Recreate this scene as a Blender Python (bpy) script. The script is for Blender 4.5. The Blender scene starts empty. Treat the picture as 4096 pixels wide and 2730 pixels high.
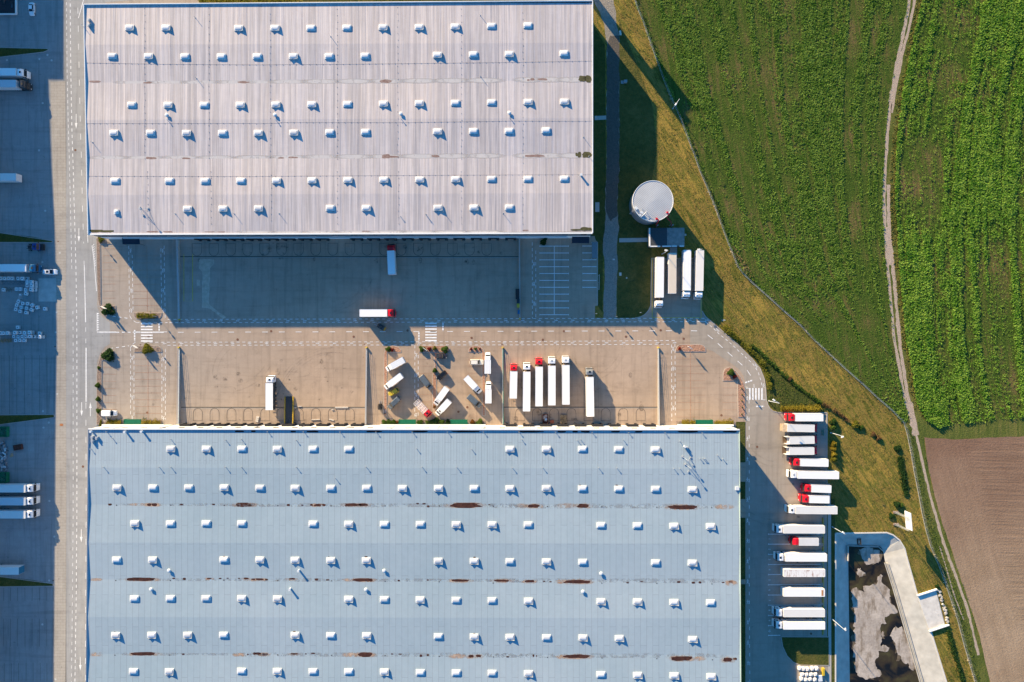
SUN_E=4.9; SUN_C=(1.0,.78,.48); SKY=.062; SKY_T=(.44,1.2,1.70); EXPO=1.36
import bpy, bmesh, math, random
import numpy as np
from mathutils import Vector, Matrix, noise as mnoise
from mathutils.geometry import tessellate_polygon
random.seed(7)
C = bpy.context.scene.collection
H = 240.0; S = 0.088; CX = 2048; CY = 1365
R_ = math.radians
def W(p, z=0.0):                       # photo point at height z -> world point
    k = S*(H-z)/H
    return Vector(((p[0]-CX)*k, (CY-p[1])*k, z))
RO = (0, 683, 1366, 2047)
def T(c, r, u, v): return (c*1024+u/2.297, RO[r]+v/2.297)
def TT(c, r, pts): return [T(c, r, u, v) for u, v in pts]
# ------------------------------------------------------------ materials
MC = {}
class NB:
    def __init__(s, name):
        s.m = bpy.data.materials.new(name); s.m.use_nodes = True
        s.nt = s.m.node_tree; s.b = s.nt.nodes['Principled BSDF']
        s.b.inputs['Specular IOR Level'].default_value = .25
        s.geo = s.nt.nodes.new('ShaderNodeNewGeometry'); s.tc = s.nt.nodes.new('ShaderNodeTexCoord')
        s.P = s.geo.outputs['Position']; s.O = s.tc.outputs['Object']
    def n(s, t, **kw):
        nd = s.nt.nodes.new(t)
        for k, v in kw.items(): setattr(nd, k, v)
        return nd
    def put(s, sock, v):
        if hasattr(v, 'node'): s.nt.links.new(v, sock)
        elif v is not None: sock.default_value = v
    def mapv(s, vec, scale=(1,1,1), rot=(0,0,0), loc=(0,0,0)):
        nd = s.n('ShaderNodeMapping'); s.put(nd.inputs['Vector'], vec)
        nd.inputs['Scale'].default_value = scale; nd.inputs['Rotation'].default_value = rot; nd.inputs['Location'].default_value = loc
        return nd.outputs[0]
    def noise(s, scale, detail=3, vec=None, rough=.55, dist=0):
        nd = s.n('ShaderNodeTexNoise'); s.put(nd.inputs['Vector'], vec if vec is not None else s.P)
        nd.inputs['Scale'].default_value = scale; nd.inputs['Detail'].default_value = detail
        nd.inputs['Roughness'].default_value = rough; nd.inputs['Distortion'].default_value = dist
        return nd.outputs['Fac']
    def ramp(s, fac, stops, interp='LINEAR'):
        nd = s.n('ShaderNodeValToRGB'); s.put(nd.inputs[0], fac); cr = nd.color_ramp; cr.interpolation = interp
        while len(cr.elements) < len(stops): cr.elements.new(.5)
        for e, (p, c) in zip(cr.elements, stops):
            e.position = p; e.color = (c, c, c, 1) if isinstance(c, (int, float)) else (*c, 1)
        return nd.outputs[0]
    def mix(s, fac, a, b, blend='MIX'):
        nd = s.n('ShaderNodeMix', data_type='RGBA', blend_type=blend)
        s.put(nd.inputs[0], fac)
        for i, v in ((6, a), (7, b)):
            s.put(nd.inputs[i], (*v, 1) if isinstance(v, tuple) and len(v) == 3 else v)
        return nd.outputs[2]
    def math(s, op, a, b=None, c=None):
        nd = s.n('ShaderNodeMath', operation=op); s.put(nd.inputs[0], a)
        if b is not None: s.put(nd.inputs[1], b)
        if c is not None: s.put(nd.inputs[2], c)
        return nd.outputs[0]
    def bump(s, h, strength=.5, dist=.1):
        nd = s.n('ShaderNodeBump'); s.put(nd.inputs['Height'], h)
        nd.inputs['Strength'].default_value = strength; nd.inputs['Distance'].default_value = dist
        s.nt.links.new(nd.outputs[0], s.b.inputs['Normal'])
    def out(s, col, rough=.85, metal=0, spec=None):
        s.put(s.b.inputs['Base Color'], (*col, 1) if isinstance(col, tuple) and len(col) == 3 else col)
        s.put(s.b.inputs['Roughness'], rough); s.b.inputs['Metallic'].default_value = metal
        if spec is not None: s.b.inputs['Specular IOR Level'].default_value = spec
        return s.m
def mat(name, col, rough=.6, metal=0, var=.12, scale=3.0, spec=.25, world=False):
    if name in MC: return MC[name]
    b = NB(name); f = b.noise(scale, 4, b.P if world else b.O)
    lo = tuple(c*(1-var) for c in col); hi = tuple(min(1, c*(1+var)) for c in col)
    b.out(b.ramp(f, [(.3, lo), (.7, hi)]), rough, metal, spec)
    MC[name] = b.m; return b.m
def leafmat(name, cols, rough=.75):
    if name in MC: return MC[name]
    b = NB(name); r = b.geo.outputs['Random Per Island']
    c = b.ramp(r, [(i/(len(cols)-1), k) for i, k in enumerate(cols)])
    c = b.mix(.55, c, b.ramp(b.noise(.35, 2), [(.3, cols[0]), (.7, cols[-1])]))
    b.out(c, rough, 0, .15)
    t = b.n('ShaderNodeBsdfTranslucent'); b.put(t.inputs[0], c); mx = b.n('ShaderNodeMixShader'); mx.inputs[0].default_value = .38
    b.nt.links.new(b.b.outputs[0], mx.inputs[1]); b.nt.links.new(t.outputs[0], mx.inputs[2]); b.nt.links.new(mx.outputs[0], b.nt.nodes['Material Output'].inputs[0])
    MC[name] = b.m; return b.m
def paving(name, c1, c2, joint=(1.2, .6), jstr=.10, spot=.35, tyre=.16, grain=.16, west=None):
    if name in MC: return MC[name]
    b = NB(name)
    c = b.ramp(b.noise(.035, 4), [(.32, c1), (.68, c2)])
    if west:
        sx = b.n('ShaderNodeSeparateXYZ'); b.put(sx.inputs[0], b.P)
        c = b.mix(b.ramp(b.math('ADD', b.math('MULTIPLY_ADD', sx.outputs[0], .009, 1.35), b.math('MULTIPLY', b.noise(.05, 3), .25)), [(.1, .85), (.85, 0)]), c, west)
    c = b.mix(1, c, b.ramp(b.noise(.4, 5, rough=.7), [(.25, 1-grain), (.75, 1.0)]), 'MULTIPLY')
    c = b.mix(1, c, b.ramp(b.noise(6, 3, rough=.8), [(.2, 1-grain*.8), (.8, 1.0)]), 'MULTIPLY')
    st = b.noise(.12, 4, b.mapv(b.P, (6, .35, 1)), dist=.6)
    c = b.mix(1, c, b.ramp(st, [(.5, 1.0), (.72, 1-tyre)]), 'MULTIPLY')
    st = b.noise(.1, 4, b.mapv(b.P, (.4, 5, 1), loc=(31, 7, 0)), dist=.9)
    c = b.mix(1, c, b.ramp(st, [(.52, 1.0), (.74, 1-tyre*.8)]), 'MULTIPLY')
    c = b.mix(1, c, b.ramp(b.noise(.55, 2, b.mapv(b.P, loc=(9, 3, 0))), [(.69, 1.0), (.78, 1-spot)]), 'MULTIPLY')
    c = b.mix(1, c, b.ramp(b.noise(.18, 5, b.mapv(b.P, loc=(77, 13, 0)), rough=.75), [(.55, 1.0), (.75, 1-spot*.55)]), 'MULTIPLY')
    if jstr <= 0: b.out(c, .9, 0, .2); b.bump(b.noise(9, 3), .25, .02); MC[name] = b.m; return b.m
    br = b.n('ShaderNodeTexBrick'); b.put(br.inputs['Vector'], b.P); br.inputs['Scale'].default_value = 1
    br.inputs['Brick Width'].default_value = joint[0]; br.inputs['Row Height'].default_value = joint[1]
    br.inputs['Mortar Size'].default_value = .045; br.inputs['Color1'].default_value = (1, 1, 1, 1)
    br.inputs['Color2'].default_value = (.965, .965, .965, 1); br.inputs['Mortar'].default_value = (1-jstr*3,)*3+(1,)
    c = b.mix(1, c, br.outputs[0], 'MULTIPLY')
    b.out(c, .9, 0, .2); b.bump(b.noise(9, 3), .25, .02)
    MC[name] = b.m; return b.m
def gravel(name, c1, c2, sc=7.0):
    if name in MC: return MC[name]
    b = NB(name); v = b.n('ShaderNodeTexVoronoi'); b.put(v.inputs['Vector'], b.P); v.inputs['Scale'].default_value = sc
    c = b.mix(b.math('MULTIPLY', b.noise(.9, 4), 1.0), c1, c2)
    c = b.mix(1, c, b.ramp(v.outputs['Color'], [(.1, .62), (.9, 1.0)]), 'MULTIPLY')
    b.out(c, .95, 0, .1); b.bump(v.outputs['Distance'], .8, .12); MC[name] = b.m; return b.m
def grassmat(name, cols, streak=None, bs=.6):
    if name in MC: return MC[name]
    b = NB(name)
    vec = b.P if streak is None else b.mapv(b.mapv(b.P, rot=(0, 0, R_(streak))), (.12, 1.2, 1))
    f = b.noise(.55, 6, vec, .7, .7)
    f = b.math('ADD', b.math('MULTIPLY', f, .5), b.math('MULTIPLY', b.noise(.06, 5, rough=.65), .5))
    c = b.ramp(f, [(.38+.24*i/(len(cols)-1), k) for i, k in enumerate(cols)])
    c = b.mix(1, c, b.ramp(b.noise(2.6, 5, rough=.8), [(.25, .5), (.72, 1.2)]), 'MULTIPLY')
    b.out(c, .95, 0, .1)
    h = b.math('ADD', b.noise(1.6, 6, rough=.75), b.math('MULTIPLY', b.noise(.4, 4, vec, .7), .8))
    b.bump(h, bs, .35); MC[name] = b.m; return b.m
# ------------------------------------------------------------ mesh builder
class MB:
    def __init__(s): s.v = []; s.f = []; s.mi = []; s.cur = 0
    def add(s, vs, fs):
        o = len(s.v); s.v += [tuple(v) for v in vs]
        for f in fs: s.f.append(tuple(i+o for i in f)); s.mi.append(s.cur)
        return s
    def box(s, x, y, z, sx, sy, sz, rz=0, tx=1.0, ty=1.0):      # centre x,y ; base z ; sizes ; top taper
        c, n = math.cos(rz), math.sin(rz); vs = []
        for k, (a, b_) in ((0, (1, 1)), (1, (tx, ty))):
            for dx, dy in ((-1, -1), (1, -1), (1, 1), (-1, 1)):
                px, py = dx*sx/2*a, dy*sy/2*b_
                vs.append((x+px*c-py*n, y+px*n+py*c, z+k*sz))
        return s.add(vs, [(3, 2, 1, 0), (4, 5, 6, 7), (0, 1, 5, 4), (1, 2, 6, 5), (2, 3, 7, 6), (3, 0, 4, 7)])
    def tube(s, p, q, r, n=8, r2=None):
        p, q = Vector(p), Vector(q); d = (q-p).normalized()
        a = d.orthogonal().normalized(); b_ = d.cross(a); r2 = r if r2 is None else r2; vs = []
        for c, rr in ((p, r), (q, r2)):
            for i in range(n):
                t = 2*math.pi*i/n; vs.append(c+(a*math.cos(t)+b_*math.sin(t))*rr)
        return s.add(vs, [tuple(range(n-1, -1, -1)), tuple(range(n, 2*n))]+[(i, (i+1) % n, n+(i+1) % n, n+i) for i in range(n)])
    def prism(s, pts, z0, z1):
        """pts: 2-D outline; solid between the heights (top and sides, bottom)"""
        a = sum(pts[i-1][0]*pts[i][1]-pts[i][0]*pts[i-1][1] for i in range(len(pts)))
        if a < 0: pts = pts[::-1]
        n = len(pts); v3 = [Vector((p[0], p[1], 0)) for p in pts]
        tri = tessellate_polygon([v3]); fs = []
        for t in tri:
            A, B, D = (v3[i] for i in t)
            t = t if (B-A).cross(D-A).z > 0 else t[::-1]
            fs.append(tuple(i+n for i in t)); fs.append(tuple(t[::-1]))
        fs += [(i, (i+1) % n, n+(i+1) % n, n+i) for i in range(n)]
        return s.add([(p[0], p[1], z0) for p in pts]+[(p[0], p[1], z1) for p in pts], fs)
    def sheet(s, pts, z, holes=()):
        loops = [[Vector((p[0], p[1], 0)) for p in l] for l in [pts]+list(holes)]
        flat = [v for l in loops for v in l]; fs = []
        for t in tessellate_polygon(loops):
            A, B, D = (flat[i] for i in t)
            fs.append(tuple(t) if (B-A).cross(D-A).z > 0 else tuple(t[::-1]))
        return s.add([(v.x, v.y, z) for v in flat], fs)
    def strip(s, pts, w, z):            # flat ribbon along world 2-D points
        L = []; Rr = []; n = len(pts)
        for i, p in enumerate(pts):
            a = Vector(pts[max(0, i-1)][:2]); b_ = Vector(pts[min(n-1, i+1)][:2]); d = (b_-a).normalized(); m = Vector((-d.y, d.x))*w/2
            L.append((p[0]+m.x, p[1]+m.y, z)); Rr.append((p[0]-m.x, p[1]-m.y, z))
        return s.add(L+Rr, [(i+n, i+1+n, i+1, i) for i in range(n-1)])
    def wallrun(s, pts, w, z0, z1):     # solid wall along world 2-D points (per-point z1 allowed)
        n = len(pts); zt = z1 if isinstance(z1, (list, tuple)) else [z1]*n
        for i in range(n-1):
            a = Vector(pts[i][:2]); b_ = Vector(pts[i+1][:2]); d = (b_-a).normalized(); m = Vector((-d.y, d.x))*w/2
            q = [a-m, b_-m, b_+m, a+m]; t = [zt[i], zt[i+1], zt[i+1], zt[i]]
            s.add([(p.x, p.y, z0) for p in q]+[(p.x, p.y, t[j]) for j, p in enumerate(q)],
                  [(3, 2, 1, 0), (4, 5, 6, 7), (0, 1, 5, 4), (1, 2, 6, 5), (2, 3, 7, 6), (3, 0, 4, 7)])
        return s
    def loft(s, secs):                  # list of equal-length loops
        n = len(secs[0]); vs = [p for q in secs for p in q]; fs = [tuple(range(n-1, -1, -1)), tuple(range((len(secs)-1)*n, len(secs)*n))]
        for k in range(len(secs)-1):
            fs += [(k*n+i, k*n+(i+1) % n, (k+1)*n+(i+1) % n, (k+1)*n+i) for i in range(n)]
        return s.add(vs, fs)
    def dome(s, x, y, z, rx, ry, rz, nu=10, nv=4):
        vs = []; fs = []
        for j in range(nv):
            t = math.pi/2*j/nv
            for i in range(nu):
                a = 2*math.pi*i/nu; vs.append((x+rx*math.cos(t)*math.cos(a), y+ry*math.cos(t)*math.sin(a), z+rz*math.sin(t)))
        vs.append((x, y, z+rz))
        for j in range(nv-1):
            fs += [(j*nu+i, j*nu+(i+1) % nu, (j+1)*nu+(i+1) % nu, (j+1)*nu+i) for i in range(nu)]
        fs += [((nv-1)*nu+i, (nv-1)*nu+(i+1) % nu, nv*nu) for i in range(nu)]; fs.append(tuple(range(nu-1, -1, -1)))
        return s.add(vs, fs)
    def mesh(s, name, mats, smooth=False):
        me = bpy.data.meshes.new(name); me.from_pydata(s.v, [], s.f)
        for m in (mats if isinstance(mats, (list, tuple)) else [mats]): me.materials.append(m)
        me.polygons.foreach_set('material_index', s.mi)
        if smooth: me.polygons.foreach_set('use_smooth', [True]*len(s.f))
        bm = bmesh.new(); bm.from_mesh(me); bmesh.ops.recalc_face_normals(bm, faces=bm.faces) if not getattr(s, 'flat', False) else None
        bm.to_mesh(me); bm.free(); return me
    def build(s, name, mats, parent=None, smooth=False):
        return link(name, s.mesh(name, mats, smooth), parent)
def FB():
    m = MB(); m.flat = True; return m
def link(name, me, parent=None, loc=None, rz=None):
    o = bpy.data.objects.new(name, me); C.objects.link(o)
    if parent: o.parent = parent
    if loc is not None: o.location = loc
    if rz is not None: o.rotation_euler = (0, 0, rz)
    return o
def tag(o, label=None, cat=None, group=None, kind=None):
    if label: o['label'] = label
    if cat: o['category'] = cat
    if group: o['group'] = group
    if kind: o['kind'] = kind
    return o
def thing(name, label, cat, loc=(0, 0, 0), rz=0, group=None):
    o = bpy.data.objects.new(name, None); C.objects.link(o); o.empty_display_size = .5
    o.location = loc; o.rotation_euler = (0, 0, rz); return tag(o, label, cat, group)
def struct(name, mb, mats): return tag(mb.build(name, mats), kind='structure')
MESH = {}
def part(name, key, fn, mats, parent, loc=None, rz=None, smooth=False):
    """a part whose mesh is shared between copies of the same kind"""
    k = (name, key)
    if k not in MESH: mb = MB(); fn(mb); MESH[k] = mb.mesh(name, mats, smooth)
    return link(name, MESH[k], parent, loc, rz)
def npmesh(name, V, F4, m):
    me = bpy.data.meshes.new(name); n = len(F4); k = F4.shape[1]
    me.vertices.add(len(V)); me.vertices.foreach_set('co', V.astype(np.float32).ravel())
    me.loops.add(n*k); me.loops.foreach_set('vertex_index', F4.astype(np.int32).ravel())
    me.polygons.add(n); me.polygons.foreach_set('loop_start', np.arange(0, n*k, k, dtype=np.int32))
    try: me.polygons.foreach_set('loop_total', np.full(n, k, dtype=np.int32))
    except Exception: pass
    me.update(calc_edges=True); me.materials.append(m); return me
rng = np.random.default_rng(5)
def vnoise(x, y, seed=0):
    xi = np.floor(x).astype(np.int64); yi = np.floor(y).astype(np.int64); fx = x-xi; fy = y-yi
    def h(a, b):
        n = (a*374761393+b*668265263+seed*1442695041) & 0xffffffff
        n = ((n ^ (n >> 13))*1274126177) & 0xffffffff
        return ((n ^ (n >> 16)) & 0xffff)/65535.0
    u = fx*fx*(3-2*fx); v = fy*fy*(3-2*fy)
    return (h(xi, yi)*(1-u)+h(xi+1, yi)*u)*(1-v)+(h(xi, yi+1)*(1-u)+h(xi+1, yi+1)*u)*v
def inpoly(x, y, poly):
    r = np.zeros(len(x), bool); n = len(poly); j = n-1
    for i in range(n):
        xi, yi = poly[i][:2]; xj, yj = poly[j][:2]
        if yi != yj:
            r ^= ((yi > y) != (yj > y)) & (x < (xj-xi)*(y-yi)/(yj-yi)+xi)
        j = i
    return r
def leaves(P, size, per, up=.7, spread=.3, zs=.3, elong=1.6):
    """quads scattered round points P (n,3): returns V, F"""
    n = len(P)*per; c = np.repeat(P, per, 0)+rng.normal(0, 1, (n, 3))*np.array([spread, spread, zs])
    sz = np.repeat(np.broadcast_to(size, (len(P),)), per)*rng.uniform(.6, 1.25, n)
    d = rng.normal(0, 1, (n, 3)); d[:, 2] = np.abs(d[:, 2])+up; d /= np.linalg.norm(d, axis=1)[:, None]
    a = np.cross(d, rng.normal(0, 1, (n, 3))); a /= np.linalg.norm(a, axis=1)[:, None]+1e-9; b = np.cross(d, a)
    a *= (sz*.5*elong)[:, None]; b *= (sz*.5)[:, None]
    V = np.stack([c-a, c-b*.9, c+a, c+b*.9], 1).reshape(-1, 3)
    return V, np.arange(n*4).reshape(n, 4)
def wob(pts, amp=.25, step=1.2, seed=0, closed=True):
    out = []; n = len(pts)
    for i in range(n if closed else n-1):
        a = Vector(pts[i][:2]); b = Vector(pts[(i+1) % n][:2]); L = (b-a).length; m = max(1, int(L/step))
        for k in range(m):
            p = a.lerp(b, k/m); w = Vector(mnoise.noise_vector(Vector((p.x*.45, p.y*.45, seed*7.3))))
            w2 = Vector(mnoise.noise_vector(Vector((p.x*1.35, p.y*1.35, seed*3.1))))
            out.append((p.x+w.x*amp+w2.x*amp*.5, p.y+w.y*amp+w2.y*amp*.5))
    if not closed: out.append(tuple(pts[-1][:2]))
    return out
def smoothline(pts, it=2):
    for _ in range(it):
        q = [pts[0]]
        for i in range(len(pts)-1):
            a, b = pts[i], pts[i+1]
            q += [(a[0]*.75+b[0]*.25, a[1]*.75+b[1]*.25), (a[0]*.25+b[0]*.75, a[1]*.25+b[1]*.75)]
        pts = q+[pts[-1]]
    return pts
def G(pts, z=0): return [tuple(W(p, z)[:2]) for p in pts]
ORD = ['first', 'second', 'third', 'fourth', 'fifth', 'sixth', 'seventh', 'eighth', 'ninth', 'tenth']
# ------------------------------------------------------------ camera, sun, sky
cam = bpy.data.cameras.new('camera'); co = bpy.data.objects.new('camera', cam); C.objects.link(co)
co.location = (0, 0, H); co.rotation_euler = (0, 0, 0); cam.sensor_width = 36; cam.lens = 36*H/(4096*S)
cam.clip_start = 1; cam.clip_end = 5000; bpy.context.scene.camera = co
EL = R_(16.6); AZ = (0.605, -0.796)
sun = bpy.data.lights.new('sun', 'SUN'); so = bpy.data.objects.new('sun', sun); C.objects.link(so)
sun.energy = SUN_E; sun.angle = R_(.55); sun.color = SUN_C
d = Vector((AZ[0]*math.cos(EL), AZ[1]*math.cos(EL), -math.sin(EL)))
so.rotation_euler = d.to_track_quat('-Z', 'Y').to_euler(); so.location = (-150, 200, 150)
w = bpy.data.worlds.new('World'); bpy.context.scene.world = w; w.use_nodes = True
sk = w.node_tree.nodes.new('ShaderNodeTexSky'); sk.sky_type = 'NISHITA'; sk.sun_disc = False
sk.sun_elevation = EL; sk.sun_rotation = math.atan2(-AZ[0], -AZ[1]); sk.air_density = 1.0; sk.dust_density = .3; sk.ozone_density = 2.5
bg = w.node_tree.nodes['Background']; bg.inputs[1].default_value = SKY
tn = w.node_tree.nodes.new('ShaderNodeMix'); tn.data_type = 'RGBA'; tn.blend_type = 'MULTIPLY'; tn.inputs[0].default_value = 1; tn.inputs[7].default_value = (*SKY_T, 1)
w.node_tree.links.new(sk.outputs[0], tn.inputs[6]); w.node_tree.links.new(tn.outputs[2], bg.inputs[0])
vs = bpy.context.scene.view_settings; vs.view_transform = 'Standard'; vs.look = 'None'; vs.exposure = EXPO; vs.gamma = 1
# ============================================================ THE SETTING
TAN1, TAN2 = (.415, .312, .228), (.515, .384, .284)
m_yard = paving('paver_yard', TAN1, TAN2, jstr=0, tyre=.20, spot=.4, west=(.41, .37, .33))
m_road = paving('asphalt_road', (.375, .375, .37), (.45, .445, .435), joint=(40, 40), jstr=.02)
m_west = paving('concrete_west', (.32, .32, .31), (.40, .395, .38), joint=(3, 3), jstr=.03, tyre=.22)
m_eroad = paving('east_road', (.38, .325, .265), (.44, .38, .315), joint=(60, 60), jstr=.01)
m_strip = paving('sunlit_pavers', (.43, .39, .34), (.50, .46, .40), joint=(2, 1), jstr=.09)
m_path = gravel('gravel_path', (.27, .24, .20), (.42, .37, .31), 5)
m_kerb = mat('kerb_concrete', (.42, .39, .35), .9, world=True)
m_bedred = gravel('red_gravel', (.42, .22, .14), (.55, .33, .23), 3.2)
m_bedbrown = gravel('brown_mulch', (.26, .19, .15), (.40, .30, .24), 3.2)
m_white = mat('white_paint', (.80, .79, .77), .8, var=.14, scale=1.2, world=True)
m_faded = mat('faded_paint', (.58, .54, .50), .9, var=.2, scale=1.5, world=True)
m_yel = mat('yellow_paint', (.62, .45, .06), .8, var=.2, world=True)
m_redline = mat('red_pavers', (.43, .24, .15), .9, var=.25, world=True)
m_dark = mat('dark_iron', (.05, .045, .045), .8)
m_seam = mat('dark_joint', (.10, .085, .07), .9, world=True)
BASIN_O = TT(3, 3, [(620, 2050), (620, 1000), (620, 200), (900, 196), (1090, 193), (1150, 215), (1210, 265), (1255, 340), (1270, 400), (1370, 760), (1500, 1110), (1640, 1568), (1780, 2050)])
BASIN_I = TT(3, 3, [(757, 2000), (745, 1000), (735, 310), (890, 315), (1010, 320), (1032, 322), (1050, 345), (1062, 385), (1075, 460), (1150, 700), (1245, 1030), (1400, 1568), (1530, 2000)])
m_ochre = grassmat('mown_dry_grass', [(.085, .10, .018), (.16, .145, .027), (.30, .20, .052), (.125, .135, .024), (.38, .255, .055), (.26, .185, .044)], streak=57, bs=.75)
m_lawn = grassmat('lawn_grass', [(.05, .07, .018), (.085, .095, .024), (.13, .115, .034)], bs=.7)
m_lawnN = grassmat('lawn_north', [(.06, .075, .02), (.11, .105, .028), (.18, .14, .042)], bs=.7)
m_verge = grassmat('green_verge', [(.07, .10, .02), (.115, .135, .03), (.19, .17, .05)], streak=90, bs=.8)
m_soil = grassmat('field_soil', [(.045, .080, .012), (.065, .105, .016), (.10, .11, .026), (.17, .125, .048)], streak=80, bs=.8)
g = FB(); B = 900
g.sheet([(-B, -B), (B, -B), (B, B), (-B, B)], 0, [G(BASIN_O)])
struct('ground', g, m_ochre)
# paved sheets
OUT_E = TT(2, 1, [(1745, 805), (1745, 1290), (1780, 1345), (1830, 1385), (1960, 1500), (2040, 1568)])+TT(2, 2, [(2070, 25), (2130, 85), (2210, 165), (2280, 250), (2318, 345), (2330, 430), (2337, 540)])+TT(3, 2, [(0, 585), (18, 618), (45, 640), (90, 653), (543, 655)])
YARD = [(-900, -900), (800, -900), (800, 500), (2340, 500), (2340, 945), (2378, 945), (2383, 962), (2392, 970), (2390, 1223), (2380, 1225), (2380, 1273), (2540, 1273), (2570, 1267), (2592, 1247), (2603, 1223), (2606, 1034)]+OUT_E+[(3308, 2547), (3316, 2547), (3322, 2730), (3340, 3300), (-900, 3300)]
g = FB(); g.sheet(G(YARD), .02); struct('paved_yard', g, m_yard)
EROAD = [(2760, 1300)]+OUT_E[2:]+[(3308, 2547), (3316, 2547), (3322, 2730), (3340, 3300), (2982, 3300), (2982, 1552), (2979, 1530), (2974, 1503), (2956, 1478), (2925, 1455), (2850, 1405), (2790, 1384), (2760, 1380)]
g = FB(); g.sheet(G(EROAD), .03); struct('east_road', g, m_eroad)
g = FB(); g.sheet(G([(265, -900), (800, -900), (800, -20), (420, 10), (420, 940), (395, 960), (388, 1225), (400, 1260), (430, 1283), (440, 1290), (440, 1375), (420, 1388), (400, 1415), (388, 1450), (386, 1700), (420, 1705), (420, 3300), (262, 3300)]), .03)
struct('west_road', g, m_road)
g = FB(); g.sheet(G([(-900, -900), (265, -900), (265, 3300), (-900, 3300)]), .03); struct('west_yard', g, m_west)
g = FB()
g.sheet(G([(203, 330), (262, 326), (265, 780), (265, 1366), (266, 2048), (262, 2900), (212, 2900), (222, 2048), (226, 1366), (218, 900), (212, 683)]), .04)  # pavers painted paler where sun reaches past the west warehouse shadow
struct('sunlit_paving_strip', g, m_strip)
g = FB()
g.sheet(G(TT(0, 1, [(355, 992), (515, 990), (515, 1204), (355, 1204)])), .045); struct('concrete_slab', g, mat('slab', (.50, .47, .43), .9, world=True, scale=.6))
# gravel path, small walks, lawns
PATH = TT(2, 0, [(740, -120), (930, -120), (935, 40), (958, 130), (962, 230), (985, 330), (985, 1568)])+TT(2, 1, [(975, 100), (965, 330), (985, 520), (965, 700), (970, 900), (958, 1100), (962, 1357), (840, 1357), (845, 1000), (850, 880), (838, 760), (842, 600), (860, 450), (862, 200)])+TT(2, 0, [(868, 1568), (872, 420), (850, 230), (800, 110), (760, 40)])
g = FB(); g.sheet(wob(G(PATH), .35, 1.0, 3), .012); struct('gravel_path', g, m_path)
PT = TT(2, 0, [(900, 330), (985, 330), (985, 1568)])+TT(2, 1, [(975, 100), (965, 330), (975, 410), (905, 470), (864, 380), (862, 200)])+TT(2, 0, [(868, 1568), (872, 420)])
g = FB(); g.sheet(wob(G(PT), .5, .9, 31), .016); struct('shaded_gravel_path', g, gravel('shaded_gravel', (.11, .10, .085), (.18, .155, .13), 6))  # path gravel painted darker along the stretch the north warehouse shades
g = FB()
g.sheet(G(TT(2, 1, [(985, 622), (1255, 618), (1255, 655), (985, 660)])), .016)
g.sheet(G(TT(2, 1, [(1450, 700), (1517, 700), (1517, 806), (1450, 806)])), .016)
g.sheet(G(TT(2, 0, [(760, 1068), (866, 1064), (866, 1100), (760, 1106)])), .016)
g.sheet(G(TT(2, 1, [(765, 292), (803, 292), (803, 380), (765, 380)])), .016)
struct('footpath', g, m_kerb)
g = FB()
LAWN_N = TT(2, 1, [(985, -1400), (1290, -600), (1330, -200), (1290, 100), (1280, 800), (1283, 1230), (1255, 1285), (1205, 1330), (1135, 1352), (965, 1355), (962, 900), (975, 0)])
g.sheet(wob(G(LAWN_N), .4, 2, 4), .008)
struct('lawn', g, m_lawnN); g = FB()
g.sheet(G([(2330, 30), (2420, 180), (2424, 800), (2420, 930), (2412, 1000), (2410, 1250), (2392, 1225), (2394, 970), (2350, 960)]), .007)
LAWN_C = TT(2, 2, [(2055, -20), (2140, 70), (2225, 160), (2300, 250), (2345, 345), (2345, 540)])+TT(3, 2, [(10, 590), (45, 630), (95, 645), (545, 648), (480, 560), (300, 430), (160, 330), (40, 215), (-150, 60)])
g.sheet(wob(G(LAWN_C), .3, 2, 5), .008)
g.sheet(G([(3315, 1990), (3340, 2000), (3345, 3000), (3325, 3000), (3322, 2545), (3316, 2130)]), .009)
struct('lawn', g, m_lawn)
g = FB()
for q in [TT(0, 0, [(-400, 438), (0, 440), (430, 450), (450, 462), (400, 482), (0, 528), (-400, 560)]), TT(0, 1, [(-400, 530), (0, 572), (300, 610), (475, 645), (488, 655), (475, 661), (-400, 660)]),
          TT(0, 2, [(-400, 677), (490, 673), (502, 682), (498, 700), (400, 712), (0, 765), (-400, 800)]), TT(0, 3, [(-400, 560), (0, 597), (300, 630), (488, 662), (490, 684), (300, 690), (-400, 690)])]:
    g.prism(G(q), .02, .10)
LAWN_S = TT(3, 3, [(120, 1150), (558, 1152), (560, 1412), (300, 1410), (230, 1382), (175, 1325), (135, 1240)])
g.prism(G(LAWN_S), .02, .12)
for y0, y1 in ((1688, 1850), (1928, 1997), (2072, 2318), (2338, 3300)): g.prism(G([(2944, y0), (2981, y0), (2981, y1), (2944, y1)]), .02, .10)
struct('lawn_beds', g, m_lawn)
# kerbs
g = MB()
g.wallrun(G(OUT_E[1:]), .22, 0, .14)
g.wallrun(G([(3308, 1651), (3308, 1936)]), .22, 0, .14)
g.wallrun(G([(2603, 1223), (2606, 1034), (2808, 1034)]), .2, 0, .12)
g.wallrun(smoothline(G([(2540, 1273), (2570, 1267), (2592, 1247), (2603, 1223)])), .22, 0, .13)
g.wallrun(G([(2390, 970), (2390, 1223)]), .2, 0, .12)
for q in (TT(0, 0, [(0, 440), (430, 450), (450, 462), (400, 482), (0, 528)]), TT(0, 1, [(0, 572), (475, 645), (488, 655), (475, 661), (0, 660)]), TT(0, 2, [(0, 677), (490, 673), (502, 682), (498, 700), (0, 765)]), TT(0, 3, [(0, 597), (488, 662), (490, 684), (0, 690)])):
    g.wallrun(G(q), .18, .03, .15)
g.wallrun(G(LAWN_S+LAWN_S[:1]), .18, .03, .15)
struct('kerb', g, m_kerb)
g = FB()
CH = TT(3, 2, [(545, 1310), (552, 1568)])
g.sheet(G([(3310, 1936), (3320, 1936), (3324, 2047), (3326, 3200), (3313, 3200), (3311, 2047)]), .05)
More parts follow.
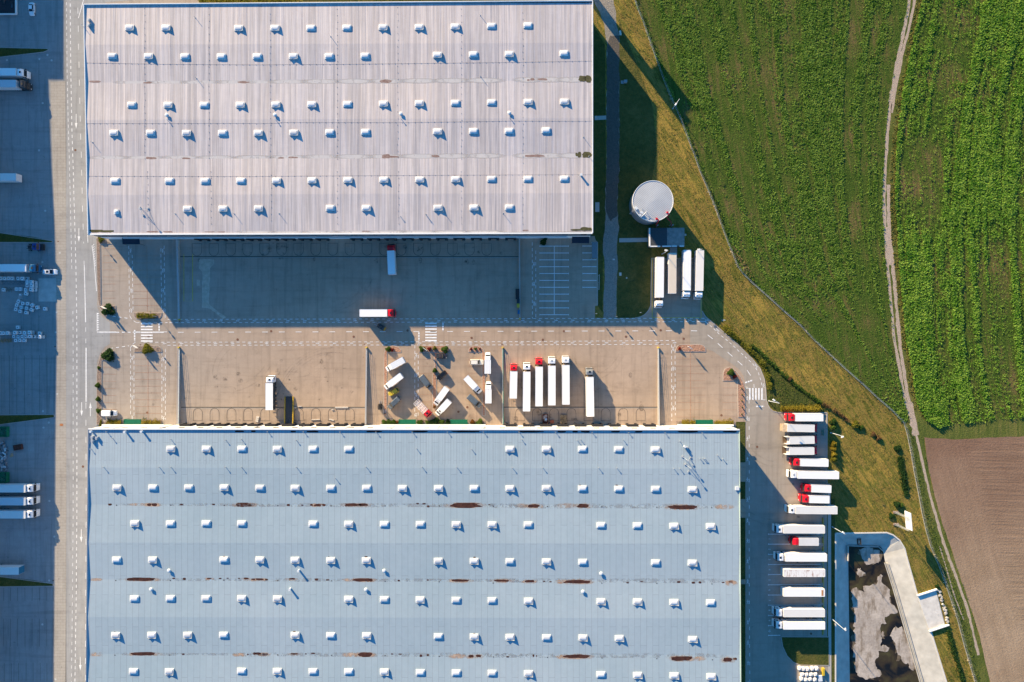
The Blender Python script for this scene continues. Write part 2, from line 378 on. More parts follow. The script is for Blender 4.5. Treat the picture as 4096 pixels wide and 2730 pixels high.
struct('concrete_channel', g, m_kerb)
# planted beds in the car parks
def bed(mbk, mbg, pts, sm=True):
    q = G(pts); mbk.prism(q, .02, .13)
    c = Vector((sum(p[0] for p in q)/len(q), sum(p[1] for p in q)/len(q)))
    a = sum(q[i-1][0]*q[i][1]-q[i][0]*q[i-1][1] for i in range(len(q)))
    if a < 0: q = q[::-1]
    n = len(q); inner = []
    for i in range(n):
        p, a_, b_ = Vector(q[i]), Vector(q[i-1]), Vector(q[(i+1) % n])
        d1 = (p-a_).normalized(); d2 = (b_-p).normalized(); m1 = Vector((-d1.y, d1.x)); m2 = Vector((-d2.y, d2.x)); m = (m1+m2)
        m = m.normalized()/max(.5, m.normalized().dot(m1)) if m.length > .01 else m1
        inner.append(tuple(p+m*.17))
    mbg.prism(inner, .12, .17)
def half(x0, x1, yf, yc, up=True):       # island with one straight and one rounded long side
    r = abs(yc-yf)*.75; pts = [(x0, yf), (x0, yc+(r if yc < yf else -r))]; s_ = -1 if yc < yf else 1
    for k in range(5): a = math.pi/2*k/4; pts.append((x0+r-r*math.cos(a), yc-s_*r+s_*r*math.sin(a)))
    for k in range(5): a = math.pi/2*(4-k)/4; pts.append((x1-r+r*math.cos(a), yc-s_*r+s_*r*math.sin(a)))
    pts += [(x1, yf)]
    out = []
    for p in pts:
        if not out or abs(p[0]-out[-1][0])+abs(p[1]-out[-1][1]) > .8: out.append(p)
    return out
mk = MB(); mr = MB(); mbn = MB()
def HT(c, r, u0, u1, vf, vc): a = T(c, r, u0, vf); b = T(c, r, u1, vc); return half(a[0], b[0], a[1], b[1])
bed(mk, mbn, TT(0, 1, [(885, 612), (985, 640), (1030, 675), (925, 680), (932, 1238), (1065, 1240), (1068, 1285), (1045, 1320), (1000, 1328), (955, 1308), (915, 1262), (900, 1180), (893, 1050)]))
bed(mk, mbn, HT(0, 1, 1228, 1490, 1305, 1370))
bed(mk, mbn, TT(0, 2, [(1070, 178), (1070, 120), (1050, 88), (1000, 72), (955, 92), (920, 140), (897, 220), (888, 320), (887, 770), (980, 765), (985, 733), (941, 731), (939, 178)]))
bed(mk, mbn, HT(0, 2, 1232, 1490, 103, 40))
bed(mk, mr, TT(1, 2, [(1174, 688), (1174, 110), (1190, 70), (1225, 45), (1260, 38), (1310, 48), (1335, 80), (1337, 103), (1207, 105), (1205, 688)]))
bed(mk, mr, HT(1, 2, 1497, 1787, 103, 38))
bed(mk, mr, TT(1, 2, [(1638, 128), (1659, 128), (1659, 600), (1622, 600), (1622, 300), (1638, 285)]))
bed(mk, mr, TT(1, 2, [(1950, 102), (1952, 75), (1975, 45), (2015, 37), (2060, 45), (2090, 75), (2108, 120), (2108, 685), (2078, 685), (2074, 102)]))
bed(mk, mr, HT(2, 2, 1502, 1780, 98, 27))
bed(mk, mr, TT(2, 2, [(1937, 365), (1937, 290), (1955, 250), (2000, 233), (2045, 260), (2090, 310), (2128, 380), (2143, 440), (2143, 700), (2076, 700), (2070, 367)]))
struct('kerb_islands', mk, m_kerb); struct('gravel_bed', mr, m_bedred); struct('mulch_bed', mbn, m_bedbrown)
# planting strips along the south warehouse
g = MB()
for q in (TT(0, 2, [(985, 728), (1135, 728), (1135, 766), (985, 766)]), TT(0, 2, [(1298, 726), (1488, 726), (1488, 766), (1298, 766)]), TT(1, 2, [(1150, 725), (1310, 725), (1310, 768), (1150, 768)]), TT(1, 2, [(1466, 722), (1785, 722), (1785, 768), (1466, 768)]), TT(1, 2, [(1945, 728), (2108, 728), (2108, 768), (1945, 768)]), TT(2, 2, [(1510, 735), (1685, 735), (1685, 772), (1510, 772)]), TT(2, 2, [(1848, 733), (2030, 733), (2030, 778), (1848, 778)])):
    g.prism(G(q), .02, .12)
struct('planting_strip', g, m_bedbrown)
# ------------------------------------------------------------ paint
wp = FB(); fp = FB(); yp = FB(); rp = FB()
ZP = .052
def line(mb, pts, w=.17): mb.strip(G(pts), w, ZP)
def dashed(mb, pts, on, off, w=.17, start=0):
    pts = [Vector(p) for p in pts]; seg = []; acc = -start; i = 0
    tot = sum((pts[k+1]-pts[k]).length for k in range(len(pts)-1))
    def at(s):
        for k in range(len(pts)-1):
            L = (pts[k+1]-pts[k]).length
            if s <= L or k == len(pts)-2: return pts[k].lerp(pts[k+1], max(0, min(1, s/L)))
            s -= L
    s = max(0.0, start)
    while s < tot:
        mb.strip(G([at(s), at(min(tot, s+on))]), w, ZP); s += on+off
L1 = [(264, -260), (266, 0), (269, 305), (274, 520), (278, 650), (283, 860), (287, 1050), (288, 1081)]
dashed(wp, L1, 13, 11.5); dashed(wp, [(292, 1245), (293, 1380), (293, 2048), (290, 2400), (286, 2730), (282, 3100)], 13, 18.5)
dashed(wp, [(279, -260), (281, 0), (284, 305), (288, 520), (293, 667), (297, 820), (301, 944), (304, 1065), (307, 1240), (308, 1400), (308, 2048), (305, 2400), (300, 2728), (296, 3100)], 13, 12, .24)
dashed(wp, [(310, -60), (314, 145), (321, 475), (326, 637), (331, 850), (335, 975)], 24, 48, .17, 20)
line(wp, [(336.5, 1044), (337, 1062), (341.8, 1290)]); line(wp, [(338.5, 1062), (343.8, 1290)])
dashed(wp, [(343.3, 1310), (343.8, 1388)], 18, 28); line(wp, [(343.6, 1392), (343.6, 1608)], .2); line(wp, [(345.8, 1392), (345.8, 1608)], .2)
dashed(wp, [(344, 1612), (345, 2048), (342, 2730), (340, 3000)], 24, 44)
line(wp, [(335, 0), (314, 74)], .25); line(wp, [(351, 940), (352, 972)], .2)
line(wp, TT(0, 1, [(846, 690), (862, 800), (888, 1108)]), .22)
for k in range(10): line(wp, TT(0, 1, [(852+k*2.5, 690+k*21), (866+k*1.8, 676+k*21)]), .2)
def arrow(px, y0, y1, up=False):
    if up: y0, y1 = y1, y0
    a = W((px, y0)); b = W((px, y1)); dy = b.y-a.y; s_ = 1 if dy > 0 else -1
    hb = b.y-s_*2.0
    wp.strip([(a.x, a.y), (a.x, hb)], .22, ZP)
    wp.sheet([(a.x-.45, hb), (a.x+.45, hb), (a.x, b.y)], ZP)
arrow(305, 457, 516); arrow(316, 683+231, 683+286); arrow(327, 1366+244, 1366+300); arrow(362, 1366+244, 1366+300, True); arrow(325.5, 2047+70, 2047+124); arrow(321.5, 2047+581, 2047+636)
def walker(px, py, ang=0, s=1.0):        # painted pedestrian
    c = W((px, py)); ca, sa = math.cos(ang), math.sin(ang)
    def q(x, y): return (c.x+(x*ca-y*sa)*s, c.y+(x*sa+y*ca)*s)
    wp.sheet([q(.16*math.cos(t*math.pi/3), .62+.16*math.sin(t*math.pi/3)) for t in range(6)], ZP)
    for a, b in (((0, .42), (0, -.1)), ((-.36, .05), (0, .38)), ((0, .38), (.36, .05)), ((0, -.1), (-.3, -.72)), ((0, -.1), (.3, -.72))):
        wp.strip([q(*a), q(*b)], .13*s, ZP)
# pedestrian lanes of the car parks
def lane(c, r, pa, pb, wk, on=13, off=10):
    dashed(wp, TT(c, r, pa), on, off, .16); dashed(wp, TT(c, r, pb), on, off, .16, 11)
    for u, v in wk: p = T(c, r, u, v); walker(p[0], p[1], math.pi)
lane(0, 1, [(1183, 692), (1187, 1000), (1191, 1330)], [(1215, 750), (1219, 1000), (1224, 1310)], [(1200, 735), (1202, 915), (1206, 1103), (1208, 1285)])
lane(0, 1, [(1478, 715), (1482, 1000), (1486, 1290)], [(1508, 665), (1513, 1000), (1519, 1365)], [(1495, 735), (1497, 918), (1500, 1100), (1503, 1285)])
lane(0, 2, [(1200, 60), (1201, 690)], [(1232, 100), (1232, 700)], [(1216, 153), (1216, 335), (1216, 517), (1216, 700)])
lane(0, 2, [(1488, 100), (1488, 720)], [(1520, 45), (1520, 720)], [(1503, 163), (1503, 345), (1503, 527), (1503, 706)])
lane(1, 2, [(1460, 35), (1459, 690)], [(1491, 100), (1490, 690)], [(1473, 127), (1475, 310), (1472, 493), (1471, 677)])
lane(2, 1, [(186, 660), (187, 1362)], [(218, 712), (219, 1362)], [(202, 860), (202, 1042), (203, 1222)])
lane(2, 2, [(1466, 30), (1468, 730)], [(1497, 0), (1500, 680)], [(1481, 70), (1481, 250), (1482, 430), (1482, 610)])
dashed(wp, TT(2, 2, [(2178, 540), (2180, 1568)])+TT(2, 3, [(2178, 0), (2180, 800), (2185, 1568), (2190, 2400)]), 14, 21, .16)
for v in (525, 712, 898, 1083, 1272, 1457): p = T(2, 2, 2163, v); walker(*p)
for k in range(9): p = T(2, 3, 2163+k*.8, 82+k*187); walker(*p)
# pedestrian lanes along the cross road
dashed(wp, [(671, 1278.5), (2048, 1275.5), (2700, 1274), (2830, 1274)], 12.2, 11, .17); dashed(wp, [(671, 1291.5), (2048, 1289), (2700, 1288), (2830, 1287)], 12.2, 11, .17, 7)
for k in range(33):
    if k != 13: walker(750+k*67, 1284.5-k*.09, -math.pi/2, .85)
dashed(wp, [(575, 1370), (2048, 1367.5), (2700, 1363)], 12.2, 11, .17); dashed(wp, [(665, 1382), (2048, 1380.5), (2680, 1378)], 12.2, 11, .17, 5)
for k in range(32): walker(590+k*68, 1375.5-k*.12, -math.pi/2, .85)
dashed(wp, [(712, 1330), (2048, 1326), (2690, 1324)], 23, 44.3, .2)
line(wp, TT(0, 1, [(890, 1482), (1068, 1482)]), .2); line(wp, TT(0, 1, [(890, 1489), (1068, 1489)]), .2)
dashed(wp, TT(0, 1, [(1068, 1486), (1225, 1486)]), 12, 11, .3); line(wp, TT(0, 1, [(1222, 1482), (1292, 1482)]), .2); line(wp, TT(0, 1, [(1222, 1489), (1292, 1489)]), .2); line(wp, TT(0, 1, [(1405, 1482), (1535, 1483)]), .2); line(wp, TT(0, 1, [(1405, 1489), (1505, 1489)]), .2)
line(wp, TT(0, 1, [(891, 1305), (891, 1490)]), .12)
for k in range(9):
    a = T(0, 1, 893, 1307+k*20.5); b = T(0, 1, 893, 1324+k*20.5); c_ = T(0, 1, 914, 1315+k*20.5); wp.sheet(G([a, b, c_]), ZP)
dashed(wp, TT(0, 1, [(1035, 1338), (1190, 1360)]), 12, 12, .25); dashed(wp, TT(0, 2, [(1012, 66), (1185, 42)]), 12, 12, .25)
line(wp, TT(0, 1, [(1192, 1335), (1210, 1365)])); line(wp, TT(0, 1, [(1228, 1380), (1255, 1398)])); dashed(wp, TT(0, 1, [(1255, 1398), (1540, 1398)]), 12, 11)
line(wp, TT(0, 2, [(1220, 28), (1245, 8)])); line(wp, TT(0, 2, [(1198, 62), (1212, 40)]))
def zebra(x0, x1, y0, y1, n, horiz=True):
    for k in range(n):
        if horiz:
            h = (y1-y0)/(n-.5); y = y0+k*h; wp.sheet(G([(x0, y), (x1, y), (x1, y+h*.5), (x0, y+h*.5)]), ZP)
        else:
            h = (x1-x0)/(n-.5); x = x0+k*h; wp.sheet(G([(x, y0), (x+h*.5, y0), (x+h*.5, y1), (x, y1)]), ZP)
zebra(564, 611, 1293, 1368, 7); zebra(1701, 1747, 1291.5, 1366, 7)
a = T(2, 2, 2178, 430); b = T(2, 2, 2303, 538); zebra(a[0], b[0], a[1], b[1], 5, False)
for q in (TT(0, 1, [(1463, 1405), (1463, 1478)]), TT(0, 1, [(1238, 1465), (1238, 1568)]), TT(1, 1, [(1718, 1400), (1718, 1475)]), TT(1, 1, [(1497, 1487), (1497, 1563)]), TT(2, 2, [(2242, 598), (2316, 598)]), TT(2, 2, [(2142, 380), (2212, 358)])):
    dashed(wp, q, 8, 2.5, .5)
line(wp, TT(2, 2, [(2148, 432), (2178, 432)])); line(wp, TT(2, 2, [(2303, 538), (2328, 538)])); line(wp, TT(2, 2, [(2222, 392), (2224, 428)]))
dashed(wp, TT(2, 1, [(1645, 1472), (1720, 1474)]), 24, 20, .2); dashed(wp, TT(2, 1, [(1797, 1510), (1848, 1550)])+TT(2, 2, [(1915, 42), (2040, 152), (2150, 250), (2195, 320)]), 26, 27, .2)
dashed(wp, TT(2, 1, [(1730, 1385), (1785, 1395), (1850, 1450), (1900, 1500), (1985, 1568)])+TT(2, 2, [(2010, 20), (2085, 92), (2140, 140), (2215, 210), (2260, 280), (2290, 370), (2298, 425)]), 11, 10, .17)
for u, v in ((1888, 1466),): p = T(2, 1, u, v); walker(p[0], p[1], .7)
for u, v, a in ((2243, 225, .5), (2310, 408, 0)): p = T(2, 2, u, v); walker(p[0], p[1], a)
# white bays
for k in range(11):
    v = 695+k*63; line(wp, TT(2, 1, [(255, v), (520, v)]), .22); line(wp, TT(2, 1, [(255, v-7), (255, v+7)]), .13); line(wp, TT(2, 1, [(520, v-7), (520, v+7)]), .13)
line(wp, TT(2, 1, [(388, 695), (388, 1325)]), .2)
for k in range(7):
    v = 694+k*63.2; line(wp, TT(2, 1, [(650, v), (732 if k < 2 else 776, v)]), .22); line(wp, TT(2, 1, [(650, v-7), (650, v+7)]), .13)
for i, v in enumerate((208, 300, 393, 487, 579, 673, 767, 861, 955, 1048, 1138)):
    line(wp, TT(3, 3, [(0, v), (482 if i < 10 else 112, v-2)]), .2); line(wp, TT(3, 3, [(4, v-7), (4, v+7)]), .13)
# painted bay numbers 1..10
dg = bpy.context.evaluated_depsgraph_get()
for i, v in enumerate((252, 346, 440, 533, 628, 721, 815, 907, 1000, 1095)):
    cu = bpy.data.curves.new('bay_number', 'FONT'); cu.body = str(i+1); cu.size = 1.0; cu.align_x = 'CENTER'; cu.align_y = 'CENTER'
    o = bpy.data.objects.new('bay_number', cu); C.objects.link(o); bpy.context.view_layer.update()
    me = bpy.data.meshes.new_from_object(o.evaluated_get(bpy.context.evaluated_depsgraph_get())); c_ = W(T(3, 3, 12, v))
    V = [(c_.x+p.co.y, c_.y-p.co.x, ZP) for p in me.vertices]
    wp.add(V, [tuple(p.vertices) for p in me.polygons])
    bpy.data.objects.remove(o); bpy.data.curves.remove(cu); bpy.data.meshes.remove(me)
# faint bays in the west yard
for c, r, us, v0, v1 in ((0, 2, (18, 88, 155, 225, 295, 365, 432, 498), 130, 670), (0, 3, (35, 97, 163, 230, 296, 363, 430, 490), 700, 820), (0, 3, (35, 97, 163, 230, 296, 363, 430, 490), 985, 1240), (0, 3, (40, 105, 172, 240, 305, 370, 432, 495), 1390, 1560)):
    for u in us: fp.strip(G(TT(c, r, [(u, v0), (u, v1)])), .10, .047)
# red paver bay lines
def redrow(c, r, u0, u1, v): dashed(rp, TT(c, r, [(u0, v), (u1, v)]), 2.0, 1.8, .17)
for k in range(9): redrow(0, 1, 945, 1060, 718+k*65)
for k in range(9): redrow(0, 1, 1222, 1480, 850+k*65-65)
for k in range(7): redrow(0, 2, 948, 1068, 238+k*65)
for k in range(9): redrow(0, 2, 1240, 1485, 163+k*62.4)
dashed(rp, TT(0, 2, [(1361, 110), (1361, 720)]), 2.2, 1.6, .22); dashed(rp, TT(0, 1, [(1350, 700), (1355, 1300)]), 2.2, 1.6, .22)
for k in range(9):
    v = 163+k*65.5; redrow(1, 2, 1215, 1340, v); redrow(1, 2, 1497, 1620, v); redrow(1, 2, 1668, 1785, v); redrow(1, 2, 1950, 2070, v)
for k in range(9): redrow(2, 2, 1505, 1775, 162+k*66.7)
for k in range(5): redrow(2, 2, 1937, 2067, 429+k*66.7)
line(rp, TT(2, 2, [(1640, 102), (1640, 722)]), .16)
# yellow boxes
line(yp, TT(0, 1, [(1690, 770), (1690, 1200), (1770, 1200), (1770, 770)]), .2)
line(yp, TT(2, 1, [(1288, 808), (1288, 1352), (1737, 1352), (1737, 808), (1288, 808)]), .26)
struct('white_road_marking', wp, m_white); struct('faded_road_marking', fp, m_seam); struct('yellow_road_marking', yp, m_yel); struct('red_bay_marking', rp, m_redline)
# dock aprons: drain channels and arched pads, manholes
dp = FB(); lp = FB(); ZD = .047
for c, r, v, spans in ((0, 2, 607, ((1665, 3363),)), (2, 2, 606, ((-75, 1336),)), (1, 1, 793, ((-695, 2412),))):
    for u0, u1 in spans: dp.strip(G(TT(c, r, [(u0, v), (u1, v)])), .34, ZD); lp.strip(G(TT(c, r, [(u0, v+7), (u1, v+7)])), .16, ZD)
def arch(c, r, uc, v0, v1, w, mb, up=True):
    pts = [(uc-w/2, v1)]; hr = w*.5; s_ = 1
    for k in range(9): a = math.pi-math.pi*k/8; pts.append((uc+w/2*math.cos(a), v0+hr-hr*math.sin(a)) if up else (uc+w/2*math.cos(a), v1-hr+hr*math.sin(a)))
    pts.append((uc+w/2, v1 if up else v0)); pts[0] = (uc-w/2, v1 if up else v0); pts.append(pts[0])
    mb.strip(G(TT(c, r, pts)), .14, ZD)
for u in (1818, 1972, 2127, 2280): arch(0, 2, u, 615, 730, 83, dp)
for u in (85, 235, 393, 550, 706, 862): arch(1, 2, u, 615, 730, 83, dp)
for u in (75, 230, 387, 546, 703, 861, 1022, 1182): arch(2, 2, u, 615, 730, 83, dp)
for k in range(14): arch(1, 1, 78+k*157, 668, 780, 88, dp, False)
for u in (1810, 1965, 2120, 2275): arch(0, 1, u, 672, 785, 86, dp, False)
struct('drain_channel', dp, m_seam); struct('drain_edge', lp, m_kerb)
mh = FB(); ml = FB()
def disc(mb, p, r, z=.05): c = W(p); mb.sheet([(c.x+r*math.cos(t*math.pi/6), c.y+r*math.sin(t*math.pi/6)) for t in range(12)], z)
for c, r, u, v in ((0, 0, 693, 1382), (0, 1, 1365, 1526), (0, 2, 763, 1151), (0, 2, 1354, 656), (1, 1, 898, 1527), (1, 1, 1392, 1470), (1, 1, 1981, 1538), (2, 1, 477, 1477), (2, 1, 1047, 1527), (2, 1, 1366, 1468), (2, 1, 283, 1555), (2, 1, 1578, 1546), (1, 2, 1942, 606), (1, 2, 1860, 648), (2, 2, 1924, 680), (2, 2, 2252, 970), (3, 3, 395, 1122), (0, 1, 2183, 1553), (1, 1, 140, 1476)): disc(mh, T(c, r, u, v), .42)
for c, r, u, v in ((0, 1, 1650, 1385), (1, 2, 997, 28), (1, 2, 2260, 26), (2, 1, 90, 1366), (2, 2, 1357, 17), (0, 2, 1290, 32), (0, 2, 1648, 32), (2, 1, 1337, 1382), (0, 2, 507, 48), (0, 1, 535, 652), (0, 3, 490, 634)):
    q = T(c, r, u, v); mh.sheet(G([(q[0]-3, q[1]-2), (q[0]+3, q[1]-2), (q[0]+3, q[1]+2), (q[0]-3, q[1]+2)]), .05)
for c, r, u, v in ((0, 0, 437, 508), (0, 0, 363, 545), (0, 0, 475, 557), (0, 0, 65, 555), (0, 0, 393, 950), (0, 0, 360, 1384), (0, 1, 417, 370), (0, 1, 390, 842), (0, 1, 373, 656), (0, 1, 520, 1303), (0, 1, 513, 1486), (0, 2, 526, 484), (0, 2, 396, 642), (0, 2, 449, 747), (0, 2, 401, 793), (0, 2, 455, 1467), (0, 3, 500, 230), (0, 3, 453, 634), (0, 3, 389, 676), (0, 3, 390, 1037), (0, 3, 511, 1541), (0, 1, 550, 757)): disc(ml, T(c, r, u, v), .36)
struct('manhole_cover', mh, mat('rust_iron', (.17, .085, .055), .8, world=True)); struct('pale_manhole_cover', ml, mat('pale_cover', (.50, .50, .47), .8))
st = FB()
for c, r, u, v, rx, ry in ((0, 2, 565, 764, 22, 14), (1, 1, 1500, 900, 1, 1)):
    p = W(T(c, r, u, v)); st.sheet(wob([(p.x+rx*.038*math.cos(t*.5236), p.y+ry*.038*math.sin(t*.5236)) for t in range(12)], .4, .3, 9), .055)
struct('rust_stain', st, mat('rust_ground', (.42, .17, .07), .95, var=.3, world=True))
pt = FB()
pt.sheet(wob(G(TT(0, 1, [(1830, 815), (1960, 812), (1965, 860), (1930, 900), (1925, 1230), (2010, 1300), (2080, 1350), (2050, 1365), (1930, 1270), (1855, 1262), (1860, 930), (1825, 900)])), .3, 1, 2), .045)
pt.sheet(G(TT(0, 1, [(1808, 1003), (1838, 1003), (1838, 1060), (1808, 1060)])), .045)
b = NB('tyre_rubber'); b.out((.10, .085, .075), .9); b.put(b.b.inputs['Alpha'], b.math('MULTIPLY', b.ramp(b.noise(.35, 5, rough=.7), [(.42, .0), (.66, 1)]), .17)); tm = FB()
for cx, cy, r0, a0, a1 in ((1330, 1620, 210, 200, 285), (1360, 1650, 240, 195, 270), (1180, 1340, 150, 30, 100), (900, 1360, 190, 30, 95), (2330, 1350, 160, 25, 90), (2480, 1380, 190, 95, 165), (2080, 1330, 170, 20, 95), (1560, 1020, 170, 190, 260), (1750, 1000, 200, 260, 330), (1300, 1050, 180, 20, 80), (3060, 1420, 260, -80, -20), (3050, 2080, 220, 10, 70), (3120, 1700, 150, 100, 175), (3100, 1900, 180, 90, 160), (1000, 1500, 130, 180, 250), (2560, 1240, 120, 250, 330)):
    for off in (0, 20):
        tm.strip(G([(cx+(r0+off)*math.cos(R_(a0+(a1-a0)*k/16)), cy+(r0+off)*math.sin(R_(a0+(a1-a0)*k/16))) for k in range(17)]), .42, .0455+.0004*(off > 0))
struct('tyre_mark', tm, b.m)
b = NB('oil_spot'); b.out((.05, .042, .038), .7); b.put(b.b.inputs['Alpha'], b.math('MULTIPLY', b.ramp(b.noise(1.3, 4), [(.40, .0), (.62, 1)]), .36)); om = FB()
rs = random.Random(3)
for k in range(70):
    if k < 26: px, py = rs.uniform(740, 2050), rs.uniform(985, 1050)
    elif k < 46: px, py = rs.uniform(730, 1450), rs.uniform(1440, 1690)
    elif k < 60: px, py = rs.uniform(2060, 2620), rs.uniform(1500, 1690)
    else: px, py = rs.uniform(3120, 3290), rs.uniform(1680, 2500)
    c_ = W((px, py)); rr = rs.uniform(.25, .95); q = rs.uniform(.5, 1.6); om.sheet([(c_.x+rr*math.cos(t*.785), c_.y+rr*q*math.sin(t*.785)) for t in range(8)], .0475+k*.00002)
struct('oil_stain', om, b.m)
struct('concrete_repair', pt, mat('pale_repair', (.475, .40, .31), .9, var=.18, world=True, scale=.8))
# ------------------------------------------------------------ fields, track, verge
FENCE = TT(2, 0, [(1105, -120), (1125, 0), (1150, 80), (1200, 200), (1260, 370), (1330, 570), (1400, 760), (1480, 950), (1540, 1080), (1600, 1240), (1680, 1450), (1720, 1568)])+TT(2, 1, [(1790, 160), (1860, 330), (1920, 500), (1980, 660), (2030, 780), (2070, 880), (2120, 950), (2200, 1030), (2353, 1165)])+TT(3, 1, [(150, 1300), (300, 1430), (430, 1568)])+TT(3, 2, [(550, 110), (700, 250), (850, 380), (1000, 520), (1150, 650), (1245, 750), (1275, 850), (1310, 1020), (1340, 1200), (1380, 1400), (1410, 1568)])+TT(3, 3, [(1450, 180), (1490, 320), (1560, 480), (1620, 640), (1680, 820), (1740, 1000), (1800, 1230), (1850, 1400), (1900, 1568), (1960, 1800)])
TRK = TT(3, 0, [(1375, -200), (1330, 0), (1280, 250), (1210, 560), (1155, 850), (1115, 1130), (1090, 1568)])+TT(3, 1, [(1087, 130), (1088, 380), (1100, 640), (1122, 900), (1155, 1200), (1187, 1568)])+TT(3, 2, [(1220, 200), (1255, 400), (1285, 560), (1325, 700), (1350, 800), (1380, 920), (1410, 1070), (1450, 1250), (1500, 1450), (1530, 1568)])+TT(3, 3, [(1600, 250), (1690, 500), (1780, 740), (1850, 960), (1900, 1170), (1935, 1330), (1990, 1568), (2060, 1900)])
VERGE = TT(3, 0, [(1450, -200), (1410, 0), (1320, 400), (1240, 800), (1185, 1250), (1165, 1568)])+TT(3, 1, [(1165, 300), (1190, 700), (1210, 1000), (1245, 1350), (1265, 1568)])+TT(3, 2, [(1290, 100), (1325, 320), (1360, 560), (1440, 720)])
FL = FENCE[:30]+[(p[0]-14, p[1]) for p in TRK[:17][::-1]]
FR = VERGE+TT(3, 2, [(1560, 790), (1640, 770), (2353, 700)])+[(4700, 1640), (4700, -160)]
g = FB(); g.sheet(wob(G([(FENCE[0][0], FENCE[0][1])]+FL[1:]), .25, 2, 1), .010); g.sheet(wob(G(FR), .25, 2, 2), .010); struct('crop_field', g, m_soil)
def between(a, b): return a+b[::-1]
g = FB(); g.sheet(wob(G(between([(p[0]-16, p[1]) for p in TRK[:18]], VERGE+TT(3, 2, [(1640, 770), (2353, 700)])+[(4700, 1640), (4700, 1770)]+TT(3, 2, [(2353, 875), (1700, 900), (1445, 885)]))), .3, 2, 6), .016)
g.sheet(wob(G([(p[0]+6, p[1]) for p in FENCE[30:]]+[(3960, 2870)]+TT(3, 3, [(2040, 1568), (1960, 1200), (1900, 1000), (1830, 780), (1740, 520), (1650, 250), (1570, 0)])+TT(3, 2, [(1530, 1420), (1480, 1200), (1445, 1000), (1440, 890), (1330, 740), (1260, 770)])), .3, 2, 7), .014)
struct('grass_verge', g, m_verge)
PLOW = TT(3, 2, [(1440, 888), (1700, 902), (2353, 873)])+[(4700, 1752), (4700, 3300), (4130, 3300)]+TT(3, 3, [(2130, 1900), (2040, 1568), (2000, 1400), (1960, 1200), (1900, 1000), (1830, 780), (1740, 520), (1650, 250), (1570, 0)])+TT(3, 2, [(1530, 1420), (1480, 1200), (1447, 1000)])
b = NB('plowed_soil')
HEAD = 17
w1 = b.n('ShaderNodeTexWave', wave_type='BANDS', bands_direction='Y'); b.put(w1.inputs['Vector'], b.mapv(b.P, rot=(0, 0, R_(2.0)))); w1.inputs['Scale'].default_value = .42; w1.inputs['Distortion'].default_value = 5.5; w1.inputs['Detail'].default_value = 3; w1.inputs['Detail Scale'].default_value = .7
w2 = b.n('ShaderNodeTexWave', wave_type='BANDS', bands_direction='X'); b.put(w2.inputs['Vector'], b.mapv(b.P, rot=(0, 0, R_(-17)))); w2.inputs['Scale'].default_value = .30; w2.inputs['Distortion'].default_value = 3.5; w2.inputs['Detail'].default_value = 4
sx = b.n('ShaderNodeSeparateXYZ'); b.put(sx.inputs[0], b.P)
# boundary of the headland : x + .33*y > const
hd = b.math('ADD', sx.outputs[0], b.math('MULTIPLY', sx.outputs[1], .30))
hx = b.ramp(b.math('MULTIPLY_ADD', hd, .02, -2.52), [(.42, 0), (.50, 1)])
s1 = b.noise(1.0, 4, b.mapv(b.mapv(b.P, rot=(0, 0, R_(1.5))), (.035, 1.05, 1)), .7); s2 = b.noise(1.0, 4, b.mapv(b.mapv(b.P, rot=(0, 0, R_(-17))), (.55, .03, 1)), .65)
hh = b.mix(hx, b.math('MULTIPLY_ADD', s2, .6, .22), s1)
c = b.ramp(b.noise(.05, 5, rough=.7), [(.3, (.205, .118, .078)), (.7, (.29, .18, .12))])
dry = b.ramp(b.math('ADD', b.math('MULTIPLY_ADD', sx.outputs[1], -.010, -.45), b.math('MULTIPLY', b.noise(.03, 4), .55)), [(.2, 0), (.85, 1)])  # soil colour turns paler towards the south, broken up by noise
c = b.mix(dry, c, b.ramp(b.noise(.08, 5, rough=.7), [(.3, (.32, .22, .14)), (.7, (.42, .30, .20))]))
c = b.mix(1, c, b.ramp(hh, [(.28, .78), (.64, 1.08)]), 'MULTIPLY'); c = b.mix(1, c, b.ramp(b.noise(1.8, 6, rough=.8), [(.25, .7), (.75, 1.15)]), 'MULTIPLY')
c = b.mix(b.ramp(b.noise(.9, 4, b.mapv(b.P, loc=(4, 4, 0))), [(.66, 0), (.74, .5)]), c, (.42, .29, .15))
b.out(c, .95, 0, .1); b.bump(b.math('ADD', b.math('MULTIPLY', hh, 1.3), b.math('MULTIPLY', b.noise(1.4, 6, rough=.75), 1.3)), .5, .25)
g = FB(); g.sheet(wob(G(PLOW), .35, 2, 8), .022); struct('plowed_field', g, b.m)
g = FB()
def rut(pts, w, seed, z=.03):
    P2 = smoothline(G(pts), 2); out = []
    L = []; Rr = []
    for i in range(len(P2)-1):
        a, b_ = Vector(P2[i]), Vector(P2[i+1]); n = max(1, int((b_-a).length/.8)); d_ = (b_-a).normalized(); m = Vector((-d_.y, d_.x))
        for k in range(n):
            p = a.lerp(b_, k/n); q = mnoise.noise(Vector((p.x*.5, p.y*.5, seed)))*.35+mnoise.noise(Vector((p.x*.12, p.y*.12, seed+9)))*.5
            q2 = mnoise.noise(Vector((p.x*.6, p.y*.6, seed+4)))*.35
            L.append((p.x+m.x*w*(.5+q*.6), p.y+m.y*w*(.5+q*.6), z)); Rr.append((p.x-m.x*w*(.5+q2), p.y-m.y*w*(.5+q2), z))
    n = len(L); g.add(L+Rr, [(i+n, i+1+n, i+1, i) for i in range(n-1)])
rut(TT(3, 0, [(1320, -200), (1302, 0), (1255, 250), (1190, 560), (1140, 850), (1103, 1130), (1078, 1568)])+TT(3, 1, [(1066, 130), (1066, 380), (1080, 640), (1100, 900), (1128, 1200), (1162, 1568)])+TT(3, 2, [(1200, 200), (1236, 420), (1275, 590), (1320, 690)]), 1.0, 1)
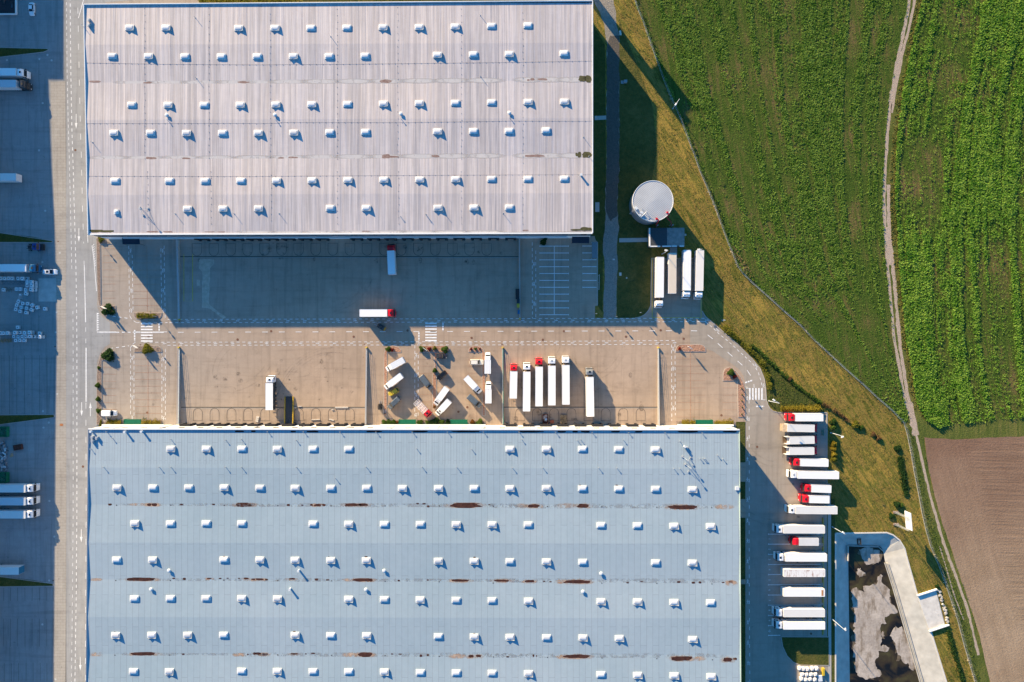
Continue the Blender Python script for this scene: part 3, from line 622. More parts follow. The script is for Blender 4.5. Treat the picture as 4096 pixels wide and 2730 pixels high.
rut(TT(3, 0, [(1365, -200), (1348, 0), (1300, 250), (1235, 480), (1195, 700), (1160, 880), (1135, 1050)]), .9, 2)
rut(TT(3, 0, [(1215, 480), (1180, 640), (1155, 800), (1125, 950)]), 1.7, 3, .034)
rut(TT(3, 1, [(1105, 130), (1108, 400), (1118, 600), (1135, 760), (1158, 1000), (1178, 1200), (1205, 1568)])+TT(3, 2, [(1240, 200), (1265, 400), (1295, 560), (1325, 690)]), 1.15, 4)
rut(TT(3, 1, [(1085, 520), (1098, 700), (1118, 880)]), 1.5, 8, .034)
rut(TT(3, 2, [(1295, 560), (1330, 700), (1348, 790), (1362, 870)]), 2.3, 5, .036)
rut(TT(3, 2, [(1355, 840), (1380, 930), (1410, 1070), (1450, 1250), (1500, 1450), (1530, 1568)])+TT(3, 3, [(1600, 250), (1690, 500), (1780, 740), (1850, 960), (1900, 1170), (1935, 1330)]), .95, 6)
rut(TT(3, 3, [(1575, 320), (1640, 520), (1700, 740), (1760, 900), (1800, 1000)]), .45, 7)
struct('dirt_track', g, gravel('track_dirt', (.46, .35, .265), (.60, .48, .385), 9))
# ------------------------------------------------------------ storm water basin
m_conc = mat('basin_concrete', (.46, .44, .395), .9, var=.16, scale=.35, world=True)
ZB = -3.0
g = FB(); o3 = [W(p, .03) for p in BASIN_O]; i3 = [W(p, ZB) for p in BASIN_I]; n = len(o3)
g.add([tuple(v) for v in o3+i3], [(i, i+1, n+i+1, n+i) for i in range(n-1)]+[(n-1, 0, n, 2*n-1)])
me = g.mesh('basin', m_conc); bm = bmesh.new(); bm.from_mesh(me); bmesh.ops.recalc_face_normals(bm, faces=bm.faces)
if sum(f.normal.z for f in bm.faces) < 0: bmesh.ops.reverse_faces(bm, faces=bm.faces)
bm.to_mesh(me); bm.free(); tag(link('basin', me), kind='structure')
g = FB(); g.sheet([tuple(W(p, ZB)[:2]) for p in BASIN_I], ZB-.25); struct('basin_bed', g, mat('bed_mud', (.1, .08, .05), .9))
b = NB('pond_water'); c = b.ramp(b.noise(.16, 4, dist=.5), [(.40, (.009, .009, .008)), (.52, (.040, .029, .014)), (.66, (.07, .06, .022))])
b.out(c, .08, 0, .35); b.bump(b.noise(1.5, 2), .05, .05)
g = FB(); g.sheet([tuple(W(p, ZB)[:2]) for p in BASIN_I], ZB+.02); struct('pond_water', g, b.m)
m_mud = NB('dry_mud'); c = m_mud.ramp(m_mud.noise(.22, 5, dist=.6), [(.3, (.36, .31, .265)), (.7, (.53, .46, .39))])
c = m_mud.mix(m_mud.ramp(m_mud.noise(.35, 4, m_mud.mapv(m_mud.P, (1.5, .5, 1))), [(.50, 0), (.66, .75)]), c, (.17, .125, .08)); c = m_mud.mix(1, c, m_mud.ramp(m_mud.noise(1.6, 5, rough=.75), [(.3, .72), (.65, 1.08)]), 'MULTIPLY'); m_mud.out(c, .9); m_mud.bump(m_mud.noise(1.2, 5), .4, .1)
g = MB(); g2 = MB()
for k, q in enumerate(([(775, 720), (815, 710), (850, 745), (885, 750), (890, 690), (930, 680), (990, 660), (1005, 620), (1000, 595), (1030, 590), (1052, 595), (1055, 650), (1075, 680), (1110, 720), (1120, 780), (1100, 810), (1130, 850), (1160, 890), (1180, 930), (1160, 940), (1110, 945), (1080, 960), (1060, 980), (1075, 1010), (1060, 1030), (1035, 1040), (1030, 1100), (1030, 1240), (1075, 1225), (1110, 1240), (1115, 1265), (1080, 1285), (1030, 1285), (1015, 1320), (1000, 1360), (985, 1400), (995, 1440), (1030, 1470), (1040, 1500), (1000, 1530), (910, 1530), (880, 1520), (830, 1500), (800, 1440), (805, 1400), (790, 1330), (800, 1290), (790, 1240), (800, 1170), (790, 1110), (790, 1000), (800, 930), (775, 870), (770, 800)],
    [(835, 345), (870, 325), (960, 340), (1020, 370), (1035, 420), (1020, 460), (960, 485), (900, 480), (870, 440), (850, 390)],
    [(1130, 1110), (1160, 1070), (1210, 1060), (1238, 1045), (1280, 1180), (1330, 1340), (1352, 1420), (1340, 1450), (1290, 1400), (1230, 1370), (1195, 1330), (1200, 1290), (1180, 1240), (1160, 1200), (1135, 1150)],
    [(820, 575), (835, 520), (870, 508), (875, 560), (895, 575), (880, 595), (850, 600)], [(1045, 1100), (1070, 1098), (1075, 1150), (1050, 1155)])):
    g.prism(wob([tuple(W(T(3, 3, *p), ZB)[:2]) for p in q], .95, .3, 20+k), ZB-.02, ZB+.07); g2.prism(wob([tuple(W(T(3, 3, *p), ZB)[:2]) for p in q], 1.9, .4, 40+k), ZB-.02, ZB+.05)
struct('mud_bank', g, m_mud.m)
struct('wet_mud', g2, mat('wet_mud', (.13, .10, .065), .55, var=.5, scale=.5, world=True))
g = MB()
for k in range(3): g.wallrun([tuple(W(T(3, 3, u+k*9+(0 if k else -6), v), ZB)[:2]) for u, v in [(1075, 470), (1150, 700), (1245, 1030), (1400, 1568), (1530, 2000)]], .22, ZB-.1, ZB+.35+k*.22)
g.wallrun([tuple(W(T(3, 3, u, v), ZB)[:2]) for u, v in [(722, 310), (722, 445)]], .3, ZB, ZB+1.3)
g.wallrun([tuple(W(T(3, 3, u, v), ZB)[:2]) for u, v in [(735, 312), (890, 318), (1012, 323), (1050, 358)]], .25, ZB, ZB+.5)
struct('basin_ledge', g, m_conc)
g = MB(); g.wallrun(G(BASIN_O[1:]), .45, -.1, .12); g.wallrun(G(BASIN_O[:2]), .45, -.1, .12); struct('basin_rim', g, mat('rim_concrete', (.62, .58, .52), .9, world=True))
# ============================================================ BUILDINGS
def roofmat(name, c1, c2, kind):
    b = NB(name)
    sx = b.n('ShaderNodeSeparateXYZ'); b.put(sx.inputs[0], b.P)
    c = b.ramp(b.noise(.03, 4), [(.3, c1), (.7, c2)])
    if kind == 'corrugated':
        st = b.noise(1.0, 3, b.mapv(b.P, (.95, .010, 1)), .75); st2 = b.noise(.22, 3, b.mapv(b.P, (1.0, .02, 1), loc=(5, 0, 0)), .7)
        c = b.mix(1, c, b.ramp(st, [(.40, .80), (.60, 1.06)]), 'MULTIPLY'); c = b.mix(1, c, b.ramp(st2, [(.3, .90), (.7, 1.04)]), 'MULTIPLY')
        # a strip of older membrane at both long edges, laid in shorter lengths
        br = b.n('ShaderNodeTexBrick'); b.put(br.inputs['Vector'], b.mapv(b.P, rot=(0, 0, R_(90)))); br.inputs['Scale'].default_value = 1
        br.inputs['Brick Width'].default_value = 13; br.inputs['Row Height'].default_value = 2.1; br.inputs['Mortar Size'].default_value = .05
        br.inputs['Color1'].default_value = (1, 1, 1, 1); br.inputs['Color2'].default_value = (.95, .95, .96, 1); br.inputs['Mortar'].default_value = (1.0, 1.0, 1.0, 1)
        c = b.mix(1, c, br.outputs[0], 'MULTIPLY')
        h = b.math('ADD', b.math('MULTIPLY', b.noise(1.0, 2, b.mapv(b.P, (1.0, .01, 1)), .6), .9), b.math('MULTIPLY', b.math('SINE', b.math('MULTIPLY', sx.outputs[0], 2*math.pi/2.1)), .06))
        b.bump(h, .32, .4)
    else:
        br = b.n('ShaderNodeTexBrick', offset=.37, offset_frequency=2); b.put(br.inputs['Vector'], b.mapv(b.P, rot=(0, 0, R_(90)))); br.inputs['Scale'].default_value = 1
        br.inputs['Brick Width'].default_value = 17; br.inputs['Row Height'].default_value = 2.05; br.inputs['Mortar Size'].default_value = .055
        br.inputs['Color1'].default_value = (1, 1, 1, 1); br.inputs['Color2'].default_value = (.955, .96, .97, 1); br.inputs['Mortar'].default_value = (.72, .68, .70, 1)
        c = b.mix(1, c, br.outputs[0], 'MULTIPLY')
        br2 = b.n('ShaderNodeTexBrick', offset=.5); b.put(br2.inputs['Vector'], b.mapv(b.P, rot=(0, 0, R_(90)))); br2.inputs['Scale'].default_value = 1
        br2.inputs['Brick Width'].default_value = 40; br2.inputs['Row Height'].default_value = .93; br2.inputs['Mortar Size'].default_value = .05
        br2.inputs['Color1'].default_value = (1, 1, 1, 1); br2.inputs['Color2'].default_value = (1, 1, 1, 1); br2.inputs['Mortar'].default_value = (.80, .76, .79, 1)
        ed = b.ramp(b.math('MULTIPLY_ADD', sx.outputs[1], .1, 4.62), [(.49, 0), (.51, 1)])
        c = b.mix(ed, c, b.mix(1, c, br2.outputs[0], 'MULTIPLY'))
        b.bump(b.noise(.8, 3), .06, .1)
    c = b.mix(1, c, b.ramp(b.noise(.5, 5, rough=.75), [(.25, .93), (.75, 1.03)]), 'MULTIPLY')
    b.out(c, .62, 0, .25); return b.m
m_roofN = roofmat('ribbed_membrane', (.50, .465, .48), (.60, .53, .505), 'corrugated')
m_roofS = roofmat('welded_membrane', (.318, .40, .442), (.37, .442, .482), 'welded')
def stainmat(name, c1, c2):
    b = NB(name); c = b.ramp(b.noise(1.1, 4), [(.3, c1), (.7, c2)]); b.out(c, .8, 0, .2); return b.m
def halomat(name, c1, c2, lo=.42):
    b = NB(name); at = b.n('ShaderNodeAttribute', attribute_name='fade'); c = b.ramp(b.noise(.7, 4), [(.3, c1), (.7, c2)]); b.out(c, .85)
    a = b.math('MULTIPLY', b.ramp(b.noise(.55, 5, rough=.7), [(lo, .0), (lo+.25, 1)]), at.outputs['Fac']); b.put(b.b.inputs['Alpha'], a); return b.m
m_coat = mat('coping_white', (.78, .77, .75), .5, var=.05, world=True)
m_clad = mat('dark_cladding', (.13, .135, .145), .6, world=True)
m_cladw = mat('white_cladding', (.66, .655, .64), .5, var=.05, world=True, scale=.3)
m_frame = mat('skylight_frame', (.66, .67, .68), .5, var=.04)
b = NB('opal_dome'); oi = b.n('ShaderNodeObjectInfo'); b.out(b.mix(1, b.ramp(oi.outputs['Random'], [(0, (.60, .60, .61)), (.5, (.72, .72, .73)), (1, (.76, .755, .75))]), b.ramp(b.noise(1.5, 3, b.P), [(.3, .9), (.7, 1.02)]), 'MULTIPLY'), .25, 0, .5); m_poly = b.m
m_galv = mat('galvanised', (.48, .49, .50), .45, .3, var=.1)
m_zinc = mat('vent_white', (.62, .64, .66), .4, var=.05)
m_black = mat('black_rubber', (.022, .022, .025), .8)
m_door = mat('dock_door_grey', (.42, .43, .44), .5, var=.05)
m_green = mat('green_sheet', (.006, .105, .055), .45, var=.15, world=True)
m_glass = mat('dark_glass', (.012, .018, .025), .08, var=.1, spec=.6)
m_teal = mat('teal_sheet', (.10, .32, .30), .5)
def roof_mesh(px_edges, yr, zlo, zhi, x0f, x1f):
    """ridge and furrow roof: yr = list of (photo y, is_ridge); x0f/x1f give the photo x of the edges"""
    m = FB(); L = []
    for y, rdg in yr:
        z = zhi if rdg else zlo; xs = [x0f(y)+(x1f(y)-x0f(y))*k/24 for k in range(25)]
        L.append([tuple(W((x, y+px_edges*(k/24)), z)) for k, x in enumerate(xs)])
    vs = [p for r in L for p in r]; n = 25
    m.add(vs, [((j+1)*n+i, (j+1)*n+i+1, j*n+i+1, j*n+i) for j in range(len(L)-1) for i in range(n-1)]); return m
def zat(yr, y, zlo, zhi):
    for (a, ra), (b_, rb) in zip(yr[:-1], yr[1:]):
        if a <= y <= b_: t = (y-a)/(b_-a); za = zhi if ra else zlo; zb = zhi if rb else zlo; return za+(zb-za)*t
    return zlo
def blob(mb, c, r, u, v, w, h, z, seed, ragged=.32):
    p = W(T(c, r, u, v), z); rx = w/2/2.297*S*.95; ry = h/2/2.297*S*.95; pts = []
    for k in range(22):
        a = 2*math.pi*k/22; q = 1+ragged*mnoise.noise(Vector((math.cos(a)*rx*.9+seed, math.sin(a)*ry*2.2, seed*1.7)))
        ex = abs(math.cos(a))**.7*math.copysign(1, math.cos(a)); ey = abs(math.sin(a))**.7*math.copysign(1, math.sin(a))
        pts.append((p.x+rx*ex*q, p.y+ry*ey*(q+.2*mnoise.noise(Vector((k*1.3, seed, 2))))))
    mb.sheet(pts, z)
def add_halos(name, specs, m, parent, zf, zo=.010):
    for q, (c, r, u, v, w, h) in enumerate(specs):
        V = []; F = []; A = []
        z = zf(T(c, r, u, v)[1])+zo+.0011*(q % 4); p = W(T(c, r, u, v), z); rx = w/2/2.297*S*.95; ry = h/2/2.297*S*.95; n = 20
        V.append((p.x, p.y, z)); A.append(1.0)
        for ring, al in ((.55, .95), (1.0, 0.0)):
            for k in range(n): a = 2*math.pi*k/n; V.append((p.x+rx*ring*math.cos(a), p.y+ry*ring*math.sin(a), z)); A.append(al)
        for k in range(n):
            F.append((0, 1+k, 1+(k+1) % n)); F.append((1+k, 1+n+k, 1+n+(k+1) % n, 1+(k+1) % n))
        me = bpy.data.meshes.new(name); me.from_pydata(V, [], F); me.materials.append(m)
        at = me.attributes.new('fade', 'FLOAT', 'POINT'); at.data.foreach_set('value', A); child_h(link(name, me), parent)
def child_h(o, root): o.parent = root; o.matrix_parent_inverse = Matrix.Translation(-root.location)
# skylight kinds
def fn_curb(m):
    m.box(0, 0, -.15, 2.95, 1.9, .42)
def fn_dome(m):
    m.loft([[(1.28*s*math.copysign(abs(math.cos(a))**.35, math.cos(a)), .76*t*math.copysign(abs(math.sin(a))**.35, math.sin(a)), z) for a in [math.pi*(k+.5)/8 for k in range(16)]] for s, t, z in ((1, 1, .25), (.995, .99, .34), (.97, .90, .41), (.90, .66, .46), (.82, .34, .50), (.74, .06, .51))])
def fn_defl(m):
    [m.add([(x+a, b_, z) for a in (0, .05) for b_, z in q], [(0, 1, 2, 3), (7, 6, 5, 4), (0, 4, 5, 1), (1, 5, 6, 2), (2, 6, 7, 3), (3, 7, 4, 0)]) for x, q in ((1.52, ((.85, 0), (.85, .38), (-1.02, .70), (-1.02, 0))),)]; [m.add([(a, y+b_, z) for b_ in (0, .05) for a, z in q], [(0, 1, 2, 3), (7, 6, 5, 4), (0, 4, 5, 1), (1, 5, 6, 2), (2, 6, 7, 3), (3, 7, 4, 0)]) for y, q in ((-1.07, ((1.52, 0), (1.52, .70), (.2, .30), (.2, 0))), (-1.07, ((.2, 0), (.2, .30), (-1.15, .55), (-1.15, 0))))]
def skylights(root, rows, zf, small=()):
    for c, r, pts in rows:
        for i, (u, v) in enumerate(pts):
            p = T(c, r, u, v); z = zf(p[1]); w_ = W(p, z+.3); w_.z = z
            o = part('skylight', 'curb', fn_curb, m_frame, root, w_, random.uniform(-.025, .025))
            part('dome', 'd', fn_dome, m_poly, o, smooth=True)
            if (i*7+int(v)) % 5 in (0, 1, 3): part('wind_deflector', 'w', fn_defl, m_galv, o)
def fn_vent(m): m.tube((0, 0, -.2), (0, 0, .42), .42, 14); m.dome(0, 0, .42, .66, .66, .24, 14, 3); m.tube((0, 0, .64), (0, 0, .72), .3, 12)
def fn_pipe(m): m.tube((0, 0, -.2), (0, 0, .62), .09, 8); m.tube((0, 0, .62), (0, 0, .76), .18, 8)
def fn_stack(m): m.tube((0, 0, -.2), (0, 0, 1.15), .34, 12); m.tube((0, 0, 1.15), (0, 0, 1.3), .42, 12)
def fn_rod(m): m.tube((0, 0, -.2), (0, 0, 1.25), .07, 6); m.box(0, 0, -.1, .3, .3, .2)
def scatter(root, name, key, fn, m, pts, zf):
    for c, r, u, v in pts:
        p = T(c, r, u, v); z = zf(p[1]); w_ = W(p, z); part(name, key, fn, m, root, w_)
# ---------------- north warehouse
HT_ = 12.0
nw = thing('warehouse', 'long warehouse with pinkish ribbed roof, its docks in shade on the south side', 'warehouse', W((1390, 500)))
base = nw.location.copy()
def child(mb, name, mats, root, **k):
    o = mb.build(name, mats, None, **k); o.parent = root; o.matrix_parent_inverse = Matrix.Translation(-root.location); return o
QN = [(333, 17), (2371, 2), (2371, 932), (350, 937)]
qn = [W(p, HT_) for p in QN]
def wallq(mb, q, z0, z1, ins=.0):
    n = len(q); mb.add([(p.x, p.y, z0) for p in q]+[(p.x, p.y, z1) for p in q], [(i, (i+1) % n, n+(i+1) % n, n+i) for i in range(n)])
m = MB(); wallq(m, qn, 5.2, 11.55); child(m, 'wall', m_clad, nw)
m = MB(); wallq(m, qn, 0, 5.2); child(m, 'lower_wall', mat('white_panel', (.84, .84, .84), .4, var=.03), nw)
yrN = [(25, 0), (180, 1), (331, 0), (481, 1), (631, 0), (781, 1), (931, 0)]
ZL, ZR = 11.45, 11.75
zN = lambda y: zat(yrN, y, ZL, ZR)
rm = roof_mesh(-8, [(20, 0)]+yrN[1:-1]+[(936, 0)], ZL, ZR, lambda y: 333+(y-17)*.0185, lambda y: 2371)
o = child(rm, 'roof', m_roofN, nw)
m = MB()
m.wallrun([tuple(v) for v in (qn[3], qn[0], qn[1], qn[2])], .35, 11.2, 11.84); m.cur = 0
child(m, 'parapet', mat('parapet_grey', (.58, .60, .63), .6, world=True), nw)
m = MB(); m.wallrun([tuple(qn[3]), tuple(qn[2])], .5, 11.2, 11.62); m.wallrun([tuple(v+Vector((0, 0, 0))) for v in (qn[3], qn[0], qn[1], qn[2])], .16, 11.84, 11.88)
child(m, 'coping', m_coat, nw)
ZS = .012; m_damp = stainmat('damp_stain', (.20, .12, .10), (.33, .24, .21)); m_moss = stainmat('roof_moss', (.045, .045, .022), (.11, .10, .045))
for k, s_ in enumerate([(0, 0, 878, 752, 110, 20), (0, 0, 1360, 762, 85, 16), (0, 0, 2240, 758, 110, 20), (1, 0, 325, 758, 120, 20), (1, 0, 1195, 749, 105, 32), (2, 0, 150, 738, 22, 16), (2, 0, 188, 732, 42, 22), (2, 0, 280, 731, 95, 20), (0, 0, 1390, 1455, 100, 24), (0, 0, 1710, 1457, 80, 16), (1, 0, 230, 1453, 55, 12), (1, 0, 345, 1450, 95, 18), (1, 0, 1195, 1440, 80, 38), (1, 0, 1265, 1443, 90, 18), (1, 0, 1650, 1437, 70, 20), (2, 0, 207, 1434, 185, 24), (0, 1, 1395, 562, 100, 14), (0, 1, 1540, 563, 95, 14), (0, 1, 1925, 564, 90, 8), (0, 1, 2030, 564, 90, 8), (1, 1, 1010, 558, 70, 8), (2, 1, 125, 550, 50, 10)]):
    ms = FB(); blob(ms, *s_, zN(T(s_[0], s_[1], s_[2], s_[3])[1])+ZS, k); child(ms, 'roof_stain', m_damp, nw)
ms = FB()
for k, s_ in enumerate([(2, 0, 700, 726, 62, 62), (2, 0, 645, 726, 66, 50), (2, 0, 690, 1424, 86, 56), (2, 0, 620, 1424, 34, 50), (2, 0, 593, 1422, 20, 36), (0, 1, 880, 552, 120, 36), (0, 1, 975, 557, 130, 22), (2, 1, 680, 538, 110, 36), (2, 1, 590, 545, 100, 18)]):
    ms = FB(); blob(ms, *s_, zN(T(s_[0], s_[1], s_[2], s_[3])[1])+ZS+.004, k+50); child(ms, 'moss_patch', m_moss, nw)
def child_h(o, root): o.parent = root; o.matrix_parent_inverse = Matrix.Translation(-root.location)
h1 = [(0, 0, 300+k*310, 758, 420, 60) for k in range(3, 7)]+[(1, 0, k*300, 755-k*2, 420, 58) for k in range(0, 8)]+[(2, 0, 150+k*200, 735, 320, 60) for k in range(3)]+[(0, 0, 1000+k*330, 1452, 420, 60) for k in range(5)]+[(1, 0, k*300, 1448-k*2, 420, 58) for k in range(0, 8)]+[(2, 0, 150+k*200, 1432, 320, 60) for k in range(3)]+[(1, 1, k*300, 562, 420, 36) for k in range(8)]
add_halos('silt_band', h1, halomat('pale_silt', (.50, .475, .47), (.56, .52, .50), .20), nw, zN, .008)
def cable(cb): child(cb, 'lightning_cable', m_cable, nw)
m_cable = mat('cable_grey', (.22, .21, .22), .7)
for c, r, pts in ((0, 0, [(800, 580), (1500, 592), (2351, 597)]), (1, 0, [(0, 597), (800, 592), (2351, 574)]), (2, 0, [(0, 574), (735, 562)]), (0, 0, [(800, 1137), (2351, 1135)]), (1, 0, [(0, 1137), (210, 1133), (230, 1127), (1400, 1127), (2351, 1113)]), (2, 0, [(0, 1113), (735, 1115)]), (0, 1, [(820, 52), (2351, 55)]), (1, 1, [(0, 53), (2351, 40)]), (2, 1, [(0, 40), (735, 38)])):
    cb = MB(); q = [W(T(c, r, *p), zN(T(c, r, *p)[1])) for p in pts]
    for a, b_ in zip(q[:-1], q[1:]): cb.tube(a+Vector((0, 0, .03)), b_+Vector((0, 0, .03)), .018, 4)
    L = sum((b_-a).length for a, b_ in zip(q[:-1], q[1:]))
    for a, b_ in zip(q[:-1], q[1:]):
        n = max(1, int((b_-a).length/2.1))
        for k in range(n): p = a.lerp(b_, k/n); cb.box(p.x, p.y, p.z-.02, .15, .15, .12)
    cable(cb)
for c, r, u, v0, v1 in ((0, 0, 1328, 80, 1560), (0, 0, 1918, 75, 1560), (1, 0, 130, 130, 1560), (1, 0, 745, 85, 1560), (1, 0, 1300, 70, 1560), (1, 0, 1885, 85, 1560), (2, 0, 98, 120, 1560), (0, 1, 1355, 10, 560), (0, 1, 1937, 10, 560), (1, 1, 138, 40, 560), (1, 1, 745, 10, 560), (1, 1, 1308, 10, 560), (1, 1, 1885, 10, 560), (2, 1, 95, 10, 560), (2, 0, 736, 60, 1560), (2, 1, 736, 10, 560)):
    cb = MB(); last = None
    for k in range(int((v1-v0)/60)):
        p = T(c, r, u+(k % 3)*2, v0+k*60); z = zN(p[1]); w_ = W(p, z); cb.box(w_.x, w_.y, z-.02, .15, .15, .12)
        if last: cb.tube(last, (w_.x, w_.y, z+.02), .012, 3)
        last = (w_.x, w_.y, z+.02)
    cable(cb)
rowsN = [(0, 0, [(1187, 253), (1522, 253), (2190, 257)]), (1, 0, [(172, 255), (502, 255), (833, 253), (1165, 250), (1497, 248), (1828, 243), (2162, 237)]), (2, 0, [(145, 232)]),
 (0, 0, [(1027, 514), (1362, 516), (1696, 518), (2030, 518)]), (1, 0, [(8, 517), (340, 516), (670, 515), (1000, 511), (1665, 503), (1995, 499), (2325, 496)]), (2, 0, [(477, 489)]),
 (0, 0, [(1207, 962), (1541, 963), (1873, 963), (2205, 962)]), (1, 0, [(180, 960), (510, 958), (838, 955), (1168, 952), (1498, 948), (1830, 944), (2163, 940)]), (2, 0, [(147, 936), (480, 933)]),
 (0, 0, [(1043, 1220), (1380, 1220), (1711, 1222), (2042, 1221)]), (1, 0, [(18, 1220), (345, 1218), (675, 1215), (1003, 1211), (1666, 1207), (1996, 1204), (2325, 1202)]), (2, 0, [(312, 1197)]),
 (0, 1, [(1053, 92), (1552, 92), (1881, 93), (2210, 91)]), (1, 1, [(185, 90), (512, 88), (842, 84), (1172, 82), (1502, 80), (1833, 78), (2163, 75)]), (2, 1, [(145, 74), (479, 72)]),
 (0, 1, [(1720, 350), (2046, 348)]), (1, 1, [(20, 346), (680, 342), (1010, 342), (1670, 340), (2000, 338), (2327, 337)])]
for rw in rowsN: pass
# shift parents: children are placed in world space relative to the root
def childloc(root): return -root.location
_part = part
def part(name, key, fn, mats, parent, loc=None, rz=None, smooth=False):
    if parent is not None and loc is not None and parent.type == 'EMPTY' and parent.get('_abs'): loc = Vector(loc)-parent.location
    return _part(name, key, fn, mats, parent, loc, rz, smooth)
nw['_abs'] = 1
skylights(nw, rowsN, zN)
p = T(0, 1, 1072, 380); part('skylight', 'small', lambda m: (m.box(0, 0, -.15, 1.5, 1.5, .5), m.dome(0, 0, .35, .65, .65, .35, 10, 3)), m_frame, nw, W(p, zN(p[1])))
scatter(nw, 'roof_vent', 'v', fn_vent, m_zinc, [(0, 0, 1537, 1062), (1, 0, 177, 1060), (1, 0, 1332, 1050), (2, 0, -24, 1042)], zN)
scatter(nw, 'vent_pipe', 'p', fn_pipe, m_galv, [(0, 0, 1542, 1107), (1, 0, 183, 1106), (1, 0, 1335, 1098), (2, 0, -22, 1085), (1, 1, 1325, 420), (1, 1, 1570, 420)], zN)
scatter(nw, 'lightning_rod', 'r', fn_rod, m_galv, [(0, 0, 1795, 165), (0, 0, 1805, 722), (0, 0, 850, 1310), (0, 0, 763, 240), (1, 0, 685, 338), (1, 0, 2060, 145), (1, 0, 2062, 705), (2, 0, 655, 1262), (0, 1, 1612, 398), (0, 1, 2153, 398), (1, 1, 213, 395), (1, 1, 1560, 403), (1, 1, 1725, 385), (1, 1, 2270, 393), (2, 0, 705, 1440)], zN)
scatter(nw, 'exhaust_stack', 's', fn_stack, m_zinc, [(2, 1, 632, 45)], zN)
def fn_ac(m): m.box(0, 0, 0, .9, .8, .7); m.tube((0, 0, .7), (0, 0, .78), .3, 10); m.box(0, -.55, .05, .5, .25, .8)
scatter(nw, 'air_conditioner', 'a', fn_ac, m_galv, [(0, 0, 822, 188), (0, 0, 822, 236)], zN)
def fn_mast(m):
    m.tube((0, 0, 0), (0, 0, 2.6), .07, 6); m.box(0, 0, 2.5, .5, .35, .35)
    for a in (0.4, 2.5, 4.6): m.tube((1.6*math.cos(a), 1.6*math.sin(a), .1), (0, 0, 1.8), .05, 5); m.box(1.6*math.cos(a), 1.6*math.sin(a), 0, .5, .5, .25)
scatter(nw, 'antenna_mast', 'm', fn_mast, m_galv, [(0, 1, 1320, 365)], zN)
# dock shelters and doors on the south front
def fn_shelter(m):       # frame round the door, local -Y is outwards
    m.box(-1.65, -.35, 0, .45, .75, 4.3); m.box(1.65, -.35, 0, .45, .75, 4.3); m.box(0, -.4, 3.75, 3.75, .85, .75)
def fn_dockdoor(m):
    m.box(0, -.04, .9, 2.85, .12, 2.9)
    for k in range(6): m.box(0, -.115, 1.35+k*.42, 2.85, .03, .04)
def fn_bumper(m): m.box(-1.2, -.5, .35, .35, .5, .5); m.box(1.2, -.5, .35, .35, .5, .5)
def dock(root, px, py, flip, ms_):
    w_ = W((px, py), 4.4); yy = root['_front'](px) if callable(root.get('_front')) else None
    return w_
yS = (qn[3].y+qn[2].y)/2
def dock_at(root, wx, wy, rz, ms_, md):
    o = part('dock_shelter', 'sh', fn_shelter, ms_, root, Vector((wx, wy, 0)), rz)
    part('dock_door', 'dd', fn_dockdoor, md, o); part('dock_bumper', 'db', fn_bumper, m_black, o)
xsN = [T(0, 1, u, 0)[0] for u in (1838, 2000, 2155, 2312)]+[T(1, 1, u, 0)[0] for u in (-30, 127, 283, 440, 598, 915, 1072, 1230, 1390, 1547, 1703, 1863, 2023, 2182, 2340)]
for x in xsN:
    wx = W((x, 955), 4.0).x; t = (wx-qn[3].x)/(qn[2].x-qn[3].x); dock_at(nw, wx, qn[3].y*(1-t)+qn[2].y*t-.01, 0, m_black, m_door)
def fn_canopy(m): m.add([(-3, 0, 3.7), (3, 0, 3.7), (3, -2.2, 3.35), (-3, -2.2, 3.35), (-3, 0, 3.58), (3, 0, 3.58), (3, -2.2, 3.23), (-3, -2.2, 3.23)], [(3, 2, 1, 0), (4, 5, 6, 7), (0, 1, 5, 4), (1, 2, 6, 5), (2, 3, 7, 6), (3, 0, 4, 7)]); [m.tube((x, -2.1, 0), (x, -2.1, 3.25), .06, 6) for x in (-2.9, 2.9)]
m_navy = mat('navy_sheet', (.02, .03, .05), .5, var=.1)
for c, r, u in ((0, 1, 1203), (2, 1, 630)):
    wx = W(T(c, r, u, 640), 3.5).x; t = (wx-qn[3].x)/(qn[2].x-qn[3].x); part('entrance_canopy', 'navy', fn_canopy, m_navy, nw, Vector((wx, qn[3].y*(1-t)+qn[2].y*t-.02, 0)), 0)
m = MB(); m.wallrun([(qn[3].x+8, qn[3].y-.35), (qn[2].x-8, qn[2].y-.35)], .5, 5.25, 5.4); child(m, 'wall_trim', m_coat, nw)
def fn_win(m): m.box(0, -.05, 0, 1.9, .12, 1.2)
for k in range(26):
    t = (k+.6)/26; part('window', 'w', fn_win, m_glass, nw, Vector((qn[3].x*(1-t)+qn[2].x*t, qn[3].y*(1-t)+qn[2].y*t, 7.6)), 0)
# ---------------- south warehouse
sw = thing('warehouse', 'wide warehouse with pale blue rust stained roof south of the car parks', 'warehouse', W((1650, 2400))); sw['_abs'] = 1
YE = 3330
QS = [(352, 1717), (2959, 1720), (2968, YE), (338, YE)]
qs = [W(p, HT_) for p in QS]
m = MB(); wallq(m, qs, 0, 11.55); child(m, 'wall', m_cladw, sw)
yrS = [(1722, 0), (1871, 1), (2019, 0), (2171, 1), (2319, 0), (2469, 1), (2617, 0), (2768, 1), (2918, 0), (3068, 1), (3218, 0), (3332, 1)]
zS = lambda y: zat(yrS, y, ZL, ZR)
rm = roof_mesh(5, [(1718, 0)]+yrS[1:], ZL, ZR, lambda y: 352-(y-1717)*.0065, lambda y: 2959+(y-1720)*.0035)
child(rm, 'roof', m_roofS, sw)
m = MB(); m.wallrun([tuple(v) for v in (qs[3], qs[0], qs[1])], .35, 11.2, 11.86)
child(m, 'parapet', mat('parapet_blue', (.42, .47, .54), .6, world=True), sw)
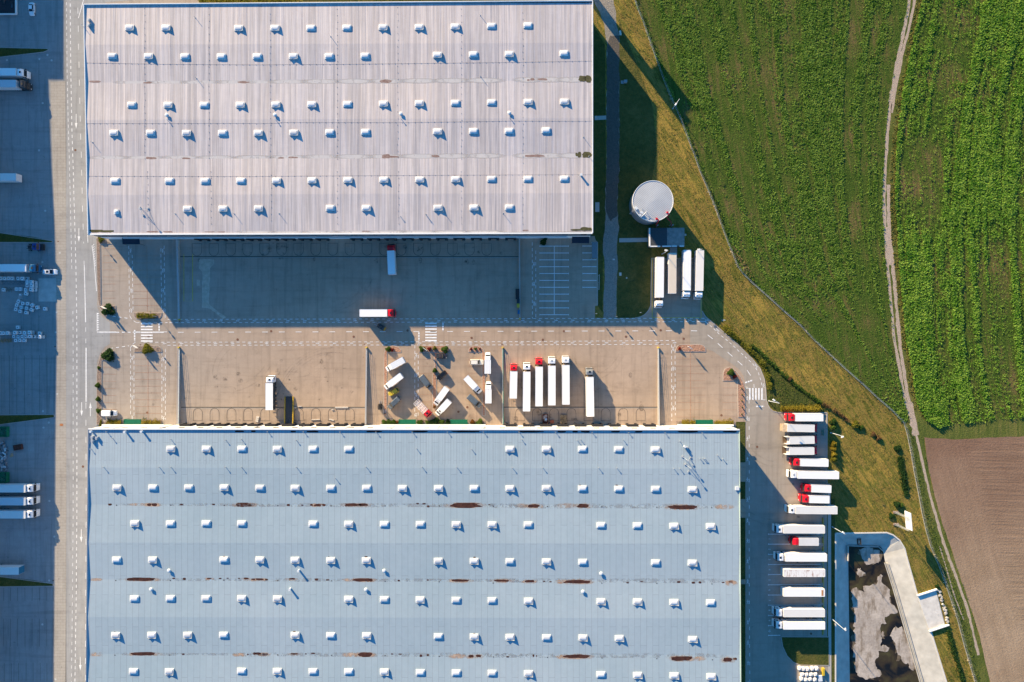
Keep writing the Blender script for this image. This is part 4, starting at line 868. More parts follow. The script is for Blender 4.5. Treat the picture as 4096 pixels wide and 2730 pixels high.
m = MB(); m.wallrun([tuple(qs[3]), tuple(qs[0])], .14, 11.86, 11.9); child(m, 'coping', mat('coping_dark', (.12, .13, .15), .6), sw)
m = MB(); m.wallrun([tuple(qs[1]), tuple(qs[2])], .22, 11.4, 11.75); child(m, 'coping', mat('coping_pale_green', (.52, .62, .50), .5, world=True), sw)
m = MB(); m.wallrun([(qs[0].x, qs[0].y), (qs[1].x, qs[1].y)], .42, 11.86, 11.92); child(m, 'coping', m_coat, sw)
SB = [(0, 2, 1008, 1500, 35, 20), (0, 2, 1370, 1502, 45, 22), (0, 2, 1420, 1502, 60, 26), (0, 2, 1667, 1500, 30, 14), (0, 2, 1962, 1500, 28, 14), (0, 2, 2240, 1502, 140, 42), (0, 2, 2325, 1500, 40, 22), (1, 2, 298, 1505, 30, 20), (1, 2, 425, 1506, 20, 10), (1, 2, 510, 1504, 25, 20), (1, 2, 565, 1505, 70, 22), (1, 2, 625, 1505, 30, 22), (1, 2, 880, 1503, 145, 26), (1, 2, 985, 1503, 80, 24), (1, 2, 1483, 1491, 25, 12), (1, 2, 1545, 1493, 35, 14), (1, 2, 1583, 1518, 25, 18), (1, 2, 1930, 1508, 275, 50), (1, 2, 2145, 1500, 25, 10), (2, 2, 200, 1514, 118, 30), (2, 2, 652, 1512, 108, 34), (2, 2, 1570, 1524, 268, 38),
 (0, 3, 1305, 623, 242, 32), (0, 3, 1597, 614, 30, 12), (0, 3, 1693, 620, 28, 20), (0, 3, 1922, 615, 40, 12), (0, 3, 2023, 615, 25, 12), (0, 3, 2090, 613, 20, 8), (0, 3, 2195, 614, 18, 8), (0, 3, 2262, 616, 45, 16), (0, 3, 2325, 623, 40, 14), (1, 3, 35, 622, 70, 18), (1, 3, 98, 625, 30, 14), (1, 3, 330, 618, 60, 16), (1, 3, 557, 625, 32, 20), (1, 3, 658, 628, 30, 12), (1, 3, 980, 628, 180, 30), (1, 3, 1055, 630, 30, 28), (1, 3, 1312, 635, 24, 14), (1, 3, 1578, 628, 14, 14), (1, 3, 1875, 634, 165, 22), (1, 3, 2260, 635, 140, 20), (2, 3, 160, 640, 90, 22), (2, 3, 293, 642, 24, 10), (2, 3, 353, 645, 20, 10), (2, 3, 595, 645, 235, 32), (2, 3, 1062, 654, 24, 12), (2, 3, 1190, 643, 30, 8), (2, 3, 1533, 648, 32, 18), (2, 3, 1668, 654, 34, 18), (2, 3, 1728, 652, 26, 18), (2, 3, 1940, 652, 24, 10), (2, 3, 2010, 645, 50, 22),
 (0, 3, 1322, 1307, 230, 32), (0, 3, 1685, 1311, 22, 14), (0, 3, 2277, 1314, 14, 16), (0, 3, 2338, 1305, 24, 20), (1, 3, 20, 1305, 50, 20), (1, 3, 80, 1312, 60, 24), (1, 3, 350, 1308, 70, 14), (1, 3, 457, 1309, 16, 12), (1, 3, 523, 1302, 38, 12), (1, 3, 1003, 1315, 135, 38), (1, 3, 1250, 1310, 24, 10), (1, 3, 1322, 1310, 30, 10), (1, 3, 1515, 1325, 28, 20), (1, 3, 1578, 1320, 20, 18), (1, 3, 1975, 1330, 50, 26), (1, 3, 2045, 1328, 44, 24), (1, 3, 2312, 1335, 26, 12), (2, 3, 197, 1325, 16, 24), (2, 3, 225, 1327, 14, 14), (2, 3, 593, 1332, 232, 32), (2, 3, 1562, 1350, 185, 42), (2, 3, 1982, 1362, 80, 40), (2, 3, 2048, 1354, 34, 24),
 (1, 3, 350, 1102, 26, 10), (0, 3, 1055, 1108, 18, 8), (0, 3, 2060, 412, 20, 8), (1, 3, 1013, 416, 28, 10), (1, 3, 2007, 421, 22, 10), (2, 2, 627, 1322, 20, 8), (2, 2, 963, 1322, 22, 8), (1, 3, 668, 416, 10, 6), (1, 3, 2005, 1119, 16, 6)]
ms = FB(); zb = lambda s_: zS(T(s_[0], s_[1], s_[2], s_[3])[1])
m_rustd = stainmat('dark_rust', (.035, .013, .011), (.085, .034, .024))
for k, s_ in enumerate(SB): ms = FB(); blob(ms, *s_, zb(s_)+.016, k); child(ms, 'rust_stain', m_rustd, sw)
for k, (c, u, w_) in enumerate(((0, 2200, 90), (0, 2330, 40), (1, 340, 50), (1, 520, 110), (1, 1080, 140), (1, 1500, 145), (1, 1930, 260), (2, 165, 220), (2, 455, 85), (2, 580, 50), (2, 675, 90), (2, 950, 80), (2, 1160, 70), (2, 1620, 190), (2, 2000, 120))): ms = FB(); blob(ms, c, 2, u, 827+c*2, w_, 17, zS(1366+828/2.297)+.016, k+90); child(ms, 'gutter_stain', m_rustd, sw)
hs = [(c, r, u, v+3, w_*1.35+50, h*1.5+14) for (c, r, u, v, w_, h) in SB if w_ > 38 or h > 30]+[(0, 2, 1300, 1500, 260, 40), (0, 3, 880, 625, 140, 40), (1, 3, 860, 628, 160, 36), (0, 3, 885, 1318, 130, 70), (0, 3, 2200, 1318, 160, 40), (1, 3, 865, 1318, 170, 56), (1, 3, 1850, 1330, 190, 56), (2, 3, 450, 645, 110, 50), (2, 3, 450, 1335, 110, 50), (2, 2, 90, 1512, 120, 50), (2, 2, 500, 1512, 220, 56), (2, 2, 1950, 1522, 200, 60), (2, 3, 2015, 660, 130, 60), (2, 3, 1720, 1352, 140, 50)]
add_halos('rust_halo', hs, halomat('tan_rust', (.42, .25, .17), (.58, .45, .34), .36), sw, zS, .010)
hs = [(c, r, k*260-40, v+c*8, 420, 62) for c in (0, 1, 2) for r, v in ((2, 1502), (3, 622), (3, 1312)) for k in range(10) if not (c == 0 and k < 5) and not (c == 2 and k > 7)]
add_halos('grime_band', hs, halomat('grey_grime', (.29, .33, .37), (.35, .38, .40), .45), sw, zS, .006)
rowsS = [(0, 2, [(1567, 988), (1893, 988), (2220, 988)]), (1, 2, [(193, 990), (522, 990), (850, 990), (2332, 990)]), (2, 2, [(315, 990), (647, 990), (980, 993), (1317, 995)]),
 (0, 2, [(1072, 1346), (1402, 1345), (1731, 1345), (2057, 1344)]), (1, 2, [(33, 1347), (357, 1348), (685, 1348), (1015, 1348), (1343, 1350), (1675, 1350), (2003, 1350), (2332, 1352)]), (2, 2, [(315, 1350), (647, 1352), (981, 1355), (1320, 1358), (1657, 1362)]),
 (0, 3, [(1236, 110), (1563, 112), (1891, 110), (2218, 111)]), (1, 3, [(522, 114), (850, 116), (1177, 118), (1508, 118), (1838, 120), (2168, 121)]), (2, 3, [(148, 122), (817, 127), (1152, 130), (1488, 134), (1825, 137)]),
 (0, 3, [(1068, 444), (1400, 444), (2055, 443)]), (1, 3, [(33, 443), (357, 446), (685, 449), (1012, 450), (1673, 455), (2003, 456), (2332, 460)]), (2, 3, [(315, 461), (650, 465), (1320, 470), (1657, 472)]),
 (0, 3, [(1231, 802), (1562, 800), (1890, 800), (2218, 799)]), (1, 3, [(195, 803), (850, 806), (1177, 810), (1506, 812), (1837, 816), (2168, 819)]), (2, 3, [(150, 823), (817, 829), (1153, 831), (1489, 835), (1826, 839)]),
 (0, 3, [(1060, 1138), (1392, 1136), (1722, 1136), (2052, 1136)]), (1, 3, [(357, 1136), (685, 1140), (1015, 1141), (1673, 1148), (2003, 1152), (2332, 1155)]), (2, 3, [(317, 1159), (651, 1161), (985, 1166), (1660, 1175)]),
 (0, 3, [(1223, 1472), (1553, 1473), (2216, 1468)]), (1, 3, [(193, 1470), (522, 1472), (850, 1473), (1177, 1475), (1508, 1481), (1838, 1484), (2168, 1487)]), (2, 3, [(150, 1491), (817, 1500), (1154, 1506), (1490, 1510), (1830, 1518)])]
skylights(sw, rowsS, zS)
scatter(sw, 'roof_vent', 'v', fn_vent, m_zinc, [(0, 3, 1558, 540), (0, 3, 1393, 712), (1, 3, 1180, 541), (1, 3, 1013, 714), (2, 3, 818, 567), (2, 3, 651, 733)], zS)
scatter(sw, 'exhaust_stack', 's', fn_stack, m_zinc, [(1, 3, 397, 537), (1, 3, 318, 707), (0, 2, 850, 826), (0, 2, 1313, 826), (0, 2, 1160, 830), (2, 2, 1582, 965)], zS)
scatter(sw, 'vent_pipe', 'q', fn_pipe, mat('pipe_grey', (.34, .35, .36), .6), [(0, 2, u, v) for u, v in ((985, 830), (1035, 890), (1572, 900), (2075, 907), (2220, 900), (838, 988), (955, 1156), (1465, 1156), (1572, 1156), (2075, 1156), (2220, 1156))]+[(1, 2, u, v) for u, v in ((370, 908), (1475, 985), (1980, 990), (372, 1157), (1012, 1153), (1525, 1153), (1843, 1155), (730, 1258), (110, 830), (440, 830), (775, 832), (1105, 833), (1438, 833), (1760, 833), (2090, 833))]+[(2, 2, u, v) for u, v in ((87, 900), (597, 907), (628, 900), (1020, 903), (1538, 915), (2, 1160), (280, 1158), (793, 1160), (962, 1162), (1485, 1167), (1540, 1167), (1885, 1045), (1935, 1078), (1725, 1075), (1755, 1073), (1770, 1075), (1632, 1080), (65, 833), (400, 835), (735, 836), (1070, 838), (1405, 840), (1745, 842))], zS)
scatter(sw, 'air_conditioner', 'a', fn_ac, m_galv, [(0, 2, 855, 880), (0, 2, 857, 915), (0, 2, 897, 885), (2, 2, 1600, 978)], zS)
scatter(sw, 'antenna_mast', 'm', fn_mast, mat('mast_grey', (.22, .22, .23), .6), [(2, 2, 1600, 1085), (2, 2, 1625, 1155)], zS)
part('roof_hatch', 'h', lambda m: (m.box(0, 0, -.1, 1.2, 1.1, .5), m.box(0, 0, .4, 1.3, 1.2, .06)), m_frame, sw, W(T(2, 2, 2066, 1350), zS(1950)))
dn = FB(); dr_ = FB()
for c, r, u, v in [(0, 2, 1071, 1506), (0, 2, 1568, 1506), (0, 2, 2060, 1507), (1, 2, 200, 1508), (1, 2, 690, 1510), (1, 2, 1187, 1512), (1, 2, 1686, 1513), (1, 2, 2180, 1515), (2, 2, 325, 1518), (2, 2, 824, 1521), (2, 2, 1330, 1525), (2, 2, 1835, 1529), (0, 3, 1064, 634), (0, 3, 1565, 634), (0, 3, 2057, 632), (1, 3, 200, 635), (1, 3, 694, 637), (1, 3, 1186, 641), (1, 3, 1683, 645), (1, 3, 2179, 657), (2, 3, 825, 657), (2, 3, 1331, 660), (2, 3, 1837, 665), (0, 3, 1056, 1320), (0, 3, 1556, 1319), (1, 3, 199, 1317), (1, 3, 692, 1321), (1, 3, 1186, 1324), (1, 3, 1683, 1330), (1, 3, 2182, 1336), (2, 3, 327, 1340), (2, 3, 827, 1346), (2, 3, 1331, 1352), (2, 3, 1841, 1362)]:
    p = T(c, r, u, v); disc2 = W(p, zS(p[1])); dn.sheet([(disc2.x+.2*math.cos(t*.785), disc2.y+.2*math.sin(t*.785)) for t in range(8)], zS(p[1])+.03)
child(dn, 'roof_drain', m_dark, sw)
xsS = [T(0, 2, u, 0)[0] for u in (1703, 1860, 2017, 2172, 2325)]+[T(1, 2, u, 0)[0] for u in (133, 290, 447, 605, 765, 922)]+[T(2, 2, u, 0)[0] for u in (-10, 152, 308, 468, 628, 789, 948, 1111, 1272)]
m_tanrub = mat('worn_rubber', (.20, .165, .14), .85, var=.2)
for x in xsS:
    wx = W((x, 1702), 4.0).x; t = (wx-qs[0].x)/(qs[1].x-qs[0].x); dock_at(sw, wx, qs[0].y*(1-t)+qs[1].y*t+.01, math.pi, m_tanrub, m_door)
def fn_canopyS(m): m.add([(-3, 0, 3.6), (3, 0, 3.6), (3, -2.0, 3.3), (-3, -2.0, 3.3), (-3, 0, 3.5), (3, 0, 3.5), (3, -2.0, 3.2), (-3, -2.0, 3.2)], [(3, 2, 1, 0), (4, 5, 6, 7), (0, 1, 5, 4), (1, 2, 6, 5), (2, 3, 7, 6), (3, 0, 4, 7)]); [m.box(x, -1.0, 3.48, .06, 2.0, .1) for x in (-2.97, 2.97)]; [m.tube((x, -1.95, 0), (x, -1.95, 3.25), .06, 6) for x in (-2.9, 2.9)]
for c, r, u in ((0, 2, 1216), (1, 2, 1390), (1, 2, 1864), (2, 2, 1767)):
    wx = W(T(c, r, u, 745), 3.4).x; t = (wx-qs[0].x)/(qs[1].x-qs[0].x); part('entrance_canopy', 'green', fn_canopyS, m_green, sw, Vector((wx, qs[0].y*(1-t)+qs[1].y*t+.3, 0)), math.pi)
m = MB()
for c, u0, u1 in ((0, 930, 1500), (1, 1140, 2110), (2, 1520, 2040)):
    a = W(T(c, 2, u0, 770), 5.0); b_ = W(T(c, 2, u1, 770), 5.0); m.wallrun([(a.x, qs[0].y+.32), (b_.x, qs[0].y+.32)], .6, 4.4, 4.75)
child(m, 'wall_trim', m_coat, sw)
m = MB()
for c, u0, u1 in ((0, 1000, 1490), (1, 1150, 2100), (2, 1530, 2030)):
    a = W(T(c, 2, u0, 770), 1.0); b_ = W(T(c, 2, u1, 770), 1.0); m.wallrun([(a.x, qs[0].y+.1), (b_.x, qs[0].y+.1)], .2, .0, 1.0)
child(m, 'plinth', m_teal, sw)
for k in range(34):
    t = (k+.6)/34; part('window', 'w', fn_win, m_glass, sw, Vector((qs[0].x*(1-t)+qs[1].x*t, qs[0].y*(1-t)+qs[1].y*t, 7.6)), math.pi)
m = MB()
for k in range(14):
    t = (k+.5)/14; x = qs[0].x*(1-t)+qs[1].x*t; y = qs[0].y*(1-t)+qs[1].y*t; m.box(x, y+.12, 11.0, .4, .3, .35); m.tube((x, y+.14, 0), (x, y+.14, 11.1), .09, 6)
child(m, 'downpipe', m_galv, sw)
# ---------------- west warehouse (outside the frame, throws the long shadow) and its office block
ww = thing('warehouse', 'warehouse beyond the left edge that shades the west yard', 'warehouse', W((-500, 1300)))
FX = [(-18, -600), (-18, -42), (-79, -42), (-66, 316), (-57, 483), (-51, 633), (-45, 1000), (-51, 1333), (-53, 1680), (-59, 2363), (-60, 3000)]
k_ = [(x, y) for x, y in FX]+[(-900, 3000), (-900, -600)]
m = MB(); m.prism(G(k_), 0, 11.9); child(m, 'wall', m_cladw, ww)
m = MB(); m.prism([(p[0], p[1]) for p in G([(x-3, y) for x, y in FX]+[(-897, 3000), (-897, -598)])], 11.9, 12.0); child(m, 'roof', m_roofS, ww)
for px, py, rr, hh in ((-96, 678, 2.5, 13.6), (-99, 764, 2.4, 13.4)):
    p = W((px, py)); m = MB(); m.tube((p.x, p.y, 12.0), (p.x, p.y, hh), rr, 24); m.dome(p.x, p.y, hh, rr, rr, .3, 24, 3); child(m, 'roof_tank', m_zinc, ww)
HO = 1.0
of = thing('plant_room', 'low dark roof with white edge and rooflights at the top left corner', 'building', W((0, 40)))
qo = [W(p, HO) for p in ((-420, -260), (62, -260), (62, 56), (-420, 56))]
m = MB(); wallq(m, qo, 0, HO-.35); child(m, 'wall', m_cladw, of)
m = FB(); m.sheet([(p.x, p.y) for p in qo], HO-.4); child(m, 'roof', mat('bitumen_roof', (.035, .035, .04), .8, world=True), of)
m = MB(); m.wallrun([tuple(v) for v in qo+qo[:1]], .35, HO-.6, HO); child(m, 'parapet', m_coat, of)
for u, v, w_, h in ((110, 45, 20, 65), (35, 20, 28, 40)):
    p = W(T(0, 0, u, v), HO-.3); m = MB(); m.box(p.x, p.y, HO-.4, w_*.036, h*.036, .12); child(m, 'roof_window', m_glass, of)
# north neighbours outside the frame: their shadows fall along the top edge
nb = thing('warehouse', 'warehouse beyond the top edge behind the hedge', 'warehouse', W((1800, -420)))
m = MB(); m.prism(G([(985, -296), (2040, -296), (2040, -700), (985, -700)]), 0, 10); child(m, 'wall', m_cladw, nb)
m = MB(); m.prism(G([(988, -299), (2037, -299), (2037, -697), (988, -697)]), 10, 10.1); child(m, 'roof', m_roofN, nb)
tw = thing('sign_tower', 'tall advertising tower beyond the top edge', 'tower', W((2318, -70)))
tb = tw.location
ax = Vector((.796, .605, 0)).normalized()
m = MB(); m.box(tb.x, tb.y, 0, 3.4, 3.4, 18.4, math.atan2(ax.y, ax.x)); child(m, 'column', m_cladw, tw)
m = MB(); q_ = tb+ax*2.4; m.box(q_.x, q_.y, 12.2, 6.4, 3.0, 5.2, math.atan2(ax.y, ax.x)); child(m, 'sign_box', m_coat, tw)
# ---------------- sprinkler tank and pump house
TC = T(2, 1, 1295, 280); TH = 8.0; TR = 186/2.297*S*(H-TH)/H
tk = thing('water_tank', 'round grey steel sprinkler tank with ribbed lid and red pipes', 'water tank', (W(TC, TH).x, W(TC, TH).y, 0)); tx, ty = tk.location[:2]
b = NB('tank_steel'); wv = b.n('ShaderNodeTexWave', wave_type='BANDS', bands_direction='Z'); b.put(wv.inputs['Vector'], b.P); wv.inputs['Scale'].default_value = 1.2
b.out(b.mix(1, b.ramp(b.noise(.4, 4), [(.3, (.30, .31, .33)), (.7, (.40, .41, .43))]), b.ramp(wv.outputs['Fac'], [(0, .8), (1, 1.05)]), 'MULTIPLY'), .45, .4); m_tank = b.m
m = MB(); m.tube((tx, ty, 0), (tx, ty, TH-.1), TR-.12, 56); child(m, 'shell', m_tank, tk)
b = NB('tank_lid'); wv = b.n('ShaderNodeTexWave', wave_type='BANDS', bands_direction='X'); b.put(wv.inputs['Vector'], b.mapv(b.P, rot=(0, 0, R_(-52)))); wv.inputs['Scale'].default_value = .62
b.out(b.mix(1, b.ramp(b.noise(.3, 3), [(.3, (.46, .47, .48)), (.7, (.53, .54, .55))]), b.ramp(wv.outputs['Fac'], [(.1, .72), (.55, 1.03)]), 'MULTIPLY'), .5, .1); b.bump(wv.outputs['Fac'], .3, .1)
m = MB(); n = 56; m.add([(tx, ty, TH+.22)]+[(tx+TR*math.cos(2*math.pi*i/n), ty+TR*math.sin(2*math.pi*i/n), TH) for i in range(n)], [(0, 1+i, 1+(i+1) % n) for i in range(n)]); child(m, 'lid', b.m, tk)
m = MB(); m.wallrun([(tx+TR*math.cos(2*math.pi*i/n), ty+TR*math.sin(2*math.pi*i/n)) for i in range(n+1)], .16, TH-.35, TH+.12); child(m, 'rim', m_coat, tk)
m = MB(); RD = lambda u, v, z: tuple(W(T(2, 1, u, v), z))
for a, b_ in (((1195, 352, TH+.8), (1235, 378, TH+.8)), ((1235, 378, TH+.8), (1190, 425, TH+.8)), ((1235, 378, TH+.8), (1318, 430, TH+.8)), ((1318, 430, TH+.8), (1318, 430, TH)), ((1235, 378, TH+.8), (1235, 378, TH)), ((1195, 352, TH+.8), (1195, 352, TH)), ((1190, 425, TH+.8), (1190, 425, TH))): m.tube(RD(*a), RD(*b_), .06, 6)
child(m, 'handrail', m_galv, tk)
for u, v, s_ in ((1143, 347, .9), (1190, 390, .95), (1182, 406, .8)):
    m = MB(); p = W(T(2, 1, u, v), TH+.6); m.box(p.x, p.y, TH, s_, s_, .75, .7); child(m, 'hatch', m_zinc, tk)
m_redp = mat('red_pipe', (.55, .02, .035), .4, var=.08)
for pts in (((1428, 384, TH+.5), (1440, 405, TH+.5), (1420, 428, 4.2), (1462, 475, 3.2), (1462, 510, 3.0)), ((1330, 442, TH+.5), (1350, 458, TH+.5), (1326, 492, 3.6), (1325, 515, 3.0))):
    m = MB()
    for a, b_ in zip(pts[:-1], pts[1:]): m.tube(RD(*a), RD(*b_), .16, 8)
    a = RD(*pts[0]); m.box(a[0], a[1], TH+.05, .6, .5, .7); child(m, 'pipe', m_redp, tk)
m = MB()
for dz in np.arange(.4, 8, .4): m.tube((tx-TR*.92, ty-TR*.45, dz), (tx-TR*.94-.25, ty-TR*.42, dz), .03, 4)
m.tube((tx-TR*.92, ty-TR*.45, 0), (tx-TR*.92, ty-TR*.45, 9), .05, 5); m.tube((tx-TR*.94-.25, ty-TR*.42, 0), (tx-TR*.94-.25, ty-TR*.42, 9), .05, 5); child(m, 'ladder', m_galv, tk)
PH = 3.6
ph = thing('pump_house', 'small flat roofed pump house beside the round tank', 'pump house', W(T(2, 1, 1420, 620)))
qp = [W(p, PH) for p in TT(2, 1, [(1264, 528), (1584, 526), (1584, 692), (1266, 694)])]
m = MB(); wallq(m, qp, 0, PH-.05); child(m, 'wall', m_clad, ph)
qa = [W(p, PH) for p in TT(2, 1, [(1264, 528), (1424, 527), (1424, 693), (1266, 694)])]; qb = [W(p, PH) for p in TT(2, 1, [(1424, 527), (1584, 526), (1584, 692), (1424, 693)])]
m = MB(); m.prism([(p.x, p.y) for p in qa], PH-.05, PH+.12); child(m, 'roof', mat('dark_felt', (.06, .065, .07), .85, world=True), ph)
m = MB(); m.prism([(p.x+.003, p.y) for p in qb], PH-.05, PH+.05); child(m, 'roof', mat('grey_felt', (.27, .23, .21), .85, var=.25, scale=.8, world=True), ph)
m = MB(); m.wallrun([tuple(qp[3]), tuple(qp[0])], .4, PH-.4, PH+.2)
for a, b_ in ((0, .3), (.36, .62), (.64, .78), (.86, .99)): A = qp[3].lerp(qp[2], a); B_ = qp[3].lerp(qp[2], b_); m.wallrun([(A.x, A.y-.1), (B_.x, B_.y-.1)], .36, PH-.3, PH+.14)
child(m, 'fascia', m_coat, ph)
m = MB()
for u, v in ((1325, 515), (1445, 508), (1462, 513)): p = W(T(2, 1, u, v)); m.tube((p.x, p.y, 0), (p.x, p.y, 3.0), .17, 8)
child(m, 'pipe', m_zinc, ph)
m = MB(); p = W(T(2, 1, 1594, 585), 2); m.box(p.x, p.y, 1.8, .6, .18, .18); m.box(p.x, p.y-.35, 1.8, .6, .18, .18); child(m, 'wall_bracket', m_coat, ph)
# cycle shelter
bs = thing('cycle_shelter', 'grey ribbed shelter roof at the east end of the white bays', 'shelter', W(T(2, 1, 759, 730)))
q = [W(p, 2.3) for p in TT(2, 1, [(735, 658), (784, 657), (784, 803), (735, 805)])]
m = MB(); m.prism([(p.x, p.y) for p in q], 2.25, 2.33)
for k in range(9): A = q[0].lerp(q[3], k/8); B_ = q[1].lerp(q[2], k/8); m.tube((A.x, A.y, 2.34), (B_.x, B_.y, 2.34), .05, 4)
child(m, 'roof', mat('shelter_sheet', (.22, .23, .24), .6, world=True), bs)
for i, p in enumerate(q): m = MB(); m.tube((p.x*.998+q[0].x*.002, p.y, 0), (p.x, p.y, 2.25), .06, 6); child(m, 'post', m_galv, bs)
for o in (nw, sw):
    if '_abs' in o: del o['_abs']
# ============================================================ VEHICLES
def paint(name, col, rough=.35): return mat('paint_'+name, col, rough, 0, .05, 1.5, .5)
P_WHITE = paint('white', (.82, .82, .82)); P_RED = paint('red', (.62, .006, .018)); P_GREY = paint('grey', (.20, .215, .23)); P_BLUE = paint('blue', (.012, .13, .27)); P_NAVY = paint('navy', (.012, .035, .20))
P_BLACK = paint('black', (.012, .014, .018), .2); P_YEL = paint('yellow', (.52, .38, .03)); P_BROWN = paint('brown', (.06, .045, .042), .3); P_CREAM = paint('cream', (.80, .75, .66)); P_VAN = paint('slate', (.10, .125, .15), .35); P_DARKCAB = paint('dark', (.03, .035, .04)); P_SILVER = paint('silver', (.72, .74, .76))
def tarp(name, c1, c2, rib=1.25, dirt=0):
    b = NB('roof_'+name); wv = b.n('ShaderNodeTexWave', wave_type='BANDS', bands_direction='X'); b.put(wv.inputs['Vector'], b.O); wv.inputs['Scale'].default_value = rib; wv.inputs['Distortion'].default_value = .4; wv.inputs['Detail'].default_value = 2
    c = b.mix(b.noise(.9, 4, b.O), c1, c2); c = b.mix(1, c, b.ramp(wv.outputs['Fac'], [(.0, .93), (.3, 1.0)]), 'MULTIPLY')
    if dirt:
        inf = b.n('ShaderNodeObjectInfo')
        c = b.mix(b.ramp(b.noise(.8, 5, b.mapv(b.O, (1.6, .5, 1)), .7), [(.50, 0), (.66, dirt)]), c, (.30, .13, .07))
    b.out(c, .5, 0, .3); b.bump(b.math('ADD', wv.outputs['Fac'], b.math('MULTIPLY', b.noise(1.3, 3, b.O), .6)), .14, .05); return b.m
R_WHITE = tarp('white', (.80, .80, .80), (.86, .86, .86)); R_BEIGE = tarp('beige', (.62, .53, .42), (.70, .61, .50)); R_OFF = tarp('off', (.68, .66, .62), (.76, .74, .71)); R_RUST = tarp('rusty', (.74, .70, .67), (.82, .80, .78), 1.25, .75); R_GREYISH = tarp('grey', (.52, .55, .58), (.58, .61, .64))
m_tyre = mat('tyre', (.018, .018, .019), .85); m_rim = mat('rim', (.35, .36, .37), .4, .5); m_chas = mat('chassis', (.035, .033, .033), .7); m_lamp = mat('lamp_lens', (.75, .75, .72), .15); m_tail = mat('tail_lens', (.35, .01, .01), .2); m_side = mat('curtain_side', (.66, .64, .63), .5); m_sidered = mat('curtain_red', (.36, .02, .02), .5); m_wood = mat('pallet_wood', (.36, .24, .13), .85, var=.3)
def fn_wheel(m):
    m.tube((0, -.15, 0), (0, .15, 0), .50, 18); m.cur = 1; m.tube((0, -.165, 0), (0, .165, 0), .27, 12); m.cur = 0
def wheels(parent, xs, y, r=.5, w=1.0):
    for x in xs:
        for s in (-1, 1):
            o = part('wheel', 'w', fn_wheel, [m_tyre, m_rim], parent, (x, s*y, r)); o.scale = (r/.5, w, r/.5)
def sec(x, hw, z0, z1, c=.12): return [(x, hw, z0), (x, hw, z1-c), (x, hw-c, z1), (x, -hw+c, z1), (x, -hw, z1-c), (x, -hw, z0)]
def fn_cab_hi(m):        # tall sleeper cab, x from 0 (rear) to 2.3
    m.loft([sec(0, 1.16, .75, 3.62, .2), sec(.12, 1.2, .75, 3.72, .2), sec(1.0, 1.22, .6, 3.78, .22), sec(1.55, 1.22, .5, 3.55, .22), sec(1.86, 1.2, .42, 3.05, .16), sec(2.20, 1.2, .38, 1.92, .08), sec(2.32, 1.16, .38, 1.72, .06)])
    m.box(2.30, 0, .35, .16, 2.3, .55)
def fn_ws_hi(m): m.add([(1.90, -1.08, 3.02), (1.90, 1.08, 3.02), (2.225, 1.1, 1.98), (2.225, -1.1, 1.98), (1.80, -1.08, 2.95), (1.80, 1.08, 2.95), (2.1, 1.1, 1.95), (2.1, -1.1, 1.95)], [(0, 1, 2, 3), (7, 6, 5, 4), (0, 4, 5, 1), (1, 5, 6, 2), (2, 6, 7, 3), (3, 7, 4, 0)]); [m.box(1.25, s*1.215, 2.0, .75, .03, .75) for s in (-1, 1)]
def fn_cab_lo(m):
    m.loft([sec(0, 1.12, .7, 2.72, .16), sec(.9, 1.15, .6, 2.80, .18), sec(1.35, 1.15, .5, 2.68, .16), sec(1.72, 1.13, .42, 1.75, .1), sec(1.88, 1.1, .4, 1.55, .08)]); m.box(1.88, 0, .35, .16, 2.2, .5)
def fn_ws_lo(m): m.add([(1.39, -1.0, 2.64), (1.39, 1.0, 2.64), (1.75, 1.02, 1.80), (1.75, -1.02, 1.80), (1.29, -1, 2.6), (1.29, 1, 2.6), (1.62, 1.0, 1.75), (1.62, -1.0, 1.75)], [(0, 1, 2, 3), (7, 6, 5, 4), (0, 4, 5, 1), (1, 5, 6, 2), (2, 6, 7, 3), (3, 7, 4, 0)]); [m.box(.85, s*1.145, 1.75, .7, .03, .65) for s in (-1, 1)]
def fn_mirror(m): m.box(0, 0, 0, .14, .32, .7); m.tube((0, -.12, .5), (-.05, -.35, .45), .03, 4)
def fn_head(m): m.box(0, 0, 0, .1, .42, .22)
def cab(root, x, hi, colour, hatch='dark'):
    o = part('cab', 'hi' if hi else 'lo', fn_cab_hi if hi else fn_cab_lo, colour, root, (x, 0, 0))
    if not MESH.get(('cab', 'hi' if hi else 'lo')): pass
    o.material_slots[0].link = 'OBJECT'; o.material_slots[0].material = colour
    part('windscreen', 'hi' if hi else 'lo', fn_ws_hi if hi else fn_ws_lo, m_glass, o)
    e = 2.05 if hi else 1.6
    for s in (-1, 1):
        k = part('mirror', 'm', fn_mirror, m_chas, o, (e, s*1.42, 1.9 if hi else 1.5)); k.scale = (1, s*-1, 1)
        part('headlight', 'h', fn_head, m_lamp, o, ((2.37 if hi else 1.95), s*.85, .75))
    if hatch: part('roof_hatch', 'h'+hatch, lambda m: m.box(0, 0, 0, .62, .72, .05), m_glass if hatch == 'dark' else (m_galv if hatch == 'light' else m_chas), o, (1.05 if hi else .75, 0, 3.77 if hi else 2.79))
    if hi: part('sun_visor', 'sv', lambda m: m.add([(1.95, -1.1, 3.0), (1.95, 1.1, 3.0), (2.22, 1.08, 2.82), (2.22, -1.08, 2.82), (1.95, -1.1, 2.95), (1.95, 1.1, 2.95), (2.22, 1.08, 2.78), (2.22, -1.08, 2.78)], [(0, 1, 2, 3), (7, 6, 5, 4), (0, 4, 5, 1), (1, 5, 6, 2), (2, 6, 7, 3), (3, 7, 4, 0)]), m_chas, o)
    return o
